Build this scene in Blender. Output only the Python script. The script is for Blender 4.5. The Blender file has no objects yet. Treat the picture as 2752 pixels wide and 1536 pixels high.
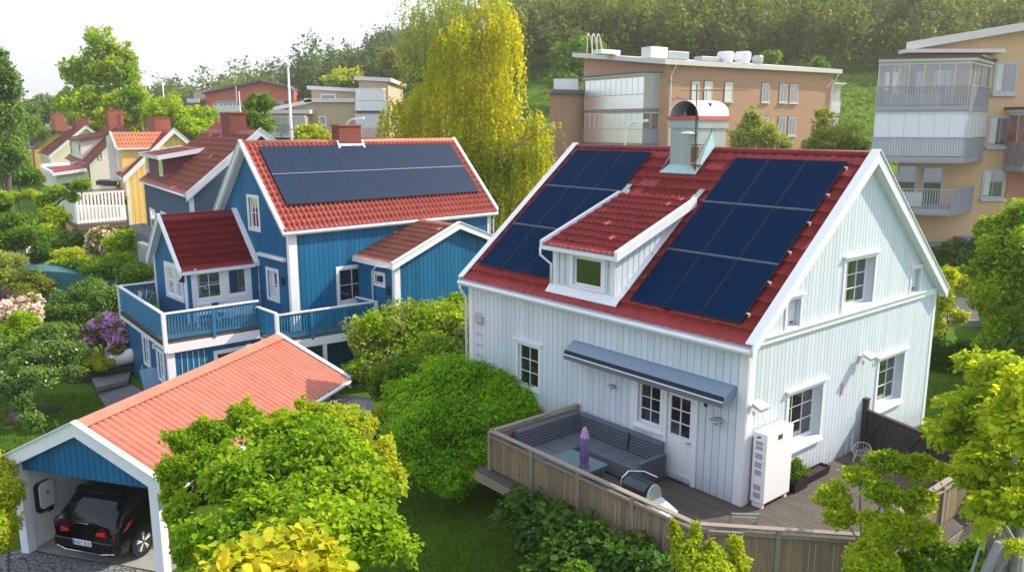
import bpy, math, random
import numpy as np
from mathutils import Vector, Matrix
rnd = random.Random(7)
rng = np.random.default_rng(11)
scene = bpy.context.scene
COL = scene.collection
PI = math.pi
# ------------------------------------------------------------------ camera
CAMZ = 10.5
FOC = 2168.0          # focal length in photo pixels (photo 2752 wide)
PIT = 0.195           # downward pitch
cam_d = bpy.data.cameras.new('camera')
cam = bpy.data.objects.new('camera', cam_d)
COL.objects.link(cam)
cam.location = (0, 0, CAMZ)
cam.rotation_euler = (PI/2 - PIT, 0, 0)
cam_d.sensor_width = 36.0
cam_d.lens = 36.0 * FOC / 2752
cam_d.clip_start = 0.1
cam_d.clip_end = 9000
scene.camera = cam

def ray(px, py):
    X = (px-1376)/FOC; Y = -(py-768)/FOC
    return np.array([X, math.cos(PIT)+Y*math.sin(PIT), -math.sin(PIT)+Y*math.cos(PIT)])
def at(px, py, d):            # point of the place seen at photo px,py, d metres ahead
    r = ray(px, py); p = r*(d/r[1]); return np.array([p[0], p[1], p[2]+CAMZ])
def onz(px, py, z):           # ... at height z
    r = ray(px, py); p = r*((z-CAMZ)/r[2]); return np.array([p[0], p[1], z])
def onplane(px, py, o, g):    # ... on the upright plane through o running along g
    r = ray(px, py); n = np.array([-g[1], g[0]]); t = (n@np.array(o[:2]))/(n@r[:2]); p = r*t
    return np.array([p[0], p[1], p[2]+CAMZ])
K = 1.0683                    # my working view was 2576 wide

# ------------------------------------------------------------------ objects
def tag(o, label=None, cat=None, group=None, kind=None):
    if label: o['label'] = label
    if cat: o['category'] = cat
    if group: o['group'] = group
    if kind: o['kind'] = kind
    return o
def thing(name, label, cat, loc=(0, 0, 0), rz=0.0, group=None):
    o = bpy.data.objects.new(name, None); COL.objects.link(o)
    o.empty_display_size = .3
    o.location = loc; o.rotation_euler = (0, 0, rz)
    return tag(o, label, cat, group)
def npmesh(name, V, F, mat, parent=None, smooth=False, mi=None, FL=None):
    """V (n,3); F (m,4) quads or (m,3)"""
    me = bpy.data.meshes.new(name)
    V = np.asarray(V, np.float32); F = np.asarray(F, np.int32)
    k = F.shape[1]
    me.vertices.add(len(V)); me.vertices.foreach_set('co', V.ravel())
    me.loops.add(F.size); me.loops.foreach_set('vertex_index', F.ravel())
    me.polygons.add(len(F))
    me.polygons.foreach_set('loop_start', np.arange(0, F.size, k, dtype=np.int32))
    me.polygons.foreach_set('loop_total', np.full(len(F), k, np.int32))
    for m in (mat if isinstance(mat, (list, tuple)) else [mat]): me.materials.append(m)
    if mi is not None: me.polygons.foreach_set('material_index', np.asarray(mi, np.int32))
    me.update(calc_edges=True)
    if smooth: me.polygons.foreach_set('use_smooth', np.ones(len(F), bool))
    o = bpy.data.objects.new(name, me); COL.objects.link(o)
    if parent: o.parent = parent
    return o

class MB:
    def __init__(s): s.v = []; s.f = []; s.m = []
    def add(s, vs, fs, mi=0):
        b = len(s.v); s.v += [tuple(float(c) for c in p) for p in vs]
        for f in fs: s.f.append(tuple(b+i for i in f)); s.m.append(mi)
    def quad(s, a, b, c, d, mi=0): s.add([a, b, c, d], [(0, 1, 2, 3)], mi)
    def box(s, x0, x1, y0, y1, z0, z1, M=None, mi=0):
        P = [(x0, y0, z0), (x1, y0, z0), (x1, y1, z0), (x0, y1, z0), (x0, y0, z1), (x1, y0, z1), (x1, y1, z1), (x0, y1, z1)]
        if M: P = [M(*p) for p in P]
        s.add(P, [(0, 3, 2, 1), (4, 5, 6, 7), (0, 1, 5, 4), (1, 2, 6, 5), (2, 3, 7, 6), (3, 0, 4, 7)], mi)
    def prism(s, poly, z0, z1, mi=0):      # poly in xy
        n = len(poly)
        P = [(x, y, z0) for x, y in poly]+[(x, y, z1) for x, y in poly]
        s.add(P, [tuple(range(n-1, -1, -1)), tuple(range(n, 2*n))]+[(i, (i+1) % n, n+(i+1) % n, n+i) for i in range(n)], mi)
    def slab(s, pts, t, mi=0, dirv=(0, 0, -1)):     # any planar polygon given thickness t along dirv
        n = len(pts); d = np.array(dirv, float)*t
        P = [tuple(p) for p in pts]+[tuple(np.array(p)+d) for p in pts]
        s.add(P, [tuple(range(n)), tuple(range(2*n-1, n-1, -1))]+[(i, n+i, n+(i+1) % n, (i+1) % n) for i in range(n)], mi)
    def beam(s, a, b, w, h, mi=0, up=(0, 0, 1)):    # rectangular bar from a to b, w wide, h along up
        a = np.array(a, float); b = np.array(b, float); d = b-a; d /= np.linalg.norm(d)
        up = np.array(up, float); sd = np.cross(d, up); sd /= np.linalg.norm(sd)+1e-9; up = np.cross(sd, d)
        q = [sd*w/2*i+up*h/2*j for i, j in ((-1, -1), (1, -1), (1, 1), (-1, 1))]
        s.add([a+k for k in q]+[b+k for k in q], [(3, 2, 1, 0), (4, 5, 6, 7), (0, 1, 5, 4), (1, 2, 6, 5), (2, 3, 7, 6), (3, 0, 4, 7)], mi)
    def tube(s, pts, rad, n=8, mi=0, caps=True):
        pts = [np.array(p, float) for p in pts]
        if not hasattr(rad, '__len__'): rad = [rad]*len(pts)
        b = len(s.v); ref = np.array([.31, .17, .93])
        for i, p in enumerate(pts):
            t = pts[min(i+1, len(pts)-1)]-pts[max(i-1, 0)]; t = t/(np.linalg.norm(t)+1e-9)
            if abs(t@ref) > .95: ref = np.array([1., 0, .1])
            u = np.cross(t, ref); u /= np.linalg.norm(u); w = np.cross(t, u)
            for k in range(n):
                a = 2*PI*k/n; q = p+rad[i]*(math.cos(a)*u+math.sin(a)*w); s.v.append(tuple(float(c) for c in q))
        for i in range(len(pts)-1):
            for k in range(n):
                k2 = (k+1) % n
                s.f.append((b+i*n+k, b+i*n+k2, b+(i+1)*n+k2, b+(i+1)*n+k)); s.m.append(mi)
        if caps:
            s.f.append(tuple(b+k for k in range(n-1, -1, -1))); s.m.append(mi)
            s.f.append(tuple(b+(len(pts)-1)*n+k for k in range(n))); s.m.append(mi)
    def lathe(s, c, prof, n=16, mi=0):     # prof list of (r,z)
        b = len(s.v)
        for r, z in prof:
            for k in range(n):
                a = 2*PI*k/n; s.v.append((c[0]+r*math.cos(a), c[1]+r*math.sin(a), c[2]+z))
        for i in range(len(prof)-1):
            for k in range(n):
                k2 = (k+1) % n; s.f.append((b+i*n+k, b+i*n+k2, b+(i+1)*n+k2, b+(i+1)*n+k)); s.m.append(mi)
        s.f.append(tuple(b+k for k in range(n-1, -1, -1))); s.m.append(mi)
        s.f.append(tuple(b+(len(prof)-1)*n+k for k in range(n))); s.m.append(mi)
    def build(s, name, mat, parent=None, smooth=False, bevel=0.0):
        me = bpy.data.meshes.new(name); me.from_pydata(s.v, [], s.f)
        for m in (mat if isinstance(mat, (list, tuple)) else [mat]): me.materials.append(m)
        if any(s.m): me.polygons.foreach_set('material_index', s.m)
        if smooth: me.polygons.foreach_set('use_smooth', [True]*len(me.polygons))
        me.update()
        o = bpy.data.objects.new(name, me); COL.objects.link(o)
        if parent: o.parent = parent
        if bevel:
            b = o.modifiers.new('b', 'BEVEL'); b.width = bevel; b.segments = 2; b.limit_method = 'ANGLE'
        return o
def copy_tree(o, parent=None):
    c = o.copy(); COL.objects.link(c)
    if parent: c.parent = parent
    for ch in list(o.children): copy_tree(ch, c)
    return c

# ------------------------------------------------------------------ materials
def nodes(name):
    m = bpy.data.materials.new(name); m.use_nodes = True; nt = m.node_tree
    for n in list(nt.nodes): nt.nodes.remove(n)
    out = nt.nodes.new('ShaderNodeOutputMaterial')
    return m, nt, out
def N(nt, t, **kw):
    n = nt.nodes.new(t)
    for k, v in kw.items():
        if k in n.inputs.keys(): n.inputs[k].default_value = v
        else: setattr(n, k, v)
    return n
def c4(c): return (c[0], c[1], c[2], 1)
def mixc(nt, fac, a, b, blend='MIX'):
    n = nt.nodes.new('ShaderNodeMix'); n.data_type = 'RGBA'; n.blend_type = blend
    for sock, v in ((n.inputs[0], fac), (n.inputs[6], a), (n.inputs[7], b)):
        if isinstance(v, bpy.types.NodeSocket): nt.links.new(v, sock)
        elif isinstance(v, (int, float)): sock.default_value = v
        else: sock.default_value = c4(v)
    return n.outputs[2]
def coords(nt, scale=(1, 1, 1)):
    tc = nt.nodes.new('ShaderNodeTexCoord'); mp = nt.nodes.new('ShaderNodeMapping')
    mp.inputs['Scale'].default_value = scale
    nt.links.new(tc.outputs['Object'], mp.inputs['Vector']); return mp.outputs[0]
def noise(nt, scale, detail=4, vec=None, rough=.55):
    n = nt.nodes.new('ShaderNodeTexNoise'); n.inputs['Scale'].default_value = scale
    n.inputs['Detail'].default_value = detail; n.inputs['Roughness'].default_value = rough
    nt.links.new(vec if vec is not None else coords(nt), n.inputs['Vector']); return n.outputs['Fac']
def ramp(nt, fac, stops):
    r = nt.nodes.new('ShaderNodeValToRGB'); e = r.color_ramp.elements
    while len(e) < len(stops): e.new(.5)
    for el, (p, c) in zip(e, stops):
        el.position = p; el.color = c4(c) if len(c) == 3 else c
    nt.links.new(fac, r.inputs[0]); return r.outputs[0]
def bumpn(nt, h, strength, dist=.01):
    b = nt.nodes.new('ShaderNodeBump'); b.inputs['Strength'].default_value = strength; b.inputs['Distance'].default_value = dist
    nt.links.new(h, b.inputs['Height']); return b.outputs[0]
def princ(nt, out, col, rough=.6, spec=.4, metal=0.0, normal=None, coat=0.0):
    p = nt.nodes.new('ShaderNodeBsdfPrincipled')
    if isinstance(col, bpy.types.NodeSocket): nt.links.new(col, p.inputs['Base Color'])
    else: p.inputs['Base Color'].default_value = c4(col)
    if isinstance(rough, bpy.types.NodeSocket): nt.links.new(rough, p.inputs['Roughness'])
    else: p.inputs['Roughness'].default_value = rough
    p.inputs['Specular IOR Level'].default_value = spec; p.inputs['Metallic'].default_value = metal
    p.inputs['Coat Weight'].default_value = coat
    if normal is not None: nt.links.new(normal, p.inputs['Normal'])
    nt.links.new(p.outputs[0], out.inputs[0]); return p
def dark(c, k): return tuple(x*k for x in c)
def paint(name, c, rough=.55, var=.12, scale=1.5, stain=.0, spec=.35, metal=0.0, bump=.15, bs=40, coat=0, streak=0.0, isl=0.0, dirt=None):
    m, nt, out = nodes(name)
    f = noise(nt, scale, 5)
    col = mixc(nt, f, dark(c, 1-var), tuple(min(1, x*(1+var)) for x in c))
    if isl:       # every board its own slight tone
        g = nt.nodes.new('ShaderNodeNewGeometry'); col = mixc(nt, g.outputs['Random Per Island'], col, mixc(nt, 1.0, col, (1-isl, 1-isl, 1-isl*.8), 'MULTIPLY'))
    if dirt:      # splash dirt low on the wall, ragged upper edge
        tc = nt.nodes.new('ShaderNodeTexCoord'); sx = nt.nodes.new('ShaderNodeSeparateXYZ'); nt.links.new(tc.outputs['Object'], sx.inputs[0])
        h = mathn(nt, 'ADD', sx.outputs[2], mathn(nt, 'MULTIPLY', noise(nt, 2.2, 6), -dirt[1]*1.4)); k = nt.nodes.new('ShaderNodeMapRange'); k.inputs[1].default_value = dirt[0]-dirt[1]*.7; k.inputs[2].default_value = dirt[0]+dirt[1]*.3; k.inputs[3].default_value = dirt[2]; k.inputs[4].default_value = 0
        nt.links.new(h, k.inputs[0]); col = mixc(nt, k.outputs[0], col, (.16, .15, .12))
    if stain:
        f2 = ramp(nt, noise(nt, scale*2.7, 6), [(.45, (0, 0, 0)), (.75, (1, 1, 1))])
        mm = nt.nodes.new('ShaderNodeMath'); mm.operation = 'MULTIPLY'; nt.links.new(f2, mm.inputs[0]); mm.inputs[1].default_value = stain
        col = mixc(nt, mm.outputs[0], col, tuple(x*.55+.02 for x in c))
    if streak:
        f3 = ramp(nt, noise(nt, 1.0, 5, coords(nt, (9, 9, .5))), [(.5, (0, 0, 0)), (.8, (1, 1, 1))])
        mm = nt.nodes.new('ShaderNodeMath'); mm.operation = 'MULTIPLY'; nt.links.new(f3, mm.inputs[0]); mm.inputs[1].default_value = streak
        col = mixc(nt, mm.outputs[0], col, tuple(x*.6+.03 for x in c))
    nm = bumpn(nt, noise(nt, bs, 3), bump) if bump else None
    princ(nt, out, col, rough, spec, metal, nm, coat); return m
def boards_mat(name, c1, c2, rough=.75, grain=(3, 3, 30), dirt=.3, spec=.2):
    """wood: each separate board its own tone, grain along it, weather blotches"""
    m, nt, out = nodes(name)
    g = nt.nodes.new('ShaderNodeNewGeometry')
    col = mixc(nt, g.outputs['Random Per Island'], c1, c2)
    f = ramp(nt, noise(nt, 1.0, 6, coords(nt, grain)), [(.35, (0, 0, 0)), (.7, (1, 1, 1))])
    col = mixc(nt, mathn(nt, 'MULTIPLY', f, dirt), col, dark(c1, .45))
    f2 = noise(nt, .9, 4); col = mixc(nt, mathn(nt, 'MULTIPLY', f2, .35), col, dark(c2, .6))
    princ(nt, out, col, rough, spec, 0, bumpn(nt, f, .4, .004)); return m
def mathn(nt, op, a, b=0.0, c=None):
    n = nt.nodes.new('ShaderNodeMath'); n.operation = op
    for i, v in enumerate((a, b) if c is None else (a, b, c)):
        if isinstance(v, bpy.types.NodeSocket): nt.links.new(v, n.inputs[i])
        else: n.inputs[i].default_value = v
    return n.outputs[0]
def leafmat(name, stops, trans=.42, tb=1.7, rough=.5, nscale=.35, spec=.10, ri=.55):
    """each leaf its own tone, patches of tone through the crown, light shining through"""
    m, nt, out = nodes(name)
    g = nt.nodes.new('ShaderNodeNewGeometry')
    nf = noise(nt, nscale, 3)
    a = mathn(nt, 'MULTIPLY', g.outputs['Random Per Island'], ri)
    b = mathn(nt, 'MULTIPLY_ADD', nf, 1.45, -.48+(.55-ri)*.5)
    fac = mathn(nt, 'ADD', a, b)
    col = ramp(nt, fac, [(p, tuple(min(.8, x*k) for x, k in zip(c, (1.18, 1.05, .95)))) for p, c in stops])
    p = nt.nodes.new('ShaderNodeBsdfPrincipled'); nt.links.new(col, p.inputs['Base Color'])
    p.inputs['Roughness'].default_value = rough; p.inputs['Specular IOR Level'].default_value = spec
    t = nt.nodes.new('ShaderNodeBsdfTranslucent')
    tc = nt.nodes.new('ShaderNodeMix'); tc.data_type = 'RGBA'; tc.blend_type = 'MULTIPLY'; tc.inputs[0].default_value = 1
    nt.links.new(col, tc.inputs[6]); tc.inputs[7].default_value = (tb*1.14, tb*.97, tb*.5, 1)
    nt.links.new(tc.outputs[2], t.inputs[0])
    mx = nt.nodes.new('ShaderNodeMixShader'); mx.inputs[0].default_value = trans
    nt.links.new(p.outputs[0], mx.inputs[1]); nt.links.new(t.outputs[0], mx.inputs[2])
    nt.links.new(mx.outputs[0], out.inputs[0]); return m
def glassmat(name, tint=(.55, .6, .62), refl=.25, base=(.02, .03, .035), clear=.6, gr=.03):
    m, nt, out = nodes(name)
    tr = nt.nodes.new('ShaderNodeBsdfTransparent'); tr.inputs[0].default_value = c4(tint)
    df = nt.nodes.new('ShaderNodeBsdfDiffuse'); df.inputs[0].default_value = c4(base)
    gl = nt.nodes.new('ShaderNodeBsdfGlossy'); gl.inputs['Roughness'].default_value = gr; gl.inputs[0].default_value = (1, 1, 1, 1)
    m1 = nt.nodes.new('ShaderNodeMixShader'); m1.inputs[0].default_value = clear
    nt.links.new(df.outputs[0], m1.inputs[1]); nt.links.new(tr.outputs[0], m1.inputs[2])
    fr = nt.nodes.new('ShaderNodeFresnel'); fr.inputs[0].default_value = 1.6
    f = mathn(nt, 'MULTIPLY_ADD', fr.outputs[0], 1.2, refl*.25)
    m2 = nt.nodes.new('ShaderNodeMixShader'); nt.links.new(f, m2.inputs[0])
    nt.links.new(m1.outputs[0], m2.inputs[1]); nt.links.new(gl.outputs[0], m2.inputs[2])
    nt.links.new(m2.outputs[0], out.inputs[0]); return m
def brickmat(name, c1, c2, mortar, scale=1.0):
    m, nt, out = nodes(name)
    b = nt.nodes.new('ShaderNodeTexBrick'); b.inputs['Scale'].default_value = scale
    b.inputs['Color1'].default_value = c4(c1); b.inputs['Color2'].default_value = c4(c2); b.inputs['Mortar'].default_value = c4(mortar)
    b.inputs['Mortar Size'].default_value = .008; b.inputs['Brick Width'].default_value = .24; b.inputs['Row Height'].default_value = .075
    # rows up the wall: use x+y along, z up
    tc = nt.nodes.new('ShaderNodeTexCoord'); sx = nt.nodes.new('ShaderNodeSeparateXYZ'); cb = nt.nodes.new('ShaderNodeCombineXYZ')
    nt.links.new(tc.outputs['Object'], sx.inputs[0])
    nt.links.new(mathn(nt, 'ADD', sx.outputs[0], sx.outputs[1]), cb.inputs[0]); nt.links.new(sx.outputs[2], cb.inputs[1])
    nt.links.new(cb.outputs[0], b.inputs['Vector'])
    col = mixc(nt, mathn(nt, 'MULTIPLY', noise(nt, 3, 5), .5), b.outputs[0], dark(c1, .5))
    princ(nt, out, col, .85, .2, 0, bumpn(nt, b.outputs['Fac'], -.5, .006)); return m
def tilemat(name, c1, c2, moss=(.05, .05, .03), mossf=.25, rough=.6, spec=.35):
    m, nt, out = nodes(name)
    f = noise(nt, 2.2, 5); col = mixc(nt, f, c1, c2)
    f2 = noise(nt, 14, 4); col = mixc(nt, mathn(nt, 'MULTIPLY', f2, .45), col, dark(c1, .55))
    f3 = ramp(nt, noise(nt, .8, 6), [(.52, (0, 0, 0)), (.72, (1, 1, 1))])
    col = mixc(nt, mathn(nt, 'MULTIPLY', f3, mossf), col, moss)
    v = nt.nodes.new('ShaderNodeTexVoronoi'); v.inputs['Scale'].default_value = 3.1; nt.links.new(coords(nt), v.inputs['Vector']); sv = nt.nodes.new('ShaderNodeSeparateColor'); nt.links.new(v.outputs['Color'], sv.inputs[0])
    col = mixc(nt, mathn(nt, 'MULTIPLY', sv.outputs[0], .38), col, dark(c2, .62))
    f4 = ramp(nt, noise(nt, 11, 5), [(.66, (0, 0, 0)), (.74, (1, 1, 1))])
    col = mixc(nt, mathn(nt, 'MULTIPLY', f4, .30), col, tuple(x*.5+.22 for x in c1))
    princ(nt, out, col, rough, spec, 0, bumpn(nt, noise(nt, 60, 3), .25, .004)); return m

M = {}
M['white'] = paint('white_paint', (.74, .75, .765), .45, .04, 1.2, stain=.06, streak=.10)
M['wboard'] = paint('white_house_boards', (.61, .675, .715), .55, .05, .8, stain=.06, streak=.18, isl=.10, dirt=(.0, .45, .30))
M['wgap'] = paint('white_house_board_gaps', (.22, .28, .32), .7, .05)
M['blue'] = paint('blue_paint', (.004, .130, .272), .5, .16, 1.1, streak=.22, isl=.26)
M['bluegap'] = paint('blue_board_gaps', (.006, .07, .16), .7, .1)
M['tealrail'] = paint('teal_rail_paint', (.012, .155, .30), .5, .12, 2.0)
M['redtile'] = tilemat('red_roof_tiles', (.39, .036, .032), (.28, .020, .022), mossf=.16)
M['redtile_l'] = tilemat('light_red_roof_tiles', (.62, .16, .115), (.50, .095, .07), mossf=.12)
M['redtile_p'] = tilemat('porch_roof_shingles', (.27, .014, .020), (.20, .010, .014), mossf=.08)
M['coral'] = tilemat('coral_roof_sheet', (.60, .205, .135), (.50, .155, .10), mossf=.06, rough=.5)
M['browntile'] = tilemat('brown_red_roof_tiles', (.46, .105, .070), (.36, .075, .052), mossf=.15)
M['annextile'] = tilemat('weathered_tiles', (.50, .17, .11), (.36, .10, .07), mossf=.30)
M['orangetile'] = tilemat('orange_roof_sheet', (.60, .19, .09), (.52, .15, .07), mossf=.1)
M['brick'] = brickmat('red_brick', (.27, .065, .042), (.20, .045, .032), (.22, .16, .13))
M['brick2'] = brickmat('orange_brick', (.42, .12, .07), (.36, .095, .055), (.3, .17, .12))
M['metal'] = paint('galvanised_sheet', (.36, .415, .40), .38, .18, 2.5, stain=.3, spec=.5, metal=.35, bump=.08)
M['metal_l'] = paint('pale_metal', (.72, .73, .72), .35, .08, 2, stain=.1, metal=.2)
M['dark'] = paint('dark_metal', (.03, .032, .035), .45, .2, 4)
M['rust'] = paint('rusty_iron', (.18, .09, .06), .8, .3, 20)
M['pane'] = glassmat('window_glass')
M['pane_f'] = glassmat('far_window_glass', (.3, .34, .36), .5, (.05, .06, .065), .15)
M['bglass'] = glassmat('balcony_glazing', (.80, .84, .85), .5, (.75, .78, .8), .55)
M['room'] = paint('dark_room', (.05, .045, .04), .9, .2)
M['curtain'] = paint('curtain_cloth', (.62, .60, .57), .9, .1, 3)
def pv_mat(name, c, spec, rough):
    m, nt, out = nodes(name)
    tc = nt.nodes.new('ShaderNodeTexCoord'); sx = nt.nodes.new('ShaderNodeSeparateXYZ'); nt.links.new(tc.outputs['Object'], sx.inputs[0])
    def line(s, n, w):
        f = mathn(nt, 'FRACT', mathn(nt, 'MULTIPLY', s, n)); return mathn(nt, 'LESS_THAN', f, w)
    l = mathn(nt, 'MAXIMUM', line(sx.outputs[0], 6/1.02, .035), line(sx.outputs[1], 10/1.72, .035))
    col = mixc(nt, mathn(nt, 'MULTIPLY', l, .25), mixc(nt, noise(nt, .7, 2), dark(c, .8), dark(c, 1.2)), dark(c, .4))
    princ(nt, out, col, rough, spec); return m
M['pv'] = pv_mat('solar_cells_navy', (.0003, .015, .050), .008, .09)
M['pv2'] = pv_mat('solar_cells_greyblue', (.012, .025, .055), .20, .11)
M['pvframe'] = paint('black_panel_frame', (.008, .009, .012), .4, .1)
M['chair_w'] = paint('dull_white_wire', (.5, .5, .5), .5)
M['rail'] = paint('aluminium_rail', (.30, .36, .44), .35, .05, metal=.3)
M['deck'] = boards_mat('deck_boards', (.130, .108, .092), (.092, .080, .070), grain=(2, 2, 2), dirt=.35)
M['fence'] = boards_mat('weathered_fence_boards', (.36, .265, .165), (.24, .185, .125), grain=(14, 14, 1.2), dirt=.5)
M['railw'] = boards_mat('weathered_rail_wood', (.36, .30, .235), (.26, .22, .18), grain=(6, 6, 6), dirt=.3)
M['darkfence'] = boards_mat('dark_weathered_wood', (.085, .07, .06), (.055, .05, .045), grain=(10, 10, 1.5), dirt=.3)
M['wicker'] = paint('grey_wicker', (.115, .13, .155), .7, .15, 20, bump=.5, bs=120)
M['bark'] = paint('bark', (.10, .085, .07), .9, .35, 6, bump=.8, bs=25)
M['bark_g'] = paint('grey_bark', (.24, .23, .22), .9, .35, 8, bump=.8, bs=20)
M['bark_w'] = paint('pale_birch_bark', (.42, .41, .38), .8, .3, 5, stain=.8, bump=.4)
M['concrete'] = paint('concrete', (.30, .29, .28), .85, .12, 1.5, stain=.25)
M['plaster'] = paint('white_plaster', (.72, .70, .67), .85, .04, 1, stain=.08)
M['black'] = paint('black_plastic', (.012, .012, .013), .45, .1)
M['whiteplastic'] = paint('white_plastic', (.84, .84, .84), .35, .02, 1, bump=0)
M['soil'] = paint('dark_soil', (.035, .025, .018), .95, .4, 6, bump=1, bs=15)
M['blackcar'] = paint('black_car_paint', (.004, .004, .006), .16, .1, 1, spec=.35, bump=0, coat=.3)
M['redlamp'] = paint('red_lamp_plastic', (.62, .008, .015), .2, .1, spec=.6, bump=0)
M['chrome'] = paint('bright_metal', (.75, .76, .78), .15, .05, metal=.9, bump=0)
# ------------------------------------------------------------------ building helpers
def wall(parent, name, Mf, u0, u1, z0, top, mat, gap=None, opens=(), breaks=(), boards=None, reveal=.12, joined=True):
    """upright wall in (u, out, z) with real openings and, if asked, vertical boards standing proud of it.
    top: height or function of u; opens: (ua, ub, za, zb)"""
    T = top if callable(top) else (lambda u: top)
    mb = MB()
    br = sorted(set([u0, u1]+list(breaks)+[o[0] for o in opens]+[o[1] for o in opens]))
    br = [b for b in br if u0-1e-6 <= b <= u1+1e-6]
    def free(a, b):
        m = (a+b)/2; iv = []; z = z0
        for o in sorted([o for o in opens if o[0] < m < o[1]], key=lambda o: o[2]):
            if o[2] > z: iv.append((z, o[2]))
            z = o[3]
        iv.append((z, None)); return iv
    for a, b in zip(br[:-1], br[1:]):
        for za, zb in free(a, b):
            ta, tb = (T(a), T(b)) if zb is None else (zb, zb)
            if max(ta, tb) <= za: continue
            mb.quad(Mf(a, 0, za), Mf(b, 0, za), Mf(b, 0, max(tb, za)), Mf(a, 0, max(ta, za)), 1 if boards else 0)
    for ua, ub, za, zb in [o[:4] for o in opens]:
        r = reveal
        mb.quad(Mf(ua, .0, za), Mf(ub, .0, za), Mf(ub, -r, za), Mf(ua, -r, za)); mb.quad(Mf(ua, 0, zb), Mf(ub, 0, zb), Mf(ub, -r, zb), Mf(ua, -r, zb))
        mb.quad(Mf(ua, 0, za), Mf(ua, 0, zb), Mf(ua, -r, zb), Mf(ua, -r, za)); mb.quad(Mf(ub, 0, za), Mf(ub, 0, zb), Mf(ub, -r, zb), Mf(ub, -r, za))
    if boards:
        pitch, bw, pr = boards
        n = int((u1-u0)/pitch)
        for i in range(n+1):
            a0 = u0+i*pitch; b0 = min(a0+bw, u1)
            if b0-a0 < .01: continue
            cs = [a0]+[x for x in br if a0+.002 < x < b0-.002]+[b0]
            for a, b in zip(cs[:-1], cs[1:]):
                for za, zb in free(a, b):
                    ta, tb = (T(a), T(b)) if zb is None else (zb, zb)
                    if min(ta, tb) <= za+.01: continue
                    P = [Mf(a, 0, za), Mf(b, 0, za), Mf(b, 0, tb), Mf(a, 0, ta), Mf(a, pr, za), Mf(b, pr, za), Mf(b, pr, tb), Mf(a, pr, ta)]
                    mb.add(P, [(4, 5, 6, 7), (0, 4, 7, 3), (1, 2, 6, 5), (0, 1, 5, 4)])
    return mb.build(name, [mat, gap or mat], parent)

def window(parent, Mf, u0, u1, z0, z1, cols=2, rows=3, d=-.06, casing=.09, cas_o=.045, frame=None, sash=.055, bar=.022,
           curtain=0, sill=.0, head=False, glass=None, name='window', flat=False, split=None):
    fm = frame or M['white']
    mb = MB(); t = .03
    mb.box(u0, u0+sash, d, d+t, z0, z1, Mf); mb.box(u1-sash, u1, d, d+t, z0, z1, Mf)
    mb.box(u0+sash, u1-sash, d, d+t, z0, z0+sash, Mf); mb.box(u0+sash, u1-sash, d, d+t, z1-sash, z1, Mf)
    iu0, iu1, iz0, iz1 = u0+sash, u1-sash, z0+sash, z1-sash
    for i in range(1, cols):
        u = iu0+(iu1-iu0)*i/cols; mb.box(u-bar/2, u+bar/2, d+.004, d+t-.004, iz0, iz1, Mf)
    for j in range(1, rows):
        z = iz0+(iz1-iz0)*j/rows
        for i in range(cols):
            ua = iu0+(iu1-iu0)*i/cols+(bar/2 if i else 0); ub = iu0+(iu1-iu0)*(i+1)/cols-(bar/2 if i < cols-1 else 0)
            mb.box(ua, ub, d+.006, d+t-.006, z-bar/2, z+bar/2, Mf)
    w = mb.build(name, fm, parent)
    if flat: par = parent
    else: par = w
    p = MB(); p.quad(Mf(iu0, d+.012, iz0), Mf(iu1, d+.012, iz0), Mf(iu1, d+.012, iz1), Mf(iu0, d+.012, iz1)); p.build('pane', glass or M['pane'], par)
    if casing:
        c = MB(); k = casing; o = cas_o
        c.box(u0-k, u0, .0, o, z0-k, z1+k, Mf); c.box(u1, u1+k, .0, o, z0-k, z1+k, Mf)
        c.box(u0, u1, .0, o, z0-k, z0, Mf); c.box(u0, u1, .0, o, z1, z1+k, Mf)
        if head: c.box(u0-k-.06, u1+k+.06, 0, o+.06, z1+k, z1+k+.05, Mf)
        c.build('casing', fm, par)
    if sill:
        s = MB(); s.box(u0-casing-.02, u1+casing+.02, .0, cas_o+sill, z0-.045-casing, z0-casing, Mf); s.build('sill', fm, par)
    if curtain:
        c = MB(); n = 14
        for (a, b) in ([(u0, u0+(u1-u0)*curtain)] if curtain > 0 else [(u1-(u1-u0)*-curtain, u1)]):
            for i in range(n):
                ua = a+(b-a)*i/n; ub = a+(b-a)*(i+1)/n; o1 = d-.14+.02*math.sin(i*2.1); o2 = d-.14+.02*math.sin((i+1)*2.1)
                c.quad(Mf(ua, o1, z0), Mf(ub, o2, z0), Mf(ub, o2, z1), Mf(ua, o1, z1))
        c.build('curtain', M['curtain'], par)
    return w

def backroom(mb, Mf, u0, u1, z0, z1, dep=.9):
    """shallow dark room behind a window of a solid-walled building"""
    mb.quad(Mf(u0, -dep, z0), Mf(u1, -dep, z0), Mf(u1, -dep, z1), Mf(u0, -dep, z1))

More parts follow.
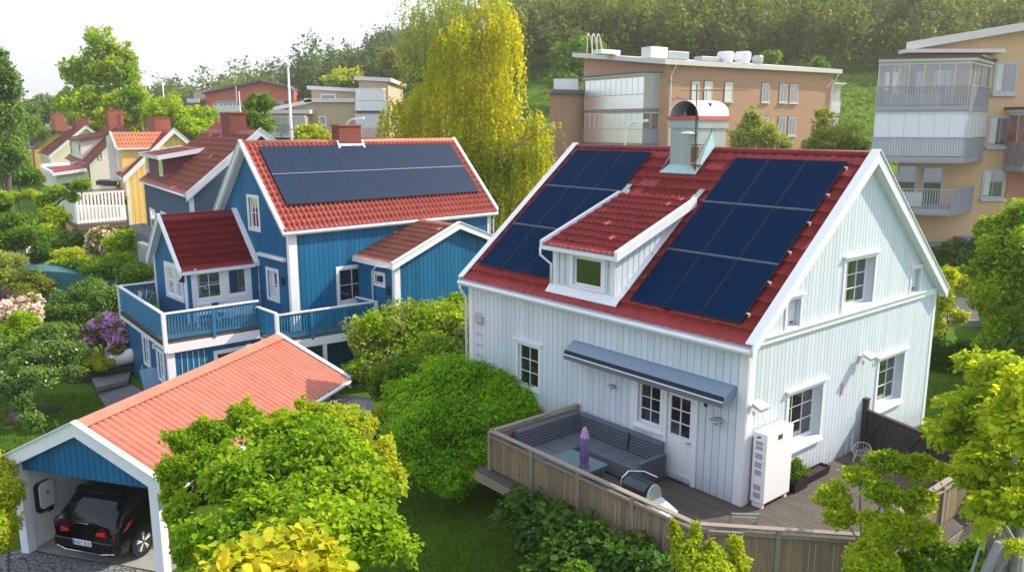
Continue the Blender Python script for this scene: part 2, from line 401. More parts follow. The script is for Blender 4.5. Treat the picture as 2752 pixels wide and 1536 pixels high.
def tiles(parent, name, c00, c10, c01, c11, ribs, rows, amp, step, mat, ss=6, sharp=1.0, th=.05, jitter=.0, lift=.0):
    """tile sheet over the patch c00 (eave start) c10 (eave end) c01/c11 (ridge); real ribs and stepped rows"""
    c00, c10, c01, c11 = [np.array(c, float) for c in (c00, c10, c01, c11)]
    nrm = np.cross(c10-c00, c01-c00); nrm /= np.linalg.norm(nrm)
    if nrm[2] < 0: nrm = -nrm
    nu = ribs*ss+1; u = np.linspace(0, 1, nu)
    ph = (u*ribs) % 1.0
    h = amp*(np.power(.5-.5*np.cos(2*PI*ph), sharp))
    V = []; F = []
    vs = []
    und = .22/rows
    for j in range(rows):
        if j: vs.append((j/rows, step-.014))
        vs += [(j/rows, step), (min(1, (j+1)/rows+(und if step > .012 else 0)), 0.0)]
    for v, st in vs:
        jt = rng.normal(0, jitter, ribs+1)[np.minimum((u*ribs).astype(int), ribs)] if jitter else 0
        base = (1-v)*((1-u)[:, None]*c00+u[:, None]*c10)+v*((1-u)[:, None]*c01+u[:, None]*c11)
        V.append(base+nrm*(h+st+lift+jt)[:, None] if not np.isscalar(jt) else base+nrm*(h+st+lift)[:, None])
    V = np.concatenate(V); R = len(vs)
    for r in range(R-1):
        a = r*nu+np.arange(nu-1); F.append(np.stack([a, a+1, a+1+nu, a+nu], 1))
    o = npmesh(name, V, np.concatenate(F), mat, parent)
    return o, nrm

def plate(mb, c00, c10, c01, c11, t, mi=0):
    c = [np.array(x, float) for x in (c00, c10, c11, c01)]
    n = np.cross(c[1]-c[0], c[3]-c[0]); n /= np.linalg.norm(n)
    if n[2] < 0: n = -n
    mb.slab(c, t, mi, -n)

# ------------------------------------------------------------------ terrain
CTRL = np.array([(-14, 14, -.05), (-8, 14, -.05), (-12, 18, -.05), (-7, 18, -.05), (-12, 22, 0.0), (-4, 22, .1), (-6, 26, .35), (-14, 24, .45), (-18, 26, .5), (-14, 28, .6), (-13, 31, .9), (-20, 32, .9),
    (-17, 38, 1.2), (-25, 45, 1.4), (-12, 37, 1.1), (-30, 62, 1.9), (-45, 80, 2.0), (-60, 110, 2.2), (-80, 140, 2.6), (-6, 30, .7), (-2, 34, 1.6), (2, 40, 2.6), (-3, 18, .2), (0, 12, .1), (3, 12, .3), (8, 12, .8), (1, 16, .35), (-3, 24, .5), (-1, 27, 1.4),
    (4, 26, 1.9), (10, 21, 1.85), (9, 16, 1.2), (12, 12, 1.1), (16, 20, 1.9), (13, 25, 2.05), (17, 30, 2.3), (19, 33, 2.4), (25, 33, 2.6), (24, 40, 3.5), (30, 46, 4.2), (10, 36, 2.8), (10, 50, 4.0),
    (18, 58, 5.0), (35, 60, 7.0), (0, 60, 3.6), (-14, 60, 2.6), (-10, 85, 4.0), (14, 72, 6.0), (28, 80, 7.4), (-30, 90, 3.0), (-50, 150, 4)], float)
def smooth(a, b, x):
    t = np.clip((x-a)/(b-a), 0, 1); return t*t*(3-2*t)
def terr(x, y):
    x = np.asarray(x, float); y = np.asarray(y, float)
    sc = .18*np.maximum(y, 20)
    d2 = ((x[..., None]-CTRL[:, 0])**2+(y[..., None]-CTRL[:, 1])**2)
    w = 1/(d2+.6)**1.6
    z = (w*CTRL[:, 2]).sum(-1)/w.sum(-1)
    # hillside: rises behind the flats, high to the right, low to the left
    az = x/np.maximum(y, 1)
    start = 82+60*smooth(.02, -.35, az)
    top = 3+64*smooth(-.44, .40, az)
    hill = np.minimum((np.maximum(y-start, 0))*.36, top)*1.0
    hill = np.where(y > start, top*(1-np.exp(-np.maximum(y-start, 0)*.40/np.maximum(top, 1))), 0)
    far = smooth(650, 320, y)
    z = z*smooth(400, 150, np.abs(x)+y*.5)+hill*far*smooth(-.75, -.45, az)
    z = z+26*smooth(900, 1500, y)*smooth(2600, 1700, y)*(1+.5*np.sin(x*.004+1))*smooth(.05, -.3, az)
    return z
def tz(x, y): return float(terr(np.array([x]), np.array([y]))[0])

# ------------------------------------------------------------------ foliage
def leaf_cloud(name, cen, rad, n, size, mat, parent=None, seed=0, up=.35, shell=.5, droop=0.0, sub=0, subr=.3, aspect=.62, flat_bottom=.0, fold=.25, dens=None):
    """n leaves scattered through ellipsoids; cen (k,3), rad (k,3)"""
    g = np.random.default_rng(seed)
    cen = np.array(cen, float); rad = np.array(rad, float)
    if sub:
        sub = int(sub*1.5); subr = subr*.88
        # break every ellipsoid into twig clumps sitting on and inside its shell
        C = []; R = []
        for c, r in zip(cen, rad):
            k = sub; d = g.normal(size=(k, 3)); d /= np.linalg.norm(d, axis=1)[:, None]
            d[:, 2] = np.where(d[:, 2] < -.35, -d[:, 2]*.5, d[:, 2])
            rr = g.uniform(.55, 1.0, k)[:, None]
            out_ = g.uniform(.85, 1.12, k)[:, None]
            C.append(c+d*rr*r*(1-subr*.4)*out_); R.append(np.outer(g.uniform(.45, 1.35, k)*subr, r)*g.uniform(.75, 1.3, (k, 3)))
        C.append(cen); R.append(rad*.72)
        cen = np.concatenate(C); rad = np.concatenate(R)
    area = (rad[:, 0]*rad[:, 1]+rad[:, 0]*rad[:, 2]+rad[:, 1]*rad[:, 2]); area = area/area.sum()
    idx = g.choice(len(cen), n, p=area)
    d = g.normal(size=(n, 3)); d /= np.linalg.norm(d, axis=1)[:, None]
    r = 1-shell*g.random(n)**1.6
    if sub:      # shoots sticking out of the clumps
        ns = max(8, n//90); sh = g.choice(len(cen), ns); sdv = g.normal(size=(ns, 3)); sdv[:, 2] = np.abs(sdv[:, 2])+.3; sdv /= np.linalg.norm(sdv, axis=1)[:, None]
        m = g.random(n) < .13; k_ = g.integers(0, ns, n); idx = np.where(m, sh[k_], idx); d = np.where(m[:, None], sdv[k_]+g.normal(size=(n, 3))*.05, d); r = np.where(m, g.uniform(.85, 1.38, n), r)
    r = r*(1+.16*np.abs(g.normal(size=n))*(g.random(n) < .5))
    P = cen[idx]+d*rad[idx]*r[:, None]
    if flat_bottom: P[:, 2] = np.maximum(P[:, 2], flat_bottom)
    nr = d*.8+g.normal(size=(n, 3))*.55; nr[:, 2] += up; nr /= np.linalg.norm(nr, axis=1)[:, None]
    t = g.normal(size=(n, 3)); t[:, 2] -= droop; t += d*.5
    t -= nr*(t*nr).sum(1)[:, None]; t /= np.linalg.norm(t, axis=1)[:, None]+1e-9
    s = np.cross(nr, t); L = (size*g.uniform(.5, 1.5, n))[:, None]; Wd = L*aspect*.5
    V = np.empty((n, 4, 3)); V[:, 0] = P; V[:, 1] = P+t*L*.5+s*Wd+nr*Wd*fold; V[:, 2] = P+t*L; V[:, 3] = P+t*L*.5-s*Wd+nr*Wd*fold
    F = np.arange(n*4).reshape(n, 4)
    return npmesh(name, V.reshape(-1, 3), F, mat, parent)

def sprays(name, cen, rad, n, size, mat, parent, seed=0, k=9, spread=.9):
    """nearer foliage: bunches of k broad six-cornered leaves round a twig end"""
    g = np.random.default_rng(seed); cen = np.array(cen, float); rad = np.array(rad, float)
    C0 = [cen]; R0 = [rad*.78]
    for c, r in zip(cen, rad):
        kk = 13; q = g.normal(size=(kk, 3)); q[:, 2] = np.abs(q[:, 2])*.9-.25; q /= np.linalg.norm(q, axis=1)[:, None]
        C0.append(c+q*r*g.uniform(.7, 1.08, kk)[:, None]); R0.append(np.outer(g.uniform(.22, .46, kk), r))
    cen = np.concatenate(C0); rad = np.concatenate(R0)*g.uniform(.85, 1.1, (sum(len(q) for q in R0), 3))
    area = rad[:, 0]*rad[:, 1]+rad[:, 0]*rad[:, 2]+rad[:, 1]*rad[:, 2]; idx = g.choice(len(cen), n, p=area/area.sum())
    d = g.normal(size=(n, 3)); d[:, 2] = np.where(d[:, 2] < -.2, np.abs(d[:, 2]), d[:, 2]); d /= np.linalg.norm(d, axis=1)[:, None]
    C = cen[idx]+d*rad[idx]*(1-.55*g.random(n)**1.4)[:, None]
    C = np.repeat(C, k, 0); D = np.repeat(d, k, 0); m = n*k
    o = g.normal(size=(m, 3)); o /= np.linalg.norm(o, axis=1)[:, None]; o = o+D*.7
    P = C+o*size*spread*g.uniform(.3, 1.1, m)[:, None]
    nr = D*.5+g.normal(size=(m, 3))*.45+np.array([0, 0, .6]); nr /= np.linalg.norm(nr, axis=1)[:, None]
    t = o-nr*(o*nr).sum(1)[:, None]; t[:, 2] -= .2; t -= nr*(t*nr).sum(1)[:, None]; t /= np.linalg.norm(t, axis=1)[:, None]+1e-9
    s = np.cross(nr, t); L = (size*g.uniform(.5, 1.1, m)*np.repeat(g.uniform(.7, 1.45, n), k))[:, None]
    V = np.empty((m, 6, 3))
    for i, (a, b, c) in enumerate([(0, 0, 0), (.32, .38, .10), (.72, .30, .05), (1.0, 0, -.12), (.72, -.30, .05), (.32, -.38, .10)]):
        V[:, i] = P+t*L*a+s*L*b+nr*L*c
    b = (np.arange(m)*6)[:, None]
    F = np.concatenate([b+np.array([[0, 1, 2, 3]]), b+np.array([[0, 3, 4, 5]])], 1).reshape(-1, 4)
    return npmesh(name, V.reshape(-1, 3), F, mat, parent)

def trunk(parent, base, top, r0, r1, ends, mat, seed=0, name='trunk', nseg=5, lean=.06):
    g = random.Random(seed); mb = MB()
    base = np.array(base, float); top = np.array(top, float); L = np.linalg.norm(top-base)
    pts = []; rs = []
    for i in range(nseg+1):
        t = i/nseg; w = np.array([g.uniform(-1, 1), g.uniform(-1, 1), 0])*L*lean*(0 if i in (0,) else .5)
        pts.append(base+(top-base)*t+w); rs.append(r0+(r1-r0)*t*1.0+(r0*.35 if i == 0 else 0))
    mb.tube(pts, rs, 9)
    for e in ends:
        e = np.array(e, float); k = g.randint(max(1, nseg//2-1), nseg); s = pts[k]
        mid = s*.5+e*.5+np.array([g.uniform(-.1, .1)*L*.5, g.uniform(-.1, .1)*L*.5, g.uniform(.0, .08)*L])
        q = rs[k]*.6; mb.tube([s, s*.7+mid*.3, mid, mid*.45+e*.55, e], [q, q*.85, q*.6, q*.4, q*.12], 6)
    return mb.build(name, mat, parent, smooth=True)

PLANTS = 0
def plant(name, label, cat, blobs, mat, leaf=None, cover=3.2, base=None, stem=None, stem_r=None, group=None, bloom=None, seed=None,
          ry=1.0, sub=7, subr=.42, cap=60000, ground=None, stem_mat=None, up=.35, droop=0., shell=.5, spray=0, aspect=.62):
    """blobs: (px, py, d, rpx, rpz) in my 2576 wide view; real centres and radii follow from the distance d"""
    global PLANTS
    PLANTS += 1; seed = seed or PLANTS*17
    cs = []; rs = []
    for (px, py, d, a, b) in blobs:
        p = at(px*K, py*K, d); k = K*d/FOC*1.05
        cs.append(p); rs.append((a*k, max(a, b)*k*.95*ry if ry <= 1 else a*k*ry, b*k))
    cs = np.array(cs); rs = np.array(rs); d = np.mean([b[2] for b in blobs])
    if base is None: bx, by = cs[:, 0].mean(), cs[:, 1].mean()
    else: bx, by = base
    bz = tz(bx, by) if ground is None else ground
    root = thing(name, label, cat, (bx, by, bz), 0, group)
    L = cs-np.array([bx, by, bz])
    s = leaf or max(.05, 3.0*d/807)
    A = (4*PI*((rs[:, 0]*rs[:, 1]+rs[:, 0]*rs[:, 2]+rs[:, 1]*rs[:, 2])/3)).sum()
    if spray:
        n = int(min(cap, cover*.85*A/(s*s*.35)/9)); sprays('foliage', L, rs, n, s, mat, root, seed)
        leaf_cloud('inner_leaves', L, rs*.74, n*2, s*.8, mat, root, seed+1, sub=3)
    else:
        n = int(min(cap, cover*A/(s*s*.32)))
        leaf_cloud('foliage', L, rs, n, s, mat, root, seed, sub=sub, subr=subr, up=up, droop=droop, shell=shell, aspect=aspect)
    if bloom:
        bm, frac, bs = bloom
        leaf_cloud('blossom', L, rs*1.03, int(n*frac), s*bs, bm, root, seed+5, sub=sub+5, subr=subr*.8, shell=.12, up=.5, aspect=.9)
    if stem != 0:
        lowz = (L[:, 2]).min(); hi = L[:, 2].mean() if stem is None else stem
        r = stem_r or max(.03, rs[:, 0].mean()*.05)
        tx, ty = L[:, 0].mean(), L[:, 1].mean()
        trunk(root, (0, 0, -.1), (tx*.8, ty*.8, max(.2, hi)), r, r*.55, [tuple(l+np.array([0, 0, rs[i, 2]*.3])) for i, l in enumerate(L)][:12], stem_mat or M['bark'], seed, name='stem' if 'tree' not in name else 'trunk')
    return root
G = {}
G['bright'] = leafmat('leaves_bright', [(.0, (.055, .15, .005)), (.35, (.13, .28, .008)), (.65, (.25, .40, .012)), (1, (.42, .53, .03))], .45, 1.8)
G['lime'] = leafmat('leaves_lime', [(.0, (.10, .20, .006)), (.4, (.22, .36, .010)), (1, (.46, .56, .03))], .48, 1.8)
G['yellow'] = leafmat('leaves_yellow_green', [(.0, (.12, .22, .010)), (.4, (.25, .37, .015)), (1, (.48, .55, .04))], .45, 1.7)
G['gold'] = leafmat('leaves_golden', [(.0, (.18, .30, .012)), (.5, (.36, .45, .02)), (.85, (.55, .50, .05)), (1, (.56, .34, .08))], .45, 1.5)
G['mid'] = leafmat('leaves_mid_green', [(.05, (.035, .105, .008)), (.5, (.09, .21, .012)), (1, (.22, .36, .025))])
G['dark'] = leafmat('leaves_dark_green', [(.05, (.018, .065, .008)), (.5, (.045, .12, .012)), (1, (.10, .21, .02))], .3)
G['cool'] = leafmat('leaves_cool_green', [(.05, (.04, .11, .022)), (.5, (.10, .21, .045)), (1, (.23, .36, .085))], .35)
G['olive'] = leafmat('leaves_olive', [(.05, (.07, .11, .012)), (.5, (.14, .19, .022)), (1, (.26, .30, .035))], .4)
G['birch'] = leafmat('leaves_weeping_birch', [(.0, (.12, .19, .012)), (.4, (.27, .345, .014)), (1, (.51, .54, .03))], .5, 1.8, nscale=.22)
G['pale'] = leafmat('leaves_pale_green', [(.05, (.13, .22, .04)), (.5, (.24, .35, .07)), (1, (.42, .50, .14))], .4, 1.4)
G['ball'] = leafmat('leaves_clipped_green', [(.05, (.075, .22, .004)), (.5, (.16, .38, .007)), (1, (.30, .52, .012))], .38, nscale=.5)
G['ridge'] = leafmat('ridge_forest_leaves', [(.0, (.03, .075, .03)), (.4, (.07, .14, .05)), (.75, (.14, .22, .06)), (1, (.30, .36, .08))], .35, 1.4, nscale=.06, ri=.3)
G['white_b'] = leafmat('blossom_white', [(0, (.62, .66, .5)), (1, (.8, .8, .72))], .3, 1.0)
G['pink_b'] = leafmat('blossom_pale_pink', [(0, (.72, .50, .52)), (1, (.85, .74, .70))], .3, 1.0)
G['purple_b'] = leafmat('blossom_purple', [(0, (.34, .14, .58)), (.5, (.58, .32, .74)), (1, (.78, .55, .80))], .3, 1.0)
G['forest'] = leafmat('forest_leaves', [(.0, (.028, .055, .008)), (.32, (.060, .100, .012)), (.62, (.095, .155, .016)), (.88, (.18, .26, .02)), (1, (.42, .46, .04))], .4, 1.6, nscale=.06, ri=.28)
# ================================================================== the white house
HZ = 2.33; HR = -.8723; HO = (5.0145, 16.45)
wh = thing('wooden_house', 'white boarded house with red tiled roof, long dormer and navy solar panels', 'house', (HO[0], HO[1], HZ), HR)
L, W, HE, SL = 9.77, 9.02, 3.75, .815
RG = HE+SL*W/2
Fm = lambda u, o, z: (u, -o, z)            # front wall, u = x
Gm = lambda u, o, z: (o, u, z)             # gable wall, u = y
Bm = lambda u, o, z: (u, W+o, z)
Lm = lambda u, o, z: (-L-o, u, z)
BRD = (.195, .182, .02)
fop = [(-7.50, -6.62, .95, 2.15), (-3.0, -2.3, 1.12, 2.12), (-2.1, -1.36, .12, 2.12)]
gop = [(1.66, 3.12, .88, 2.16), (5.93, 7.36, .86, 2.16), (3.78, 5.22, 3.86, 5.02), (1.32, 1.86, 3.80, 4.42), (7.35, 7.9, 3.80, 4.42)]
gt = lambda u: HE+SL*min(u, W-u)-.02
wall(wh, 'front_wall', Fm, -L, 0, -.2, HE, M['wboard'], M['wgap'], fop, boards=BRD, reveal=.16)
wall(wh, 'gable_wall', Gm, 0, W, -.28, gt, M['wboard'], M['wgap'], gop, breaks=[W/2], boards=(.155, .142, .02), reveal=.24)
wall(wh, 'rear_wall', Bm, -L, 0, -.3, HE, M['wboard'], reveal=0)
wall(wh, 'side_wall', Lm, 0, W, -.3, gt, M['wboard'], breaks=[W/2])
mb = MB(); mb.box(-L+.06, -.06, .06, W-.06, -1.8, -.2); mb.build('foundation', M['concrete'], wh)
mb = MB(); mb.box(-L+.1, -.1, .1, W-.1, -.05, .0); mb.box(-L+.1, -.1, .1, W-.1, 2.55, 2.65); mb.build('floor_slab', M['room'], wh)
mb = MB()      # corner boards, belt, eave board
mb.box(-.20, .032, -.035, .0, -.25, HE-.02); mb.box(.0, .036, .0, .22, -.25, HE-.02)
mb.box(-L-.03, -L+.16, -.035, 0, -.9, HE-.02); mb.box(0, .036, W-.12, W+.03, -.3, HE-.02)
mb.box(.0, .075, .22, W-.12, HE-.16, HE-.02); mb.box(0, .11, .22, W-.12, HE-.02, HE+.01)
mb.box(-L, -.20, -.030, 0, HE-.22, HE-.02)
mb.build('corner_board', M['white'], wh)
# roof
og, oe = .20, .20
T0 = .06
def rz(y): return HE+SL*y+T0
fc = ((-L-og, -oe, rz(-oe)), (og, -oe, rz(-oe)), (-L-og, W/2, rz(W/2)), (og, W/2, rz(W/2)))
tiles(wh, 'roof', *fc, 34, 15, .034, .050, M['redtile'], ss=8, jitter=.006)
bc = ((-L-og, W+oe, rz(-oe)), (og, W+oe, rz(-oe)), (-L-og, W/2, rz(W/2)), (og, W/2, rz(W/2)))
tiles(wh, 'roof', *bc, 34, 15, .022, .032, M['redtile'], ss=4)
mb = MB(); plate(mb, *[(a, b, c-.02) for a, b, c in fc], .12); plate(mb, *[(a, b, c-.02) for a, b, c in bc], .12); mb.build('roof_boarding', M['white'], wh)
mb = MB(); mb.tube([(-L-og, W/2, rz(W/2)+.02), (og, W/2, rz(W/2)+.02)], .10, 10); mb.build('ridge_cap', M['redtile_p'], wh, smooth=True)
mb = MB()      # barge boards with white cover strip
for xs in ((og, og+.045), (-L-og-.045, -L-og)):
    for s in (0, 1):
        A = (-oe-.04, rz(-oe)-.02) if not s else (W+oe+.04, rz(-oe)-.02); B = (W/2, rz(W/2)+.10)
        x0, x1 = xs
        top = [(x0, A[0], A[1]+.09), (x1, A[0], A[1]+.09), (x1, B[0], B[1]), (x0, B[0], B[1])]
        mb.add(top+[(p[0], p[1], p[2]-.27) for p in top], [(0, 1, 2, 3), (4, 7, 6, 5), (0, 4, 5, 1), (3, 2, 6, 7), (1, 5, 6, 2), (0, 3, 7, 4)])
        xa, xb = (og-.15, og+.07) if x0 > 0 else (-L-og-.07, -L-og+.15)
        top = [(xa, A[0], A[1]+.125), (xb, A[0], A[1]+.125), (xb, B[0], B[1]+.065), (xa, B[0], B[1]+.065)]
        mb.add(top+[(p[0], p[1], p[2]-.03) for p in top], [(0, 1, 2, 3), (4, 7, 6, 5), (0, 4, 5, 1), (3, 2, 6, 7), (1, 5, 6, 2), (0, 3, 7, 4)])
        if x0 > 0:   # soffit and inner moulding seen from the side
            top = [(.0, A[0]+.05, A[1]-.14), (og, A[0]+.05, A[1]-.14), (og, B[0], B[1]-.19), (.0, B[0], B[1]-.19)]
            mb.add(top+[(p[0], p[1], p[2]-.03) for p in top], [(0, 1, 2, 3), (4, 7, 6, 5), (0, 4, 5, 1), (3, 2, 6, 7), (1, 5, 6, 2), (0, 3, 7, 4)])
mb.build('barge_board', M['white'], wh)
mb = MB()
mb.box(-L-og, og, -oe-.03, -oe, rz(-oe)-.17, rz(-oe)-.02); mb.tube([(-L-og, -oe-.09, rz(-oe)-.07), (og, -oe-.09, rz(-oe)-.07)], .055, 8)
mb.build('gutter', M['white'], wh)
mb = MB(); gx = -L-.12
mb.tube([(gx, -oe-.09, rz(-oe)-.1), (gx, -oe-.09, rz(-oe)-.25), (gx, -.07, rz(-oe)-.55), (gx, -.07, -1.0)], .04, 8); mb.build('downpipe', M['white'], wh, smooth=True)
# windows of the front
window(wh, Fm, -7.50, -6.62, .95, 2.15, 2, 3, d=-.07, casing=.10, head=True, curtain=.0)
window(wh, Fm, -3.0, -2.3, 1.12, 2.12, 2, 3, d=-.07, casing=.09, curtain=.35, sill=.05)
# door with six panes
mb = MB(); u0, u1 = -2.1, -1.36
mb.box(u0, u0+.09, -.05, -.005, .12, 2.12, Fm); mb.box(u1-.09, u1, -.05, -.005, .12, 2.12, Fm); mb.box(u0+.09, u1-.09, -.05, -.005, .12, 1.1, Fm); mb.box(u0+.09, u1-.09, -.05, -.005, 2.03, 2.12, Fm)
cu = (u0+u1)/2; mb.box(cu-.012, cu+.012, -.04, -.012, 1.1, 2.03, Fm)
for z in (1.41, 1.72):
    mb.box(u0+.09, cu-.012, -.038, -.014, z-.012, z+.012, Fm); mb.box(cu+.012, u1-.09, -.038, -.014, z-.012, z+.012, Fm)
mb.box(u0+.14, u1-.14, -.005, .004, .25, .98, Fm)
door = mb.build('door', M['white'], wh)
mb = MB(); mb.quad(Fm(u0+.09, -.03, 1.1), Fm(u1-.09, -.03, 1.1), Fm(u1-.09, -.03, 2.03), Fm(u0+.09, -.03, 2.03)); mb.build('pane', M['pane'], door)
mb = MB()
for z in (.35, 1.15, 1.95): mb.box(u0-.015, u0+.012, -.002, .02, z, z+.11, Fm)
mb.build('hinge', M['metal'], door)
mb = MB(); mb.box(u1-.06, u1-.03, 0, .05, 1.0, 1.03, Fm); mb.box(u1-.15, u1-.03, .05, .065, 1.0, 1.03, Fm); mb.build('handle', M['metal'], door)
mb = MB(); mb.box(u0-.02, u1+.02, .0, .12, .06, .10, Fm); mb.build('threshold', M['metal'], door)
mb = MB()      # white casing round door and side window
mb.box(-2.20, -2.10, 0, .045, -.02, 2.24, Fm); mb.box(-1.36, -1.22, 0, .045, -.02, 2.24, Fm); mb.box(-2.1, -1.36, 0, .045, 2.12, 2.24, Fm)
mb.box(-3.22, -3.10, 0, .042, .0, 2.24, Fm); mb.box(-3.1, -2.2, 0, .042, 2.215, 2.26, Fm); mb.box(-2.52, -2.2, 0, .040, .0, .93, Fm)
mb.build('door_casing', M['white'], wh)
mb = MB()
for i in range(5): mb.box(-3.08+i*.11, -3.08+i*.11+.09, .0, .03, .0, .93, Fm)
mb.build('board_panel', M['wboard'], wh)
# tall slot and small box right of the door
mb = MB(); mb.box(-1.05, -.98, .02, .05, 2.02, 2.12, Fm); mb.build('door_bell', M['black'], wh)
mb = MB(); mb.box(-1.04, -1.01, .02, .035, .95, 1.9, Fm); mb.build('thermometer', M['metal_l'], wh)
# awning cassette over the door
mb = MB(); a0, a1 = -5.19, -.24
for a, b in ((a0, a0+.03), (a1-.03, a1)):
    mb.add([Fm(a, .02, 2.70), Fm(a, .14, 2.685), Fm(a, .43, 2.50), Fm(a, .46, 2.34), Fm(a, .36, 2.34), Fm(a, .02, 2.50),
            Fm(b, .02, 2.70), Fm(b, .14, 2.685), Fm(b, .43, 2.50), Fm(b, .46, 2.34), Fm(b, .36, 2.34), Fm(b, .02, 2.50)],
           [(0, 1, 2, 3, 4, 5), (11, 10, 9, 8, 7, 6)]+[(i, (i+1) % 6, 6+(i+1) % 6, 6+i) for i in range(6)])
mb.slab([Fm(a0+.03, .02, 2.70), Fm(a1-.03, .02, 2.70), Fm(a1-.03, .14, 2.685), Fm(a0+.03, .14, 2.685)], .02)
mb.slab([Fm(a0+.03, .14, 2.685), Fm(a1-.03, .14, 2.685), Fm(a1-.03, .41, 2.515), Fm(a0+.03, .41, 2.515)], .02)
awn = mb.build('awning', paint('awning_grey_sheet', (.20, .27, .34), .5, .05), wh)
mb = MB(); mb.slab([Fm(a0+.03, .41, 2.515), Fm(a1-.03, .41, 2.515), Fm(a1-.03, .475, 2.455), Fm(a0+.03, .475, 2.455)], .03); mb.build('rolled_cloth', paint('navy_cloth', (.012, .016, .03), .8, .1), awn)
mb = MB(); mb.box(a0+.03, a1-.03, .455, .49, 2.40, 2.43, Fm); mb.build('front_bar', M['white'], awn)
mb = MB(); mb.box(a0+.03, a1-.03, .468, .476, 2.285, 2.40, Fm); mb.build('valance', paint('grey_valance_cloth', (.13, .145, .17), .85, .08), awn)
# wall lamps
def wall_lamp(Mf, u, z, s=1.0):
    mb = MB(); mb.box(u-.05*s, u+.05*s, .02, .05, z-.06*s, z+.06*s, Mf)
    c = np.array(Mf(u, .16*s, z+.02)); b = len(mb.v)
    mb.tube([Mf(u, .04, z), Mf(u, .12*s, z+.06*s), tuple(c)], .012, 6)
    mb.lathe(c, [(.02*s, .07*s), (.13*s, .02*s), (.14*s, .0), (.05*s, -.01*s), (.045*s, -.08*s), (.01, -.10*s)], 12)
    return mb.build('wall_lamp', M['metal'], wh, smooth=False)
wall_lamp(Fm, -3.78, 1.80, .8); wall_lamp(Fm, -.62, 1.82, 1.1)
def flood(Mf, u, z):
    mb = MB(); mb.box(u-.06, u+.06, .02, .07, z-.08, z+.05, Mf); mb.tube([Mf(u, .05, z), Mf(u, .22, z+.07)], .018, 6)
    mb.add([Mf(u-.16, .14, z+.16), Mf(u+.16, .14, z+.16), Mf(u+.18, .40, z+.06), Mf(u-.18, .40, z+.06), Mf(u-.12, .16, z+.04), Mf(u+.12, .16, z+.04), Mf(u+.12, .36, z-.03), Mf(u-.12, .36, z-.03)],
           [(0, 1, 2, 3), (7, 6, 5, 4), (0, 4, 5, 1), (1, 5, 6, 2), (2, 6, 7, 3), (3, 7, 4, 0)])
    mb.lathe(Mf(u, .12, z-.16), [(.005, -.04), (.035, .0), (.04, .06), (.02, .09)], 8)
    return mb.build('flood_lamp', M['metal_l'], wh)
flood(Gm, .12, 2.28); flood(Gm, 4.86, 2.50)
mb = MB(); mb.box(4.02, 4.08, .025, .05, 1.68, 1.98, Gm); mb.build('thermometer', paint('pink_plastic', (.6, .3, .3), .5), wh)
# ladder on the front wall
mb = MB()
for u in (-9.42, -9.12): mb.beam(Fm(u, .06, .2), Fm(u, .06, 2.75), .03, .05)
for k in range(8): mb.beam(Fm(-9.42, .06, .45+k*.32), Fm(-9.12, .06, .45+k*.32), .02, .03)
mb.box(-9.44, -9.10, .04, .10, 2.42, 2.62, Fm)
mb.build('trellis_ladder', paint('grey_timber', (.45, .42, .38), .8), wh)
# gable windows, set deep in their reveals
window(wh, Gm, 1.66, 3.12, .88, 2.16, 3, 3, d=-.21, casing=.10, head=True, sill=.0, curtain=-.4)
window(wh, Gm, 5.93, 7.36, .86, 2.16, 3, 3, d=-.21, casing=.10, head=True, curtain=-.35)
window(wh, Gm, 3.78, 5.22, 3.86, 5.02, 3, 3, d=-.21, casing=.10, head=True, curtain=-.3)
for u in (1.32, 7.35):
    mb = MB(); mb.box(u+.02, u+.51, -.12, -.08, 3.82, 4.40, Gm); mb.box(u+.08, u+.11, -.08, -.04, 4.1, 4.16, Gm)
    h = mb.build('hatch', M['wboard'], wh)
    c = MB(); c.box(u-.07, u, 0, .045, 3.75, 4.50, Gm); c.box(u+.54, u+.61, 0, .045, 3.75, 4.50, Gm); c.box(u, u+.54, 0, .045, 4.42, 4.50, Gm); c.box(u-.1, u+.64, 0, .09, 4.50, 4.54, Gm); c.build('casing', M['white'], h)
    c = MB(); c.box(u+.30, u+.42, -.08, -.055, 3.86, 3.89, Gm); c.build('handle', M['dark'], h)
for (ua, ub, za) in ((1.66, 3.12, .88), (5.93, 7.36, .86)):
    mb = MB(); mb.add([Gm(ua-.08, .10, za-.13), Gm(ub+.08, .10, za-.13), Gm(ub+.08, .0, za-.13), Gm(ua-.08, 0, za-.13), Gm(ua-.08, .10, za-.10), Gm(ub+.08, .10, za-.10), Gm(ub, -.18, za+.02), Gm(ua, -.18, za+.02)],
                      [(0, 1, 2, 3), (4, 5, 6, 7), (0, 1, 5, 4), (0, 4, 7, 3), (1, 2, 6, 5)]); mb.build('window_board', M['white'], wh)
